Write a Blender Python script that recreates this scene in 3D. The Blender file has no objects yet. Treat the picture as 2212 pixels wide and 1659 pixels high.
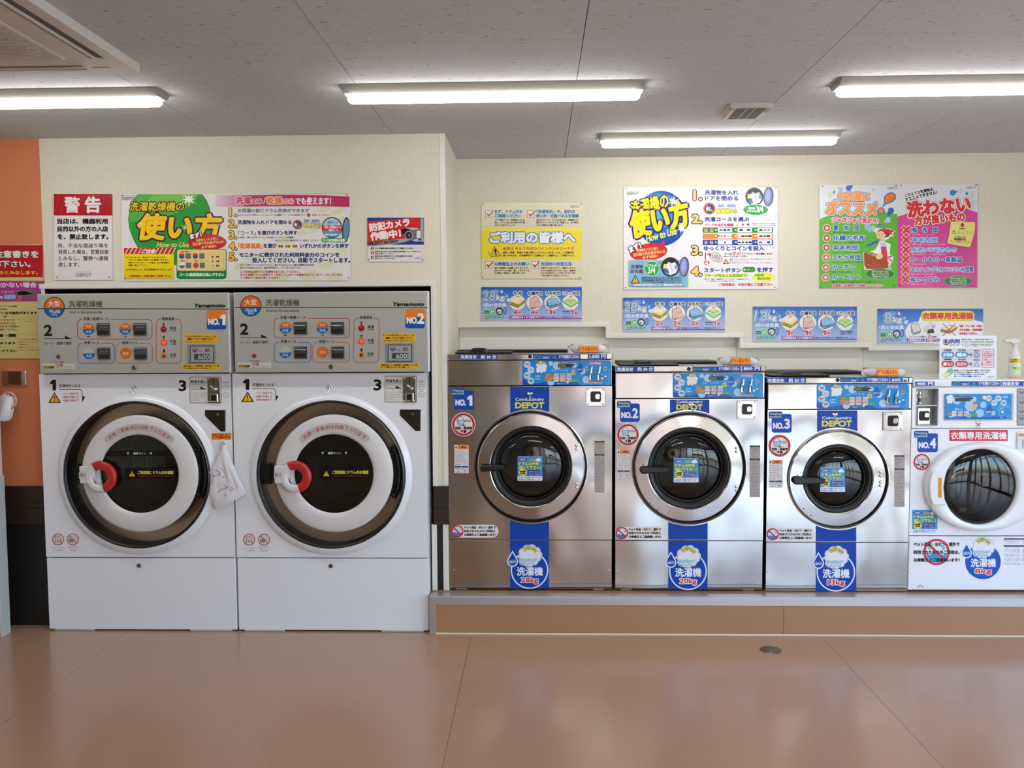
import bpy, math, random
import numpy as np
from mathutils import Matrix
SC = bpy.context.scene
COL = SC.collection
random.seed(5)
PI = math.pi

# ---------------------------------------------------------------- camera
F = 1853.0          # focal length in pixels of the 2212 wide frame
H = 1.58            # camera height
def _axes(vx=1161.0, vy=715.0, roll=.0042):
    a = np.array([(vx-1106)/F, -(vy-829.5)/F, -1.0]); a /= np.linalg.norm(a)
    b = np.array([-roll, 1.0, 0.0]); b -= b.dot(a)*a; b /= np.linalg.norm(b)
    return np.array([np.cross(a, b), a, b])
RW = _axes()
def atv(P, Y):
    """points of the photograph (N x 2, pixels) carried to the plane at depth Y"""
    P = np.asarray(P, float).reshape(-1, 2)
    d = np.stack([(P[:, 0]-1106)/F, -(P[:, 1]-829.5)/F, -np.ones(len(P))], 1) @ RW.T
    p = d*(Y/d[:, 1])[:, None]
    p[:, 2] += H
    return p
def at(x, y, Y): return atv([(x, y)], Y)[0]
def atz(x, y, Z):
    d = RW @ np.array([(x-1106)/F, -(y-829.5)/F, -1.0]); p = d*((Z-H)/d[2])
    return np.array([p[0], p[1], Z])
def pm(x, y, Y): return abs(at(x+1, y, Y)[0]-at(x, y, Y)[0])     # metres per pixel there
cd = bpy.data.cameras.new('camera'); cam = bpy.data.objects.new('camera', cd); COL.objects.link(cam)
cd.sensor_width = 36.0; cd.sensor_fit = 'HORIZONTAL'; cd.lens = F/2212*36.0; cd.clip_start = .05; cd.clip_end = 200
m4 = Matrix.Identity(4)
for i in range(3):
    for j in range(3): m4[i][j] = RW[i][j]
m4[2][3] = H
cam.matrix_world = m4
SC.camera = cam

# ---------------------------------------------------------------- light and exposure
SC.view_settings.view_transform = 'Standard'
try: SC.view_settings.look = 'None'
except Exception: pass
SC.view_settings.gamma = 1.0
SC.view_settings.use_curve_mapping = False
SC.view_settings.exposure = 0.07
LAMP = 23.0
world = bpy.data.worlds.new('sky'); SC.world = world; world.use_nodes = True
nt = world.node_tree; nt.nodes.clear()
sky = nt.nodes.new('ShaderNodeTexSky'); sky.sky_type = 'NISHITA'; sky.sun_disc = False
sky.sun_elevation = math.radians(48); sky.sun_rotation = math.radians(20); sky.air_density = 1.0; sky.dust_density = 3.0
bg = nt.nodes.new('ShaderNodeBackground'); bg.inputs[1].default_value = 2.15
wo = nt.nodes.new('ShaderNodeOutputWorld')
nt.links.new(sky.outputs[0], bg.inputs[0]); nt.links.new(bg.outputs[0], wo.inputs[0])
sd = bpy.data.lights.new('sun', 'SUN'); sd.energy = 9; sd.angle = .01; sd.color = (1, .95, .88)
sun = bpy.data.objects.new('sun', sd); COL.objects.link(sun); sun.rotation_euler = (math.radians(-42), 0, math.radians(20)); sun.location = (0, 8, 9)
CEIL = 2.604
FRONT_Y = -2.7
pd = bpy.data.lights.new('window_portal', 'AREA'); pd.shape = 'RECTANGLE'; pd.size = 4.2; pd.size_y = 2.4
pd.cycles.is_portal = True
po = bpy.data.objects.new('window_portal', pd); COL.objects.link(po); po.location = (2.4, FRONT_Y-.02, 1.25); po.rotation_euler = (PI/2, 0, 0)

pd2 = bpy.data.lights.new('side_portal', 'AREA'); pd2.shape = 'RECTANGLE'; pd2.size = 5.9; pd2.size_y = 2.4; pd2.cycles.is_portal = True
po2 = bpy.data.objects.new('side_portal', pd2); COL.objects.link(po2); po2.location = (4.62, .8, 1.25); po2.rotation_euler = (PI/2, 0, PI/2)
# ---------------------------------------------------------------- materials
def lin(h):
    h = h.lstrip('#')
    out = []
    for i in (0, 2, 4):
        c = int(h[i:i+2], 16)/255
        out.append(c/12.92 if c <= .04045 else ((c+.055)/1.055)**2.4)
    return out
MATS = {}
def mat(name, col='808080', rough=.5, metal=0, **k):
    if name in MATS: return MATS[name]
    m = bpy.data.materials.new(name); m.use_nodes = True
    b = m.node_tree.nodes['Principled BSDF']
    b.inputs['Base Color'].default_value = (*lin(col), 1); b.inputs['Roughness'].default_value = rough; b.inputs['Metallic'].default_value = metal
    for kk, v in k.items():
        nm = {'spec': 'Specular IOR Level', 'trans': 'Transmission Weight', 'ior': 'IOR', 'coat': 'Coat Weight', 'emit': 'Emission Strength', 'ecol': 'Emission Color', 'alpha': 'Alpha', 'aniso': 'Anisotropic', 'sheen': 'Sheen Weight', 'sss': 'Subsurface Weight'}[kk]
        b.inputs[nm].default_value = (*lin(v), 1) if kk == 'ecol' else v
    MATS[name] = m
    return m
def N(m, t, **k):
    n = m.node_tree.nodes.new(t)
    for a, v in k.items(): setattr(n, a, v)
    return n
def L(m, a, b): m.node_tree.links.new(a, b)
def noise_bump(m, scale=(1, 1, 1), s=50, strength=.1, dist=.001, detail=2, colour=None, lo=.4, hi=.6):
    """bump and, if colour is given, a fleck of that colour, from one noise in object space"""
    b = m.node_tree.nodes['Principled BSDF']
    tc = N(m, 'ShaderNodeTexCoord'); mp = N(m, 'ShaderNodeMapping'); mp.inputs['Scale'].default_value = scale
    no = N(m, 'ShaderNodeTexNoise'); no.inputs['Scale'].default_value = s; no.inputs['Detail'].default_value = detail
    L(m, tc.outputs['Object'], mp.inputs[0]); L(m, mp.outputs[0], no.inputs[0])
    if strength:
        bu = N(m, 'ShaderNodeBump'); bu.inputs['Strength'].default_value = strength; bu.inputs['Distance'].default_value = dist
        L(m, no.outputs[0], bu.inputs['Height'])
        if b.inputs['Normal'].is_linked: L(m, b.inputs['Normal'].links[0].from_socket, bu.inputs['Normal'])
        L(m, bu.outputs[0], b.inputs['Normal'])
    if colour:
        cr = N(m, 'ShaderNodeMapRange'); cr.inputs['From Min'].default_value = lo; cr.inputs['From Max'].default_value = hi
        L(m, no.outputs[0], cr.inputs[0])
        mx = N(m, 'ShaderNodeMix', data_type='RGBA'); L(m, cr.outputs[0], mx.inputs[0])
        if b.inputs['Base Color'].is_linked: L(m, b.inputs['Base Color'].links[0].from_socket, mx.inputs[6])
        else: mx.inputs[6].default_value = b.inputs['Base Color'].default_value
        mx.inputs[7].default_value = (*lin(colour), 1)
        L(m, mx.outputs[2], b.inputs['Base Color'])
    return m
def ink(name, rough, spec=.5):
    m = mat(name, rough=rough, spec=spec)
    at_ = N(m, 'ShaderNodeAttribute', attribute_name='ink'); L(m, at_.outputs['Color'], m.node_tree.nodes['Principled BSDF'].inputs['Base Color'])
    return m
INK = ink('printed_film', .2, .35); INKM = ink('printed_vinyl', .4, .3); INKP = ink('printed_paper', .6, .3)
noise_bump(INK, s=6, strength=.12, dist=.02, detail=1)
CREAM = mat('cream_wallpaper', 'DAD6C4', .7, spec=.2); noise_bump(CREAM, (1, 1, .06), 260, .12, .0006, 2, 'D5D0BE', .45, .7)
CREAM2 = mat('recess_board', 'F8F5EA', .6, spec=.3)
ORANGE = mat('orange_wallpaper', 'D0815A', .65, spec=.2); noise_bump(ORANGE, (1, 1, 1), 180, .2, .0006)
BROWNW = mat('brown_rail', '33231A', .45); noise_bump(BROWNW, (1, 1, 14), 25, .15, .001, 3, '2A1C15', .4, .7)
DARKW = mat('dark_wainscot', '15120E', .55); noise_bump(DARKW, (30, 30, 1), 20, .1, .001)
TRIM = mat('white_trim', 'DEDCD4', .35)
CEILM = mat('ceiling_board', 'C4C6C8', .9, spec=.1)
noise_bump(CEILM, (.3, 1.3, 1), 120, .4, .002, 2, '7A746C', .67, .71)
FLOORM = mat('vinyl_floor', 'AA876E', .21, spec=.75)
noise_bump(FLOORM, (1, 1, 1), 160, .03, .0004, 3, 'B8957C', .56, .70)
noise_bump(FLOORM, (1, 1, 1), 2.2, .05, .01, 2)
STEP = mat('vinyl_step', 'A67C5C', .3); noise_bump(STEP, (1, 1, 1), 120, .02, .0006, 3, 'B08868', .6, .74)
ALU = mat('aluminium', 'BDBBBF', .42, .75)
STEEL = mat('stainless_steel', 'BFBCB7', .13, 1.0, aniso=.65)
tg = N(STEEL, 'ShaderNodeTangent', direction_type='RADIAL', axis='Z'); L(STEEL, tg.outputs[0], STEEL.node_tree.nodes['Principled BSDF'].inputs['Tangent'])
noise_bump(STEEL, (1, 1, .75), 2.6, .42, .05, 1)
CHROME = mat('chrome', 'E6E4E0', .07, 1.0)
ENAMEL = mat('white_enamel', 'E6EAF2', .22, coat=.25)
ENAMELG = mat('grey_enamel', 'A6A8A2', .4)
WPLAST = mat('white_plastic', 'DADADD', .25)
BLACK = mat('black_plastic', '0C0C0D', .35)
RUBBER = mat('black_rubber', '0B0B0C', .42)
DARKIN = mat('dark_interior', '0A0A0A', .8)
SMOKE = mat('smoked_mirror', 'B8A998', .3, .9)
DRUM = mat('drum_steel', '908E8B', .42, .7)
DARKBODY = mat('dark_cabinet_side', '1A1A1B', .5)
RED = mat('red_grip', 'B9262B', .3)
def thin_glass(name, tint, f0):
    m = bpy.data.materials.new(name); m.use_nodes = True; n = m.node_tree.nodes; n.clear(); l = m.node_tree.links
    o = n.new('ShaderNodeOutputMaterial'); mx = n.new('ShaderNodeMixShader'); t = n.new('ShaderNodeBsdfTransparent'); t.inputs[0].default_value = (*lin(tint), 1)
    g = n.new('ShaderNodeBsdfGlossy'); g.inputs['Roughness'].default_value = .015; lw = n.new('ShaderNodeLayerWeight'); lw.inputs['Blend'].default_value = .5
    pw = n.new('ShaderNodeMath'); pw.operation = 'POWER'; pw.inputs[1].default_value = 5; l.new(lw.outputs['Facing'], pw.inputs[0])
    ma = n.new('ShaderNodeMath'); ma.operation = 'MULTIPLY_ADD'; ma.inputs[1].default_value = 1-f0; ma.inputs[2].default_value = f0; l.new(pw.outputs[0], ma.inputs[0])
    l.new(ma.outputs[0], mx.inputs[0]); l.new(t.outputs[0], mx.inputs[1]); l.new(g.outputs[0], mx.inputs[2]); l.new(mx.outputs[0], o.inputs[0])
    MATS[name] = m; return m
GLASS = thin_glass('door_glass', 'D2D4D2', .045)
CLEARP = mat('clear_film', 'FFFFFF', .12, trans=1.0, ior=1.06)
CLOTH = mat('terry_cloth', 'E4E2EA', .95, sheen=.3); noise_bump(CLOTH, s=500, strength=.25, dist=.002, detail=2)
LAMPM = mat('lamp_diffuser', 'FFFFFF', .4, ecol='FFFCF8', emit=LAMP)
LEDR = mat('lit_red_lamp', 'FF3020', .3, ecol='FF3A22', emit=1.4)
REDD = mat('red_lamp', '9A1216', .25)
LCD = mat('lcd', '8E9498', .3)

# ---------------------------------------------------------------- mesh building
class MB:
    """collects faces, links them as ONE mesh object"""
    def __init__(s): s.V = []; s.C = []; s.n = 0; s.loops = []; s.tot = []; s.mi = []; s.sm = []; s.mats = []; s.has = False
    def midx(s, m):
        if m not in s.mats: s.mats.append(m)
        return s.mats.index(m)
    def add(s, V, faces, m, smooth=False, col=None):
        V = np.asarray(V, float).reshape(-1, 3)
        if isinstance(faces, np.ndarray):
            if len(faces) == 0: return
            s.loops.append((faces+s.n).ravel()); s.tot.append(np.full(len(faces), faces.shape[1])); k = len(faces)
        else:
            k = len(faces)
            if k == 0: return
            s.loops.append(np.concatenate([np.asarray(f) for f in faces])+s.n); s.tot.append(np.array([len(f) for f in faces]))
        s.mi.append(np.full(k, s.midx(m))); s.sm.append(np.full(k, smooth))
        c = np.ones((len(V), 4))
        if col is not None: c[:, :3] = lin(col) if isinstance(col, str) else col; s.has = True
        s.V.append(V); s.C.append(c); s.n += len(V)
    def box(s, x0, x1, y0, y1, z0, z1, m, ch=0):
        if ch: return s.slab([(x0, z0), (x1, z0), (x1, z1), (x0, z1)], y0, y1, m, ch)
        V = [(x, y, z) for x in (x0, x1) for y in (y0, y1) for z in (z0, z1)]
        s.add(V, [(0, 1, 3, 2), (4, 6, 7, 5), (0, 4, 5, 1), (2, 3, 7, 6), (0, 2, 6, 4), (1, 5, 7, 3)], m)
    def slab(s, out, yf, yb, m, ch=.003, side=None, smooth=False):
        """XZ outline (counter-clockwise seen from the room) as a plate from yf (front) to yb with a chamfered front edge"""
        P = np.array(out, float); n = len(P)
        e = np.roll(P, -1, 0)-P; e /= np.maximum(np.linalg.norm(e, axis=1), 1e-9)[:, None]
        nr = np.stack([e[:, 1], -e[:, 0]], 1); pn = np.roll(nr, 1, 0); bi = nr+pn
        bi /= np.maximum((bi*nr).sum(1), .3)[:, None]
        if ((P[:, 0]*np.roll(P[:, 1], -1)-np.roll(P[:, 0], -1)*P[:, 1]).sum()) < 0: bi = -bi
        Q = P-bi*ch
        V = np.concatenate([np.c_[Q[:, 0], np.full(n, yf), Q[:, 1]], np.c_[P[:, 0], np.full(n, yf+ch), P[:, 1]], np.c_[P[:, 0], np.full(n, yb), P[:, 1]]])
        s.add(V, [tuple(range(n)), tuple(range(3*n-1, 2*n-1, -1))], m)
        f = []
        for i in range(n):
            j = (i+1) % n; f.append((i, n+i, n+j, j)); f.append((n+i, 2*n+i, 2*n+j, n+j))
        s.add(V, f, side or m, smooth)
    def plate_hole(s, x0, x1, z0, z1, cx, cz, r, yf, yb, m, n=96, rx=None):
        ang = sorted(set([2*PI*i/n for i in range(n)]+[math.atan2(z-cz, x-cx) % (2*PI) for x in (x0, x1) for z in (z0, z1)]))
        A = []; B = []
        for a in ang:
            c, t = math.cos(a), math.sin(a)
            k = min([(x1-cx)/c if c > 1e-9 else 9e9, (x0-cx)/c if c < -1e-9 else 9e9, (z1-cz)/t if t > 1e-9 else 9e9, (z0-cz)/t if t < -1e-9 else 9e9])
            A.append((cx+c*(rx or r), cz+t*r)); B.append((cx+c*k, cz+t*k))
        A = np.array(A); B = np.array(B); k = len(A)
        V = np.concatenate([np.c_[A[:, 0], np.full(k, yf), A[:, 1]], np.c_[B[:, 0], np.full(k, yf), B[:, 1]], np.c_[A[:, 0], np.full(k, yb), A[:, 1]], np.c_[B[:, 0], np.full(k, yb), B[:, 1]]])
        f = []
        for i in range(k):
            j = (i+1) % k
            f += [(i, j, k+j, k+i), (i, 2*k+i, 2*k+j, j), (k+i, k+j, 3*k+j, 3*k+i)]
        s.add(V, f, m)
    def lathe(s, cx, cz, prof, m, n=96, a0=0, a1=2*PI, kx=1.0, kz=1.0, split=True):
        """rings (radius, y) about an axis along Y; each run of the profile gets its own normals"""
        runs = [prof] if not split else []
        if split:
            cur = [prof[0]]
            for i in range(1, len(prof)):
                cur.append(prof[i])
                if i < len(prof)-1:
                    a = math.atan2(prof[i][1]-prof[i-1][1], prof[i][0]-prof[i-1][0]); b = math.atan2(prof[i+1][1]-prof[i][1], prof[i+1][0]-prof[i][0])
                    d = abs((a-b+PI) % (2*PI)-PI)
                    if d > .6: runs.append(cur); cur = [prof[i]]
            runs.append(cur)
        full = abs(a1-a0-2*PI) < 1e-6; k = n if full else n+1
        th = np.array([a0+(a1-a0)*i/n for i in range(k)])
        for run in runs:
            V = []
            for (r, y) in run: V.append(np.c_[cx+kx*r*np.cos(th), np.full(k, y), cz+kz*r*np.sin(th)])
            f = []
            for j in range(len(run)-1):
                for i in range(n):
                    i2 = (i+1) % k; f.append((j*k+i, j*k+i2, (j+1)*k+i2, (j+1)*k+i))
            s.add(np.concatenate(V), np.array(f), m, True)
    def lathez(s, cx, cy, prof, m, n=32):
        """rings (radius, z) about a vertical axis"""
        th = np.arange(n)*2*PI/n; V = []; f = []
        for (r, z) in prof: V.append(np.c_[cx+r*np.cos(th), cy+r*np.sin(th), np.full(n, z)])
        for j in range(len(prof)-1):
            for i in range(n): i2 = (i+1) % n; f.append((j*n+i, j*n+i2, (j+1)*n+i2, (j+1)*n+i))
        s.add(np.concatenate(V), np.array(f), m, True)
    def disc(s, cx, cz, r, y, m, n=48):
        th = np.arange(n)*2*PI/n; s.add(np.c_[cx+r*np.cos(th), np.full(n, y), cz+r*np.sin(th)], [tuple(range(n))], m)
    def tube(s, pts, r, m, n=10, caps=True):
        P = np.array(pts, float); k = len(P); rr = r if hasattr(r, '__len__') else [r]*k
        V = []; up = np.array([0, 0, 1.0])
        for i in range(k):
            t = P[min(i+1, k-1)]-P[max(i-1, 0)]; t /= max(np.linalg.norm(t), 1e-9)
            if i == 0:
                u = np.cross(t, up)
                if np.linalg.norm(u) < .1: u = np.cross(t, [1, 0, 0])
            else: u = u-t*u.dot(t)
            u /= np.linalg.norm(u); w = np.cross(t, u)
            for q in range(n): a = 2*PI*q/n; V.append(P[i]+rr[i]*(math.cos(a)*u+math.sin(a)*w))
        f = [(i*n+q, i*n+(q+1) % n, (i+1)*n+(q+1) % n, (i+1)*n+q) for i in range(k-1) for q in range(n)]
        s.add(V, np.array(f), m, True)
        if caps: s.add(V, [tuple(range(n-1, -1, -1)), tuple((k-1)*n+q for q in range(n))], m)
    def ball(s, c, r, m, n=12, k=(1, 1, 1)):
        V = []; f = []
        for i in range(n//2+1):
            a = PI*i/(n//2)
            for j in range(n): b = 2*PI*j/n; V.append((c[0]+k[0]*r*math.sin(a)*math.cos(b), c[1]+k[1]*r*math.sin(a)*math.sin(b), c[2]+k[2]*r*math.cos(a)))
        for i in range(n//2):
            for j in range(n): f.append((i*n+j, i*n+(j+1) % n, (i+1)*n+(j+1) % n, (i+1)*n+j))
        s.add(V, np.array(f), m, True)
    def build(s, name, parent=None, org=None, recenter=False):
        V = np.concatenate(s.V); loc = (0, 0, 0)
        if org is not None: V = V-np.array(org)
        elif recenter:
            lo, hi = V.min(0), V.max(0); loc = np.array([(lo[0]+hi[0])/2, (lo[1]+hi[1])/2, lo[2]]); V = V-loc
        me = bpy.data.meshes.new(name); loops = np.concatenate(s.loops).astype(np.int32); tot = np.concatenate(s.tot).astype(np.int32)
        me.vertices.add(len(V)); me.vertices.foreach_set('co', V.ravel().astype(np.float32))
        me.loops.add(len(loops)); me.loops.foreach_set('vertex_index', loops)
        me.polygons.add(len(tot)); me.polygons.foreach_set('loop_start', np.concatenate([[0], np.cumsum(tot)[:-1]]).astype(np.int32))
        me.polygons.foreach_set('loop_total', tot)
        me.polygons.foreach_set('material_index', np.concatenate(s.mi).astype(np.int32))
        me.polygons.foreach_set('use_smooth', np.concatenate(s.sm).astype(bool))
        if s.has:
            a = me.attributes.new('ink', 'FLOAT_COLOR', 'POINT'); a.data.foreach_set('color', np.concatenate(s.C).astype(np.float32).ravel())
        for m in s.mats: me.materials.append(m)
        me.update(calc_edges=True)
        o = bpy.data.objects.new(name, me); COL.objects.link(o); o.location = loc
        if parent is not None: o.parent = parent
        return o
def tag(o, label=None, cat=None, group=None, kind=None):
    if label: o['label'] = label
    if cat: o['category'] = cat
    if group: o['group'] = group
    if kind: o['kind'] = kind
    return o
def empty(name, loc, label, cat, group=None):
    o = bpy.data.objects.new(name, None); COL.objects.link(o); o.location = loc; o.empty_display_size = .1
    return tag(o, label, cat, group)
def rr(x0, x1, z0, z1, r, n=5):
    """rounded rectangle outline, counter-clockwise"""
    out = []
    for cx, cz, a in ((x1-r, z0+r, -PI/2), (x1-r, z1-r, 0), (x0+r, z1-r, PI/2), (x0+r, z0+r, PI)):
        for i in range(n+1): t = a+PI/2*i/n; out.append((cx+r*math.cos(t), cz+r*math.sin(t)))
    return out
def prect(x0, y0, x1, y1, Y):
    """pixel rectangle to world x0, x1, z0, z1 on plane Y"""
    P = atv([(x0, y0), (x1, y0), (x1, y1), (x0, y1)], Y)
    return (P[0, 0]+P[3, 0])/2, (P[1, 0]+P[2, 0])/2, (P[2, 2]+P[3, 2])/2, (P[0, 2]+P[1, 2])/2

# ---------------------------------------------------------------- printing: flat graphics and lettering in thin raised layers
_GL = {}
_fc = bpy.data.curves.new('lettering_source', 'FONT'); _fo = bpy.data.objects.new('lettering_source', _fc)
def glyphs(s, res):
    k = (s, res)
    if k in _GL: return _GL[k]
    _fc.body = s; _fc.resolution_u = res
    me = _fo.to_mesh(); nv = len(me.vertices)
    if nv == 0: _fo.to_mesh_clear(); _GL[k] = None; return None
    co = np.zeros(nv*3, np.float32); me.vertices.foreach_get('co', co); co = co.reshape(-1, 3)[:, :2].astype(float)
    me.calc_loop_triangles(); tr = np.zeros(len(me.loop_triangles)*3, np.int32); me.loop_triangles.foreach_get('vertices', tr); tr = tr.reshape(-1, 3)
    _fo.to_mesh_clear()
    d = {}
    for t in tr:
        for a, b in ((t[0], t[1]), (t[1], t[2]), (t[2], t[0])):
            kk = (a, b) if a < b else (b, a); d[kk] = d.get(kk, 0)+1
    seg = np.array([kk for kk, v in d.items() if v == 1], int).reshape(-1, 2)
    lo, hi = co.min(0), co.max(0)
    r = (co, tr, seg, lo, hi); _GL[k] = r
    return r
class PR:
    def __init__(s, mb, Y, m=None, view=(0, 0, 1), step=.00026, clip=None): s.mb = mb; s.Y = Y; s.m = m or INKM; s.v = view; s.L = 0; s.step = step; s.clip = clip; s.bb = []; s.cur = 0
    def to(s, src, dst):
        """view so that rectangle src (x0,y0,x1,y1) of the drawing falls on rectangle dst of the photograph"""
        s.v = (src, dst); return s
    def view(s, x0, y0, sc): s.v = (x0, y0, sc); return s
    def map(s, P):
        P = np.asarray(P, float).reshape(-1, 2)
        if len(s.v) == 3: return P/s.v[2]+np.array([s.v[0], s.v[1]])
        a, b = s.v
        return np.stack([b[0]+(P[:, 0]-a[0])*(b[2]-b[0])/(a[2]-a[0]), b[1]+(P[:, 1]-a[1])*(b[3]-b[1])/(a[3]-a[1])], 1)
    def put(s, P, faces, col, up=True, spread=False):
        q = s.map(P)
        if s.clip is not None: q[:, 0] = np.clip(q[:, 0], s.clip[0], s.clip[2]); q[:, 1] = np.clip(q[:, 1], s.clip[1], s.clip[3])
        lo, hi = q.min(0), q.max(0)
        if up:      # one layer above whatever is already printed there
            s.cur = 1+max([l for (x0, y0, x1, y1, l) in s.bb if x0 < hi[0] and x1 > lo[0] and y0 < hi[1] and y1 > lo[1]], default=0)
        s.bb.append((lo[0], lo[1], hi[0], hi[1], s.cur))
        V = atv(q, s.Y); V[:, 1] = s.Y-.0001-s.cur*s.step
        if spread: k = np.arange(len(V))//4; V[:, 1] += s.step*(.15+.6*((k*17) % 41)/41)
        s.mb.add(V, faces, s.m, False, col)
    def cluster(s, cs, extra, col, n=22):
        """overlapping discs printed as one shape on one layer"""
        Q = s.map([(a-c-extra, b-c-extra) for a, b, c in cs]+[(a+c+extra, b+c+extra) for a, b, c in cs]); lo, hi = Q.min(0), Q.max(0)
        s.cur = 1+max([l for (x0, y0, x1, y1, l) in s.bb if x0 < hi[0] and x1 > lo[0] and y0 < hi[1] and y1 > lo[1]], default=0)
        for i, (a, b, c) in enumerate(cs):
            k = len(s.mb.V); s.put([(a+(c+extra)*math.cos(2*PI*j/n), b+(c+extra)*math.sin(2*PI*j/n)) for j in range(n)], [tuple(range(n))], col, False)
            s.mb.V[k][:, 1] += i*s.step*.055
    def poly(s, pts, col): s.put(pts, [tuple(range(len(pts)))], col)
    def rect(s, x0, y0, x1, y1, col, r=0, o=None):
        if o: s.rect(x0-o[0], y0-o[0], x1+o[0], y1+o[0], o[1], r+o[0] if r else 0)
        s.poly(rr(x0, x1, y0, y1, r, 4) if r else [(x0, y0), (x1, y0), (x1, y1), (x0, y1)], col)
    def grad(s, x0, y0, x1, y1, cs, n=14, vert=True):
        """printed colour gradient through colours cs"""
        k = len(cs)-1; cl = [np.array(lin(c)) for c in cs]; s.put([(x0, y0), (x1, y0), (x1, y1), (x0, y1)], [(0, 1, 2, 3)], cs[0]); s.cur += 1
        for i in range(n):
            t = (i+.5)/n*k; j = min(int(t), k-1); c = cl[j]*(1-(t-j))+cl[j+1]*(t-j)
            if vert: p = [(x0, y0+(y1-y0)*i/n), (x1, y0+(y1-y0)*i/n), (x1, y0+(y1-y0)*(i+1)/n), (x0, y0+(y1-y0)*(i+1)/n)]
            else: p = [(x0+(x1-x0)*i/n, y0), (x0+(x1-x0)*(i+1)/n, y0), (x0+(x1-x0)*(i+1)/n, y1), (x0+(x1-x0)*i/n, y1)]
            s.put(p, [(0, 1, 2, 3)], c, False)
    def ell(s, cx, cy, rx, ry=None, col='FFFFFF', rot=0, o=None, n=36):
        ry = ry or rx
        if o: s.ell(cx, cy, rx+o[0], ry+o[0], o[1], rot)
        c, t = math.cos(math.radians(rot)), math.sin(math.radians(rot)); P = []
        for i in range(n):
            a = 2*PI*i/n; u, v = rx*math.cos(a), ry*math.sin(a); P.append((cx+u*c-v*t, cy+u*t+v*c))
        s.poly(P, col)
    def ring(s, cx, cy, r0, r1, col, a0=0, a1=360, n=48, ky=1):
        P = []
        for i in range(n+1):
            a = math.radians(a0+(a1-a0)*i/n)
            P += [(cx+r0*math.cos(a), cy+ky*r0*math.sin(a)), (cx+r1*math.cos(a), cy+ky*r1*math.sin(a))]
        s.put(P, [(2*i, 2*i+1, 2*i+3, 2*i+2) for i in range(n)], col)
    def line(s, pts, w, col, closed=False):
        P = [np.array(p, float) for p in pts]
        if closed: P.append(P[0])
        V = []; f = []
        for a, b in zip(P[:-1], P[1:]):
            d = b-a; d /= max(np.linalg.norm(d), 1e-9); nn = np.array([-d[1], d[0]])*w/2; e = d*w*.4
            k = len(V); V += [a-e-nn, b+e-nn, b+e+nn, a-e+nn]; f.append((k, k+1, k+2, k+3))
        s.put(V, f, col, True, True)
    def rline(s, x0, y0, x1, y1, r, w, col): s.line(rr(x0, x1, y0, y1, r, 5), w, col, True)
    def star(s, cx, cy, r0, r1, n, col, rot=0):
        s.poly([(cx+(r1 if i % 2 else r0)*math.cos(math.radians(rot)+PI*i/n), cy+(r1 if i % 2 else r0)*math.sin(math.radians(rot)+PI*i/n)) for i in range(2*n)], col)
    def drop(s, cx, cy, r, h, col, rot=0, o=None):
        if o: s.drop(cx, cy, r+o[0], h+o[0]*1.6, o[1], rot)
        P = [(0, -h)]+[(r*math.cos(a), r*math.sin(a)) for a in [math.radians(-32+244*i/14) for i in range(15)]]
        c, t = math.cos(math.radians(rot)), math.sin(math.radians(rot))
        s.poly([(cx+x*c-y*t, cy+x*t+y*c) for x, y in P], col)
    def text(s, t, x0, y0, x1, y1, col, b=0, o=None, rot=0, sh=0, res=None, piv=None):
        if t == '1' and x1-x0 > .3*(y1-y0):
            w, h = x1-x0, y1-y0; e = b*.5; A = [(x0+w*.45, y0-e), (x1+e, y0-e), (x1+e, y1+e), (x0+w*.42, y1+e), (x0+w*.42, y0+h*.36), (x0-e, y0+h*.42), (x0-e, y0+h*.2)]
            if o:
                for (ow, oc) in (o if isinstance(o, list) else [o]): s.rect(x0+w*.3-ow, y0-e-ow, x1+e+ow, y1+e+ow, oc)
            s.poly(A, col); return
        g = glyphs(t, res or (4 if max(map(ord, t)) < 256 or abs(y1-y0)/(s.v[2] if len(s.v) == 3 else 5) > 14 else 2))
        if g is None: return
        co, tr, seg, lo, hi = g
        sc = np.array([(x1-x0)/max(hi[0]-lo[0], 1e-6), (y1-y0)/max(hi[1]-lo[1], 1e-6)])
        P = np.stack([x0+(co[:, 0]-lo[0])*sc[0], y1-(co[:, 1]-lo[1])*sc[1]], 1)
        if sh: P[:, 0] += (((y0+y1)/2)-P[:, 1])*sh
        if rot:
            c, q = math.cos(math.radians(rot)), math.sin(math.radians(rot)); ce = np.array(piv or ((x0+x1)/2, (y0+y1)/2)); d = P-ce
            P = ce+np.stack([d[:, 0]*c-d[:, 1]*q, d[:, 0]*q+d[:, 1]*c], 1)
        def stroke(w, colr, up):
            A = P[seg[:, 0]]; B = P[seg[:, 1]]; d = B-A; ln = np.maximum(np.linalg.norm(d, axis=1), 1e-9)[:, None]; d = d/ln
            nn = np.stack([-d[:, 1], d[:, 0]], 1)*w/2; e = d*w*.22; k = len(A)
            V = np.stack([A-e-nn, B+e-nn, B+e+nn, A-e+nn], 1).reshape(-1, 2)
            s.put(V, np.arange(4*k).reshape(-1, 4), colr, up, True)
        if o:
            for (w, cc) in (o if isinstance(o, list) else [o]):
                s.put(P, tr, cc, True); stroke(b+2*w, cc, False)
        s.put(P, tr, col, True)
        if b: stroke(b, col, False)
    def lines(s, rows, x0, y0, x1, pitch, h, col, b=0):
        """rows of small print; a row may be (text, width fraction)"""
        n = max(len(r) for r in rows)
        for i, r in enumerate(rows):
            if r.strip(): s.text(r, x0, y0+i*pitch, x0+(x1-x0)*len(r)/n, y0+i*pitch+h, col, b)
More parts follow.
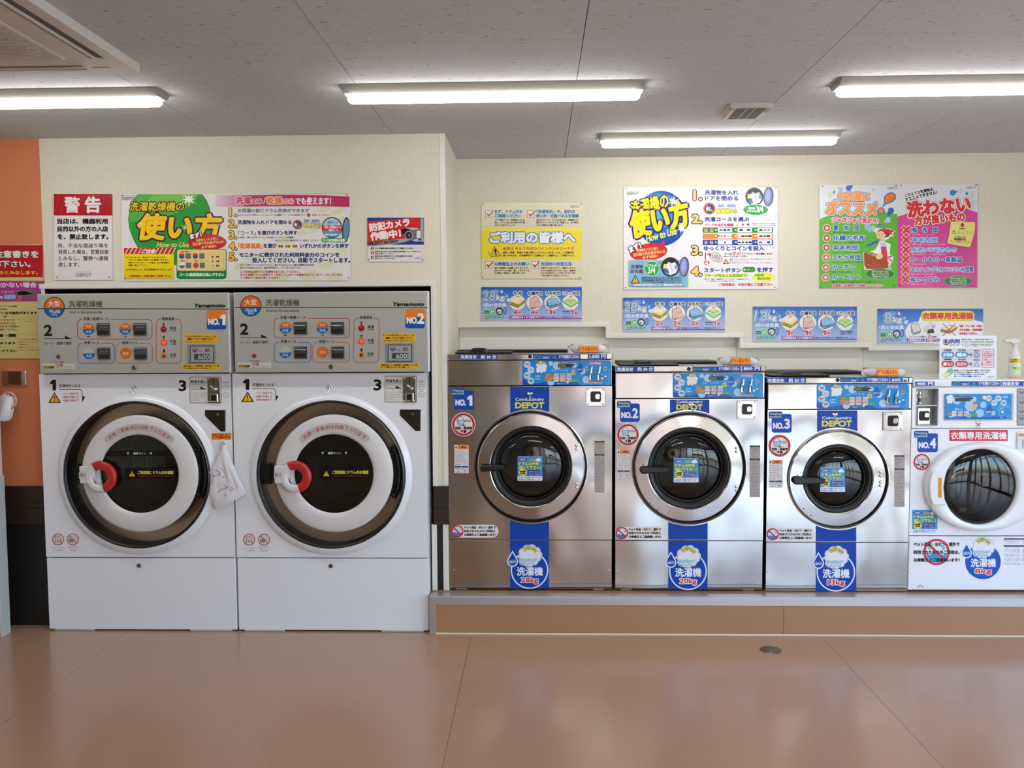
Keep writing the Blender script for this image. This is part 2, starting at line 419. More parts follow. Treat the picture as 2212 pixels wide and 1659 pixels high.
    def warn(s, cx, y0, y1, w, col='F0B81C'):
        s.poly([(cx, y0), (cx+w/2, y1), (cx-w/2, y1)], '1A1408')
        hh = y1-y0; s.poly([(cx, y0+hh*.16), (cx+w*.36, y1-hh*.09), (cx-w*.36, y1-hh*.09)], col)
        s.poly([(cx-w*.045, y0+hh*.36), (cx+w*.045, y0+hh*.36), (cx+w*.03, y0+hh*.68), (cx-w*.03, y0+hh*.68)], '1A1408'); s.ell(cx, y0+hh*.8, w*.04, None, '1A1408')
    def nosign(s, cx, cy, r, w, col='C9202C', slash=True):
        s.ring(cx, cy, r-w, r, col)
        if slash: q = (r-w/2)*.707; s.line([(cx-q, cy-q), (cx+q, cy+q)], w, col)

# ================================================================ the room
YL = 4.50      # left wall plane, flush with the washer dryers
YR = 5.17      # wall above the washing machines
YB = 5.25      # back of the recess behind the machines
XC = -.477     # corner between the two
XL, XR = -4.6, 4.6
def st(name, mb, parent=None, **k):
    o = mb.build(name, parent, **k)
    if parent is None: o['kind'] = 'structure'
    return o
# floor: a screed with vinyl sheets laid on it
mb = MB(); mb.box(XL-.2, XR+.2, FRONT_Y-.1, 5.6, -.12, -.0012, mat('seam_brown', '5E4634', .7)); floor = st('floor', mb)
xs = [XL-.2, -4.003, -2.177, -.352, 1.455, 3.28, XR+.2]
for i in range(len(xs)-1):
    mb = MB(); mb.box(xs[i]+.0008, xs[i+1]-.0008, FRONT_Y-.1, 5.5, -.0012, 0, FLOORM, 0); mb.build('vinyl_sheet', floor)
# ceiling: boards on a dark grid
mb = MB(); mb.box(XL-.2, XR+.2, FRONT_Y-.3, 5.6, CEIL+.009, CEIL+.12, DARKIN); ceil = st('ceiling', mb)
gx = [-.7475+.9125*k for k in range(-5, 7)]; gy = [3.087+.91*k for k in range(-6, 4)]
gx[0] = XL-.2; gx[-1] = XR+.2; gy[0] = FRONT_Y-.3; gy[-1] = 5.6
for i in range(len(gx)-1):
    for j in range(len(gy)-1):
        mb = MB(); a = .0014
        mb.box(gx[i]+a, gx[i+1]-a, gy[j]+.0008, gy[j+1]-.0008, CEIL, CEIL+.009, CEILM); mb.build('ceiling_board', ceil)

# left part of the back wall: cream panel around the opening of the washer dryers, orange strip beside it
x_op0, x_op1 = at(99, 700, YL)[0], at(931.5, 700, YL)[0]; z_op = at(500, 621, YL)[2]
x_or = at(90, 450, YL)[0]
mb = MB()
def prism(mb, pts, y0, y1, m, ch=0): mb.slab(pts, y0, y1, m, ch)
z_b1 = at(950, 1049.5, YL)[2]; z_b0 = at(950, 1132, YL)[2]
zl1 = at(50, 1049.5, YL)[2]; zl0 = at(50, 1131, YL)[2]
for a_, b_, c_, d_ in ((x_or, x_op0-.012, 0, z_op+.012), (x_op1+.012, XC, 0, z_op+.012), (x_or, XC, z_op+.012, CEIL)): mb.box(a_, b_, YL, YL+.08, c_, d_, CREAM)
wall = st('wall_back', mb)
mb = MB(); prism(mb, [(XL-.1, 0), (x_or, 0), (x_or, CEIL), (XL-.1, CEIL)], YL+.0005, YL+.08, ORANGE); mb.build('orange_panel', wall)
mb = MB(); prism(mb, [(-3.2, 0), (x_op0-.02, 0), (x_op0-.02, zl0), (-3.2, zl0)], YL-.006, YL, DARKW, .001); mb.build('wainscot_panel', wall)
for i, (a, b) in enumerate(((0, .42), (.42, .58), (.58, 1))):
    mb = MB(); prism(mb, [(-3.2, zl0+(zl1-zl0)*a), (x_op0-.02, zl0+(zl1-zl0)*a), (x_op0-.02, zl0+(zl1-zl0)*b), (-3.2, zl0+(zl1-zl0)*b)], YL-.016, YL, BROWNW, .002); mb.build('rail_board', wall)
for a, b in ((0, .42), (.42, .58), (.58, 1)):
    mb = MB(); prism(mb, [(x_op1+.004, z_b0+(z_b1-z_b0)*a), (XC+.006, z_b0+(z_b1-z_b0)*a), (XC+.006, z_b0+(z_b1-z_b0)*b), (x_op1+.004, z_b0+(z_b1-z_b0)*b)], YL-.016, YL, BROWNW, .002); mb.build('rail_board', wall)
xa, xb, xc_, xd = [at(v, 1200, YL)[0] for v in (933.5, 944.7, 957.6, 967.6)]
mb = MB(); prism(mb, [(xb, .2), (xc_, .2), (xc_, z_b0), (xb, z_b0)], YL-.003, YL, DARKW); mb.build('wainscot_panel', wall)
for a, b in ((xa, xb), (xc_, xd)):
    mb = MB(); prism(mb, [(a, .2), (b, .2), (b, z_b0), (a, z_b0)], YL-.01, YL, TRIM, .0015); mb.build('batten', wall)
mb = MB(); prism(mb, [(XC-.026, z_b1), (XC+.002, z_b1), (XC+.002, CEIL), (XC-.026, CEIL)], YL-.003, YL+.01, TRIM, .001); mb.build('corner_bead', wall)
# frame of the opening
w = .026
mb = MB(); prism(mb, [(x_op0-w, z_op), (x_op1+w, z_op), (x_op1+w, z_op+w), (x_op0-w, z_op+w)], YL-.008, YL+.07, TRIM, .002); tag(mb.build('trim_1'), kind='structure')
mb = MB(); prism(mb, [(x_op1, z_b1), (x_op1+w, z_b1), (x_op1+w, z_op), (x_op1, z_op)], YL-.008, YL+.07, TRIM, .002); tag(mb.build('trim_2'), kind='structure')
mb = MB(); prism(mb, [(x_op0-w*.6, zl1), (x_op0, zl1), (x_op0, z_op), (x_op0-w*.6, z_op)], YL-.008, YL+.07, TRIM, .002); tag(mb.build('trim_3'), kind='structure')
# dark niche behind the opening
mb = MB(); mb.box(x_op0-.06, x_op0-.02, YL+.08, YB, 0, z_op+.1, DARKIN); mb.box(x_op1+.02, x_op1+.04, YL+.08, YB, 0, z_op+.1, DARKIN)
mb.box(x_op0-.06, x_op1+.04, YL+.08, YB, z_op+.05, z_op+.1, DARKIN); mb.box(x_op0-.06, x_op1+.04, YB, YB+.04, 0, z_op+.1, DARKIN)
tag(mb.build('wall_niche'), kind='structure')
# return wall and the wall above the washing machines, with its stepped lower edge
mb = MB(); mb.box(XC-.02, XC, YL+.081, YB+.012, 0, CEIL, CREAM); st('wall_return', mb)
def zr(x, y): p = at(x, y, YR); return (p[0], p[2])
P = [(XC, zr(1100, 701.5)[1])]
steps = [(1309, 706), (1309, 729), (1598, 729), (1598, 750.5), (1876, 750.5), (1876, 756), (2036, 756)]
pts = [(XC, zr(1148, 706)[1])]
for i in range(0, len(steps)-1, 2):
    z = zr((steps[i-1][0]+steps[i][0])/2 if i else 1150, steps[i][1])[1]; x = zr(*steps[i])[0]
    pts.append((x, z)); z2 = zr((steps[i+1][0]+steps[i+2][0])/2 if i+2 < len(steps) else steps[i+1][0]+50, steps[i+1][1])[1]; pts.append((x, z2))
    pts[-2] = (x, pts[-3][1])
xe = zr(2040, 756)[0]; zlast = pts[-1][1]; pts.append((xe, zlast)); pts.append((xe, 1.0)); pts.append((XR, 1.0)); 
lower = list(pts)
mb = MB()
for i in range(0, 7, 2): mb.box(pts[i][0], pts[i+1][0], YR, YB, pts[i][1], CEIL, CREAM)
mb.box(xe, XR, YR, YB, 1.0, CEIL, CREAM); wr = st('wall_back_right', mb)
# trim along the steps
tw = .0235; k = 4
def trim(x0, x1, z0, z1):
    global k
    mb = MB(); prism(mb, [(x0, z0), (x1, z0), (x1, z1), (x0, z1)], YR-.012, YR+.1, TRIM, .003); tag(mb.build('trim_%d' % k), kind='structure'); k += 1
q = lower
trim(q[0][0]-.0, q[1][0]+tw, q[0][1]-.003, q[0][1]+tw)
trim(q[1][0]-.003, q[1][0]+tw, q[2][1]-.003, q[1][1]-.003)
trim(q[2][0]+tw, q[3][0]+tw, q[2][1]-.003, q[2][1]+tw)
trim(q[3][0]-.003, q[3][0]+tw, q[4][1]-.003, q[3][1]-.003)
trim(q[4][0]+tw, q[5][0]+tw, q[4][1]-.003, q[4][1]+tw)
trim(q[5][0]-.003, q[5][0]+tw, q[6][1]-.003, q[5][1]-.003)
trim(q[6][0]+tw, q[7][0], q[6][1]-.003, q[6][1]+tw)
trim(q[7][0]-.003, q[7][0]+tw, q[8][1], q[7][1]-.003)
# back of the recess: boards with open joints
mb = MB(); mb.box(XC-.1, XR, YB+.012, YB+.1, 0, 1.75, DARKIN); mb.box(XL-.2, XR+.2, YB+.12, YB+.22, -.1, CEIL+.1, DARKIN); rb = st('wall_recess', mb)
bx = [XC, at(1591, 760, YB)[0], at(1864, 790, YB)[0], xe+.3]
for i in range(3):
    mb = MB(); mb.box(bx[i]+.001, bx[i+1]-.001, YB, YB+.012, 0, 1.74, CREAM2); mb.build('recess_board', rb)
# side walls and the shop front behind the camera
mb = MB(); mb.box(XL-.2, XL, FRONT_Y-.1, YL, 0, CEIL, CREAM); st('wall_left', mb)
mb = MB(); mb.box(XR, XR+.1, 3.8, YB+.1, 0, CEIL, CREAM); mb.box(XR, XR+.1, FRONT_Y-.1, 3.8, 2.42, CEIL, CREAM); mb.box(XR, XR+.1, FRONT_Y-.1, -2.2, 0, 2.42, CREAM); st('wall_right', mb)
WARM = mat('warm_plaster', 'E6C2A8', .8); DIM = mat('taupe_panel', 'A09888', .7)
mb = MB(); mb.box(XL, .1, FRONT_Y-.1, FRONT_Y, 0, CEIL, DIM); pass
mb.box(.1, XR, FRONT_Y-.1, FRONT_Y, 2.42, CEIL, CREAM); st('wall_front', mb)
FRAME = mat('bronze_frame', '17130F', .4, .3)
WG = thin_glass('window_glass', 'F4F6F6', .04)
mb = MB()
for x in (.13, 1.0, 1.8, 2.5, 3.2, 3.9, 4.56): mb.box(x-.035, x+.035, FRONT_Y-.1, FRONT_Y, 0, 2.42, FRAME)
for z in (0.03, 2.02, 2.40): mb.box(.1, XR, FRONT_Y-.09, FRONT_Y-.01, z-.035, z+.035, FRAME)
win = tag(mb.build('window_1'), kind='structure')
fx = (.13, 1.0, 1.8, 2.5, 3.2, 3.9, 4.56)
for i in range(6):
    for z0, z1 in ((.065, 1.985), (2.055, 2.365)):
        mb = MB(); mb.add([(fx[i]+.035, FRONT_Y-.05, z0), (fx[i+1]-.035, FRONT_Y-.05, z0), (fx[i+1]-.035, FRONT_Y-.05, z1), (fx[i]+.035, FRONT_Y-.05, z1)], [(0, 1, 2, 3)], WG); mb.build('pane', win)
mb = MB()
for y in (-2.2, -1.2, -.2, .8, 1.8, 2.8, 3.8): mb.box(XR, XR+.1, y-.035, y+.035, 0, 2.42, FRAME)
for z in (0.03, 2.02, 2.40): mb.box(XR+.01, XR+.09, -2.2, 3.8, z-.035, z+.035, FRAME)
win2 = tag(mb.build('added_side_window'), kind='structure')  # unseen side glazing, added for more daylight from the right
for i in range(6):
    for z0, z1 in ((.065, 1.985), (2.055, 2.365)):
        mb = MB(); y0 = -2.165+i; mb.add([(XR+.05, y0, z0), (XR+.05, y0+.93, z0), (XR+.05, y0+.93, z1), (XR+.05, y0, z1)], [(0, 1, 2, 3)], WG); mb.build('pane', win2)
SAL = mat('salmon_film', 'D8705C', .5)
mb = MB(); mb.box(2.54, 4.0, FRONT_Y-.11, FRONT_Y-.105, 1.18, 1.42, SAL); mb.build('film_strip', win)
BLIND_ADDED = mat('added_blind_cloth', 'E6C4B0', .8); bn = BLIND_ADDED.node_tree; tb = bn.nodes.new('ShaderNodeBsdfTranslucent'); tb.inputs[0].default_value = (*lin('FFE6D6'), 1)
ms = bn.nodes.new('ShaderNodeMixShader'); ms.inputs[0].default_value = .8; ot = bn.nodes['Material Output']; bn.links.new(bn.nodes['Principled BSDF'].outputs[0], ms.inputs[1]); bn.links.new(tb.outputs[0], ms.inputs[2]); m2 = bn.nodes.new('ShaderNodeMixShader'); m2.inputs[0].default_value = .3; tr = bn.nodes.new('ShaderNodeBsdfTransparent'); bn.links.new(ms.outputs[0], m2.inputs[1]); bn.links.new(tr.outputs[0], m2.inputs[2]); bn.links.new(m2.outputs[0], ot.inputs[0])
mb = MB()
for a_, b_ in ((.17, .96), (1.04, 1.76)): mb.box(a_, b_, FRONT_Y-.035, FRONT_Y-.032, .25, 2.36, BLIND_ADDED)
tag(mb.build('added_blind', win))  # unseen backlit blind, added so the steel mirrors a warm glow
# street outside the shop front, seen only in reflections
ASPH = mat('street_concrete', '8C8A86', .9); FAC = mat('pale_facade', 'BDBBB4', .8)
mb = MB(); mb.box(-14, 24, -26, FRONT_Y-.12, -.14, -.02, ASPH); mb.box(XR+.22, 24, FRONT_Y-.12, 12, -.14, -.02, ASPH); st('street', mb)
mb = MB(); mb.box(-12, 4, -24, -19, -.02, 5.0, FAC); mb.box(-10, 2, -19.02, -19, 1.2, 3.2, mat('dark_windows', '2A3036', .2)); st('outside_building', mb)

# platform under the washing machines
YP = 4.385; PH = .2; xp0 = at(928, 1297, YP)[0]
mb = MB(); mb.box(xp0+.004, XR, YP+.003, YB, 0, PH-.002, STEP)
plat = st('trim_20', mb); 
xj = at(1692.6, 1340, YP)[0]
for a, b in ((xp0+.03, xj-.0012), (xj+.0012, XR)):
    mb = MB(); mb.box(a, b, YP, YP+.003, .012, PH-.042, STEP); mb.build('skirting_sheet', plat)
mb = MB(); mb.box(xp0, XR, YP-.003, YP+.004, PH-.043, PH, ALU, .0012); mb.box(xp0, XR, YP+.001, YP+.055, PH-.002, PH+.0015, ALU); mb.box(xp0, XR, YP+.006, YP+.009, PH+.0015, PH+.003, ALU)
mb.build('edge_nosing', plat)
mb = MB(); mb.box(xp0, xp0+.031, YP-.002, YP+.004, 0, PH-.043, ALU, .001); mb.box(xp0-.002, xp0+.001, YP-.002, YB, 0, PH, ALU); mb.build('corner_angle', plat)
mb = MB(); mb.tube([(xp0+.03, YP-.002, .004), (.8, YP-.003, .004), (2.0, YP-.002, .0035), (XR, YP-.001, .003)], .0062, mat('caulk', 'D2C9B4', .6)); mb.build('caulk_line', plat)

# ---------------------------------------------------------------- lamps
def lamp(x0, x1, yf, label, group='ceiling strip lamps'):
    r = empty('ceiling_lamp', ((x0+x1)/2, yf+.075, CEIL), label, 'lamp', group)
    o = (((x0+x1)/2), yf+.075, CEIL)
    mb = MB(); x0b, x1b = x0-.012, x1+.012; yc = yf+.075
    V = []
    for x in (x0b, x1b):
        for (y, z) in ((yf, CEIL), (yf, CEIL-.004), (yc-.042, CEIL-.03), (yc+.042, CEIL-.03), (yf+.15, CEIL-.004), (yf+.15, CEIL)): V.append((x, y, z))
    mb.add(V, [(i, i+6, (i+1) % 6+6, (i+1) % 6) for i in range(6)]+[(5, 4, 3, 2, 1, 0), (6, 7, 8, 9, 10, 11)], mat('lamp_body', '98968F', .4))
    mb.build('housing', r, o)
    mb = MB(); prof = []
    for i in range(9):
        a = PI*i/8; prof.append((yc-.041*math.cos(a), CEIL-.028-.034*(math.sin(a)**.6)))
    V = []; xi = [x0, x0+.012, x1-.012, x1]; kk = [.82, 1, 1, .82]
    for x, s_ in zip(xi, kk):
        for (y, z) in prof: V.append((x, yc+(y-yc)*s_, CEIL-.028+(z-CEIL+.028)*s_))
    f = [(i*9+j, i*9+j+1, (i+1)*9+j+1, (i+1)*9+j) for i in range(3) for j in range(8)]
    mb.add(V, f+[tuple(range(8, -1, -1)), tuple(range(27, 36))], LAMPM, False)
    mb.build('diffuser', r, o)
    return r
xm0, xm1 = at(752, 219, 3.65)[0], at(1382, 219, 3.65)[0]
lamp(xm0, xm1, 3.59, 'white strip lamp in the middle of the nearer row')
lamp(at(343, 216, 3.66)[0]-1.25, at(343, 216, 3.66)[0], 3.59, 'strip lamp beside the air conditioner panel')
lamp(at(1812, 208, 3.66)[0], at(1812, 208, 3.66)[0]+1.25, 3.59, 'strip lamp past the small ceiling vent, cut by the frame')
lamp(at(1301, 322, 4.61)[0], at(1803, 318, 4.61)[0], 4.53, 'strip lamp close to the wall above the washing machines')
for x in (-3.0, -.3, 2.4): lamp(x, x+1.25, .9, 'added strip lamp behind the viewer', 'added lamps in the rear row')  # unseen rear row, added to light the room

# air conditioner panel in the ceiling
ax, ay = -1.985, 2.815; Z0 = CEIL-.034
ac = empty('air_conditioner', (ax, ay, CEIL), 'white square ceiling cassette air conditioner with ribbed grille', 'air conditioner')
o = (ax, ay, CEIL); ACW = mat('cassette_plastic', 'CFC6BA', .45); ACS = mat('cassette_edge', 'C4C8C4', .4)
sl0, sl1 = .375, .43; hh = .475
mb = MB(); ly = [ay-.3, ay+.3]
# four frame borders around the four louvre slots and the grille
mb.box(ax-hh, ax+hh, ay-hh, ay+hh, Z0+.006, CEIL, ACS)
mb.box(ax-hh, ax-sl1, ay-hh, ay+hh, Z0, Z0+.006, ACW); mb.box(ax+sl1, ax+hh, ay-hh, ay+hh, Z0, Z0+.006, ACW)
mb.box(ax-sl1, ax+sl1, ay-hh, ay-sl1, Z0, Z0+.006, ACW); mb.box(ax-sl1, ax+sl1, ay+sl1, ay+hh, Z0, Z0+.006, ACW)
for sx in (-1, 1):
    for sy in (-1, 1):
        mb.box(min(sx*.3, sx*sl1)+ax, max(sx*.3, sx*sl1)+ax, min(sy*.3, sy*sl1)+ay, max(sy*.3, sy*sl1)+ay, Z0, Z0+.006, ACW)
mb.box(ax-sl0, ax+sl0, ay-.3, ay+.3, Z0, Z0+.006, ACW) ; mb.box(ax-.3, ax+.3, ay-sl0, ay+sl0, Z0+.0005, Z0+.0065, ACW)
mb.build('panel', ac, o)
mb = MB(); DG = mat('louvre_shadow', '5E5B52', .6)
for s_ in (-1, 1):
    mb.box(ax+min(s_*sl0, s_*sl1), ax+max(s_*sl0, s_*sl1), ay-.3, ay+.3, Z0+.0055, Z0+.0062, DG); mb.box(ax-.3, ax+.3, ay+min(s_*sl0, s_*sl1), ay+max(s_*sl0, s_*sl1), Z0+.0055, Z0+.0062, DG)
mb.build('air_slot', ac, o)
for s_ in (-1, 1):
    mb = MB(); c = s_*(sl0+.02); mb.box(ax+c-.004, ax+c+.004, ay-.3, ay+.3, Z0-.004, Z0+.004, ACW); mb.build('louvre', ac, o)
    mb = MB(); mb.box(ax-.3, ax+.3, ay+c-.004, ay+c+.004, Z0-.004, Z0+.004, ACW); mb.build('louvre', ac, o)
mb = MB(); mb.box(ax-.29, ax+.29, ay-.29, ay+.29, Z0-.004, Z0, ACW)
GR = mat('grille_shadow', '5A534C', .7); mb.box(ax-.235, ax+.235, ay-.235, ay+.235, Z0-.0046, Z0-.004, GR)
for i in range(46):
    y = ay-.285+.57*i/45; mb.box(ax-.285, ax+.285, y-.0028, y+.0028, Z0-.0075, Z0-.004, ACW)
mb.build('intake_grille', ac, o)
mb = MB(); mb.box(ax+.33, ax+.4, ay+.4, ay+.404, Z0-.001, Z0, mat('seam_grey', '8A8176', .6)); mb.box(ax-hh, ax+.27, ay+.385, ay+.388, Z0-.001, Z0, mat('seam_grey')); mb.build('seam', ac, o)

# small ceiling vent
zv = CEIL-.02; a_ = atz(1562, 257, zv); b_ = atz(1661, 233, zv)
vx0, vx1, vy0, vy1 = a_[0]-.008, b_[0]+.018, b_[1]-.012, a_[1]+.012
vo = ((vx0+vx1)/2, (vy0+vy1)/2, CEIL); v = empty('ceiling_vent', vo, 'small grubby ceiling vent with grey mesh and torn stickers', 'vent')
mb = MB(); mb.box(vx0, vx1, vy0, vy1, zv, CEIL, mat('vent_plastic', 'B4AEA2', .5), 0)
mb.build('frame', v, vo)
mb = MB(); gx0, gx1, gy0, gy1 = vx0+.03, vx1-.03, vy0+.016, vy1-.014
mb.box(gx0, gx1, gy0, gy1, zv-.001, zv, mat('vent_mesh', '77776C', .6))
for i in range(24): x = gx0+(gx1-gx0)*(i+.5)/24; mb.box(x-.0012, x+.0012, gy0, gy1, zv-.002, zv-.001, mat('vent_mesh_dark', '5B5B52', .6))
for t in (.35, .62): x = gx0+(gx1-gx0)*t; mb.box(x-.002, x+.002, gy0, gy1, zv-.003, zv-.001, mat('vent_plastic'))
mb.build('mesh_panel', v, vo)
mb = MB(); mb.box(vx0-.004, vx0+.006, vy0+.02, vy1-.05, zv-.003, zv+.008, mat('old_tape', 'A8925A', .7)); mb.build('torn_tape', v, vo)
mb = MB(); mb.box(gx1+.004, gx1+.02, vy0+.035, vy0+.085, zv-.0015, zv, mat('green_sticker', '6FA070', .6)); mb.build('sticker', v, vo)
mb = MB(); mb.box(vx0+.01, gx0-.003, vy0+.05, vy1-.01, zv-.0015, zv, mat('torn_paper', 'D8D6D0', .7)); mb.build('torn_paper', v, vo)

# floor drain cap
dx, dy, _ = atz(1665, 1404.5, 0)
mb = MB(); mb.lathez(dx, dy, [(.0, .006), (.012, .006), (.014, .0045), (.03, .005), (.032, .0035), (.048, .004), (.053, .0)], mat('worn_metal', '77706C', .4, .7), 40)
tag(mb.build('drain_cap', recenter=True), 'round metal floor cap in front of the platform', 'drain cap')

# ================================================================ washer dryers
YD = 4.415; YPN = 4.365
d1x = at(300, 1362, YD)[0]
DO = (d1x, YD+.35, 0)
OR, BL = 'CF6A22', '0A62B0'
def dryer():
    R = empty('washer_dryer', DO, 'large white washer dryer numbered NO. 1 with a towel at its door', 'washer dryer', 'white washer dryers in the wall niche')
    B = lambda mb, n, p=R: mb.build(n, p, DO)
    x0, x1, z0, z1 = prect(92, 808, 503, 1203.5, YD)
    cx, _, cz = at(301, 1024.5, YD); u = pm(300, 1024, YD)
    zb = at(300, 1362, YD)[2]
    # cabinet with its round opening, printed front
    mb = MB(); mb.plate_hole(x0, x1, z0, z1, cx, cz, 152*u, YD, YD+.02, ENAMEL)
    mb.box(x0, x0+.012, YD+.02, YD+.8, .02, z1+.36, ENAMEL); mb.box(x1-.012, x1, YD+.02, YD+.8, .02, z1+.36, ENAMEL); mb.box(x0, x1, YD+.02, YD+.8, z1+.35, z1+.36, ENAMEL)
    mb.box(x0, x1, YD+.79, YD+.8, .02, z1+.36, DARKIN)
    P = PR(mb, YD, INKM).view(80, 800, 3.95)
    C0 = 'BDBDB4'
    P.rect(70, 50, 430, 300, 'E3E7ED', 8); P.rect(1185, 50, 1300, 300, 'E3E7ED', 6)
    P.text('1', 115, 85, 158, 168, '12110C', 9); P.text('洗濯物を入れる', 190, 118, 370, 145, '35352F', 1.2)
    P.line([(190, 163), (366, 163), (378, 168), (384, 180), (388, 236)], 5, '12110C'); P.poly([(385, 222), (412, 222), (387, 272)], '12110C')
    P.warn(150, 186, 277, 108)
    for i, t in enumerate(('ペット用品不可', '油等が付着した', '衣類は乾燥不可')): P.text(t, 222, 190+i*29, 356, 208+i*29, 'C05058', .8)
    P.text('3', 1212, 88, 1270, 175, '12110C', 8)
    P.rect(1302, 54, 1573, 280, '4A4A46', 14); P.rect(1306, 58, 1569, 276, 'D6D8D6', 11)
    P.text('料金を投入', 1315, 84, 1445, 110, '23231F', 2); P.text('下記の金額表示をします', 1315, 117, 1445, 124, '23231F')
    P.line([(1312, 161), (1440, 161)], 4, '12110C'); P.poly([(1395, 137), (1395, 161), (1447, 164)], '12110C')
    for i, t in enumerate(('コインはゆっくりと投入', '下さい。おつりはでません', 'また一度入れたコインは', '戻りません')): P.text(t, 1315, 187+i*20, 1315+[138, 120, 128, 70][i], 200+i*20, 'B86066')
    for y, t in ((148, '100'), (210, '500')): P.ring(1613, y, 22, 25, '55554F'); P.text(t, 1601, y-6, 1625, y+6, '55554F')
    P.text('使用硬貨', 1588, 97, 1638, 108, '33332F')
    # lower pictograms
    for cx_, tt in ((180, 'ペット用品不可'), (306, '洗剤不要')):
        P.ell(cx_, 1442, 50, None, 'D4D4D2'); P.ring(cx_, 1442, 44, 51, 'C4565A')
        if cx_ == 180:
            P.ell(180, 1436, 22, 24, '9AA3A2'); P.ell(180, 1440, 18, 22, 'D4D4D2'); P.poly([(160, 1425), (148, 1470), (160, 1476), (166, 1445)], '9AA3A2'); P.poly([(200, 1425), (212, 1470), (200, 1476), (194, 1445)], '9AA3A2')
            P.ell(172, 1438, 3, None, '333333'); P.ell(187, 1438, 3, None, '333333'); P.ell(180, 1458, 7, 5, '333333'); P.line([(146, 1410), (162, 1424)], 5, 'C4565A'); P.line([(198, 1462), (214, 1476)], 5, 'C4565A')
        else:
            P.poly([(270, 1438), (316, 1438), (308, 1466), (276, 1466)], '7D8888'); P.line([(316, 1438), (340, 1438)], 3, '9AA3A2'); P.line([(272, 1408), (340, 1476)], 6, 'C4565A')
        P.text(tt, cx_-(48 if cx_ == 180 else 28), 1530, cx_+(48 if cx_ == 180 else 28), 1542, '55554F')
    P.text('汚れのひどいもの故障により', 134, 1510, 232, 1518, '55554F'); P.text('専用の洗剤柔軟剤が', 264, 1500, 352, 1508, '55554F'); P.text('自動投入されます', 264, 1513, 352, 1521, '55554F')
    B(mb, 'cabinet')
    # moulded surround
    mb = MB(); bx, _, bz = at(296, 1026, YD)
    mb.lathe(cx-.008, cz-.004, [(173*u, YD-.0005), (170*u, YD-.010), (164*u, YD-.020), (158*u, YD-.026), (156*u, YD-.027)], ENAMEL, 120, split=False)
    mb.lathe(cx-.003, cz, [(157*u, YD-.026), (156.5*u, YD-.02)], ENAMEL, 120)
    B(mb, 'door_surround')
    mb = MB(); mb.lathe(cx, cz, [(157.5*u, YD-.0262), (154.5*u, YD-.03), (152*u, YD-.024), (151*u, YD+.07)], RUBBER, 120); B(mb, 'black_gasket')
    mb = MB(); mb.lathe(cx, cz, [(152.5*u, YD+.068), (130*u, YD+.072), (100*u, YD+.076)], SMOKE, 120); B(mb, 'bezel_ring')
    # drum
    mb = MB(); YG = YD-.03
    mb.lathe(cx, cz, [(100*u, YD+.08), (118*u, YD+.12), (128*u, YD+.5), (126*u, YD+.52)], DRUM, 80)
    mb.disc(cx, cz, 128*u, YD+.52, DRUM, 60)
    for r_ in (40, 80, 110): mb.lathe(cx, cz, [(r_*u, YD+.517), ((r_+3)*u, YD+.512), ((r_+6)*u, YD+.517)], DRUM, 60)
    for i in range(5):
        a = i*2*PI/5+.5; pts = []
        for j in range(12): t = j/11; aa = a+1.1*t; pts.append((cx+(30+85*t)*u*math.cos(aa), YD+.512, cz+(30+85*t)*u*math.sin(aa)))
        mb.tube(pts, .006, DRUM, 6)
    B(mb, 'drum')
    # door
    D = MB(); dx, _, dz = at(301, 1024, YG); v = pm(300, 1024, YG)
    D.lathe(dx, dz, [(126*v, YD+.07), (126*v, YG+.012), (124.5*v, YG+.004), (121*v, YG)], mat('grey_door_edge', '3E4244', .25, .3), 110)
    D.lathe(dx, dz, [(126*v, YG+.010), (125*v, YG+.003), (121*v, YG-.001), (112*v, YG-.006), (98*v, YG-.009), (90*v, YG-.008), (85.5*v, YG-.003), (84*v, YG+.004)], WPLAST, 110, split=False)
    # arched sticker
    Q = PR(D, YG-.0098, INKM).view(80, 800, 3.95)
    ccx, ccy = 872, 888
    Q.ring(ccx, ccy, 372, 434, 'B9BFC0', -90-41, -90+41, 40)
    for s_ in (-1, 1): a = math.radians(-90+s_*41); Q.ell(ccx+403*math.cos(a), ccy+403*math.sin(a), 31, None, 'B9BFC0')
    tx = '洗剤・柔軟剤は自動で入ります'
    for i, ch in enumerate(tx):
        a = -90-38+76*i/(len(tx)-1); ar = math.radians(a); qx, qy = ccx+402*math.cos(ar), ccy+402*math.sin(ar)
        hw = 4 if ch == '・' else (14 if ch in 'でりすは' else 17)
        Q.text(ch, qx-hw, qy-(hw if ch == '・' else 17), qx+hw, qy+(hw if ch == '・' else 17), 'C4474C', 1, rot=a+90, res=3)
    do = B(D, 'door')
    G = MB(); prof = [(0, YG+.002), (30*v, YG+.003), (60*v, YG+.0045), (84*v, YG+.007)]
    G.lathe(dx, dz, [(84.5*v, YG+.007), (60*v, YG+.0045), (30*v, YG+.003), (.0005, YG+.002)], GLASS, 90, split=False)
    G.lathe(dx, dz, [(.0005, YG+.006), (30*v, YG+.007), (60*v, YG+.0085), (84.5*v, YG+.011)], GLASS, 90, split=False)
    B(G, 'door_glass', do)
    G = MB(); G.lathe(dx, dz, [(85*v, YG+.012), (86*v, YG+.06), (100*v, YG+.09)], RUBBER, 90); B(G, 'window_seal', do)
    G = MB(); Q = PR(G, YG, INKM).view(80, 800, 3.95)
    Q.poly([(598, 700), (604, 690), (1150, 690), (1160, 700), (1176, 732), (586, 732)], '0B0B0B'); Q.text('標準ライン', 822, 699, 930, 720, 'D8D8D4', 1)
    for tx_ in (777, 973): Q.poly([(tx_-11, 700), (tx_+11, 700), (tx_, 720)], 'D8D8D4')
    B(G, 'fill_line_strip', do)
    G = MB(); Q = PR(G, YG-.001, INKM).view(80, 800, 3.95)
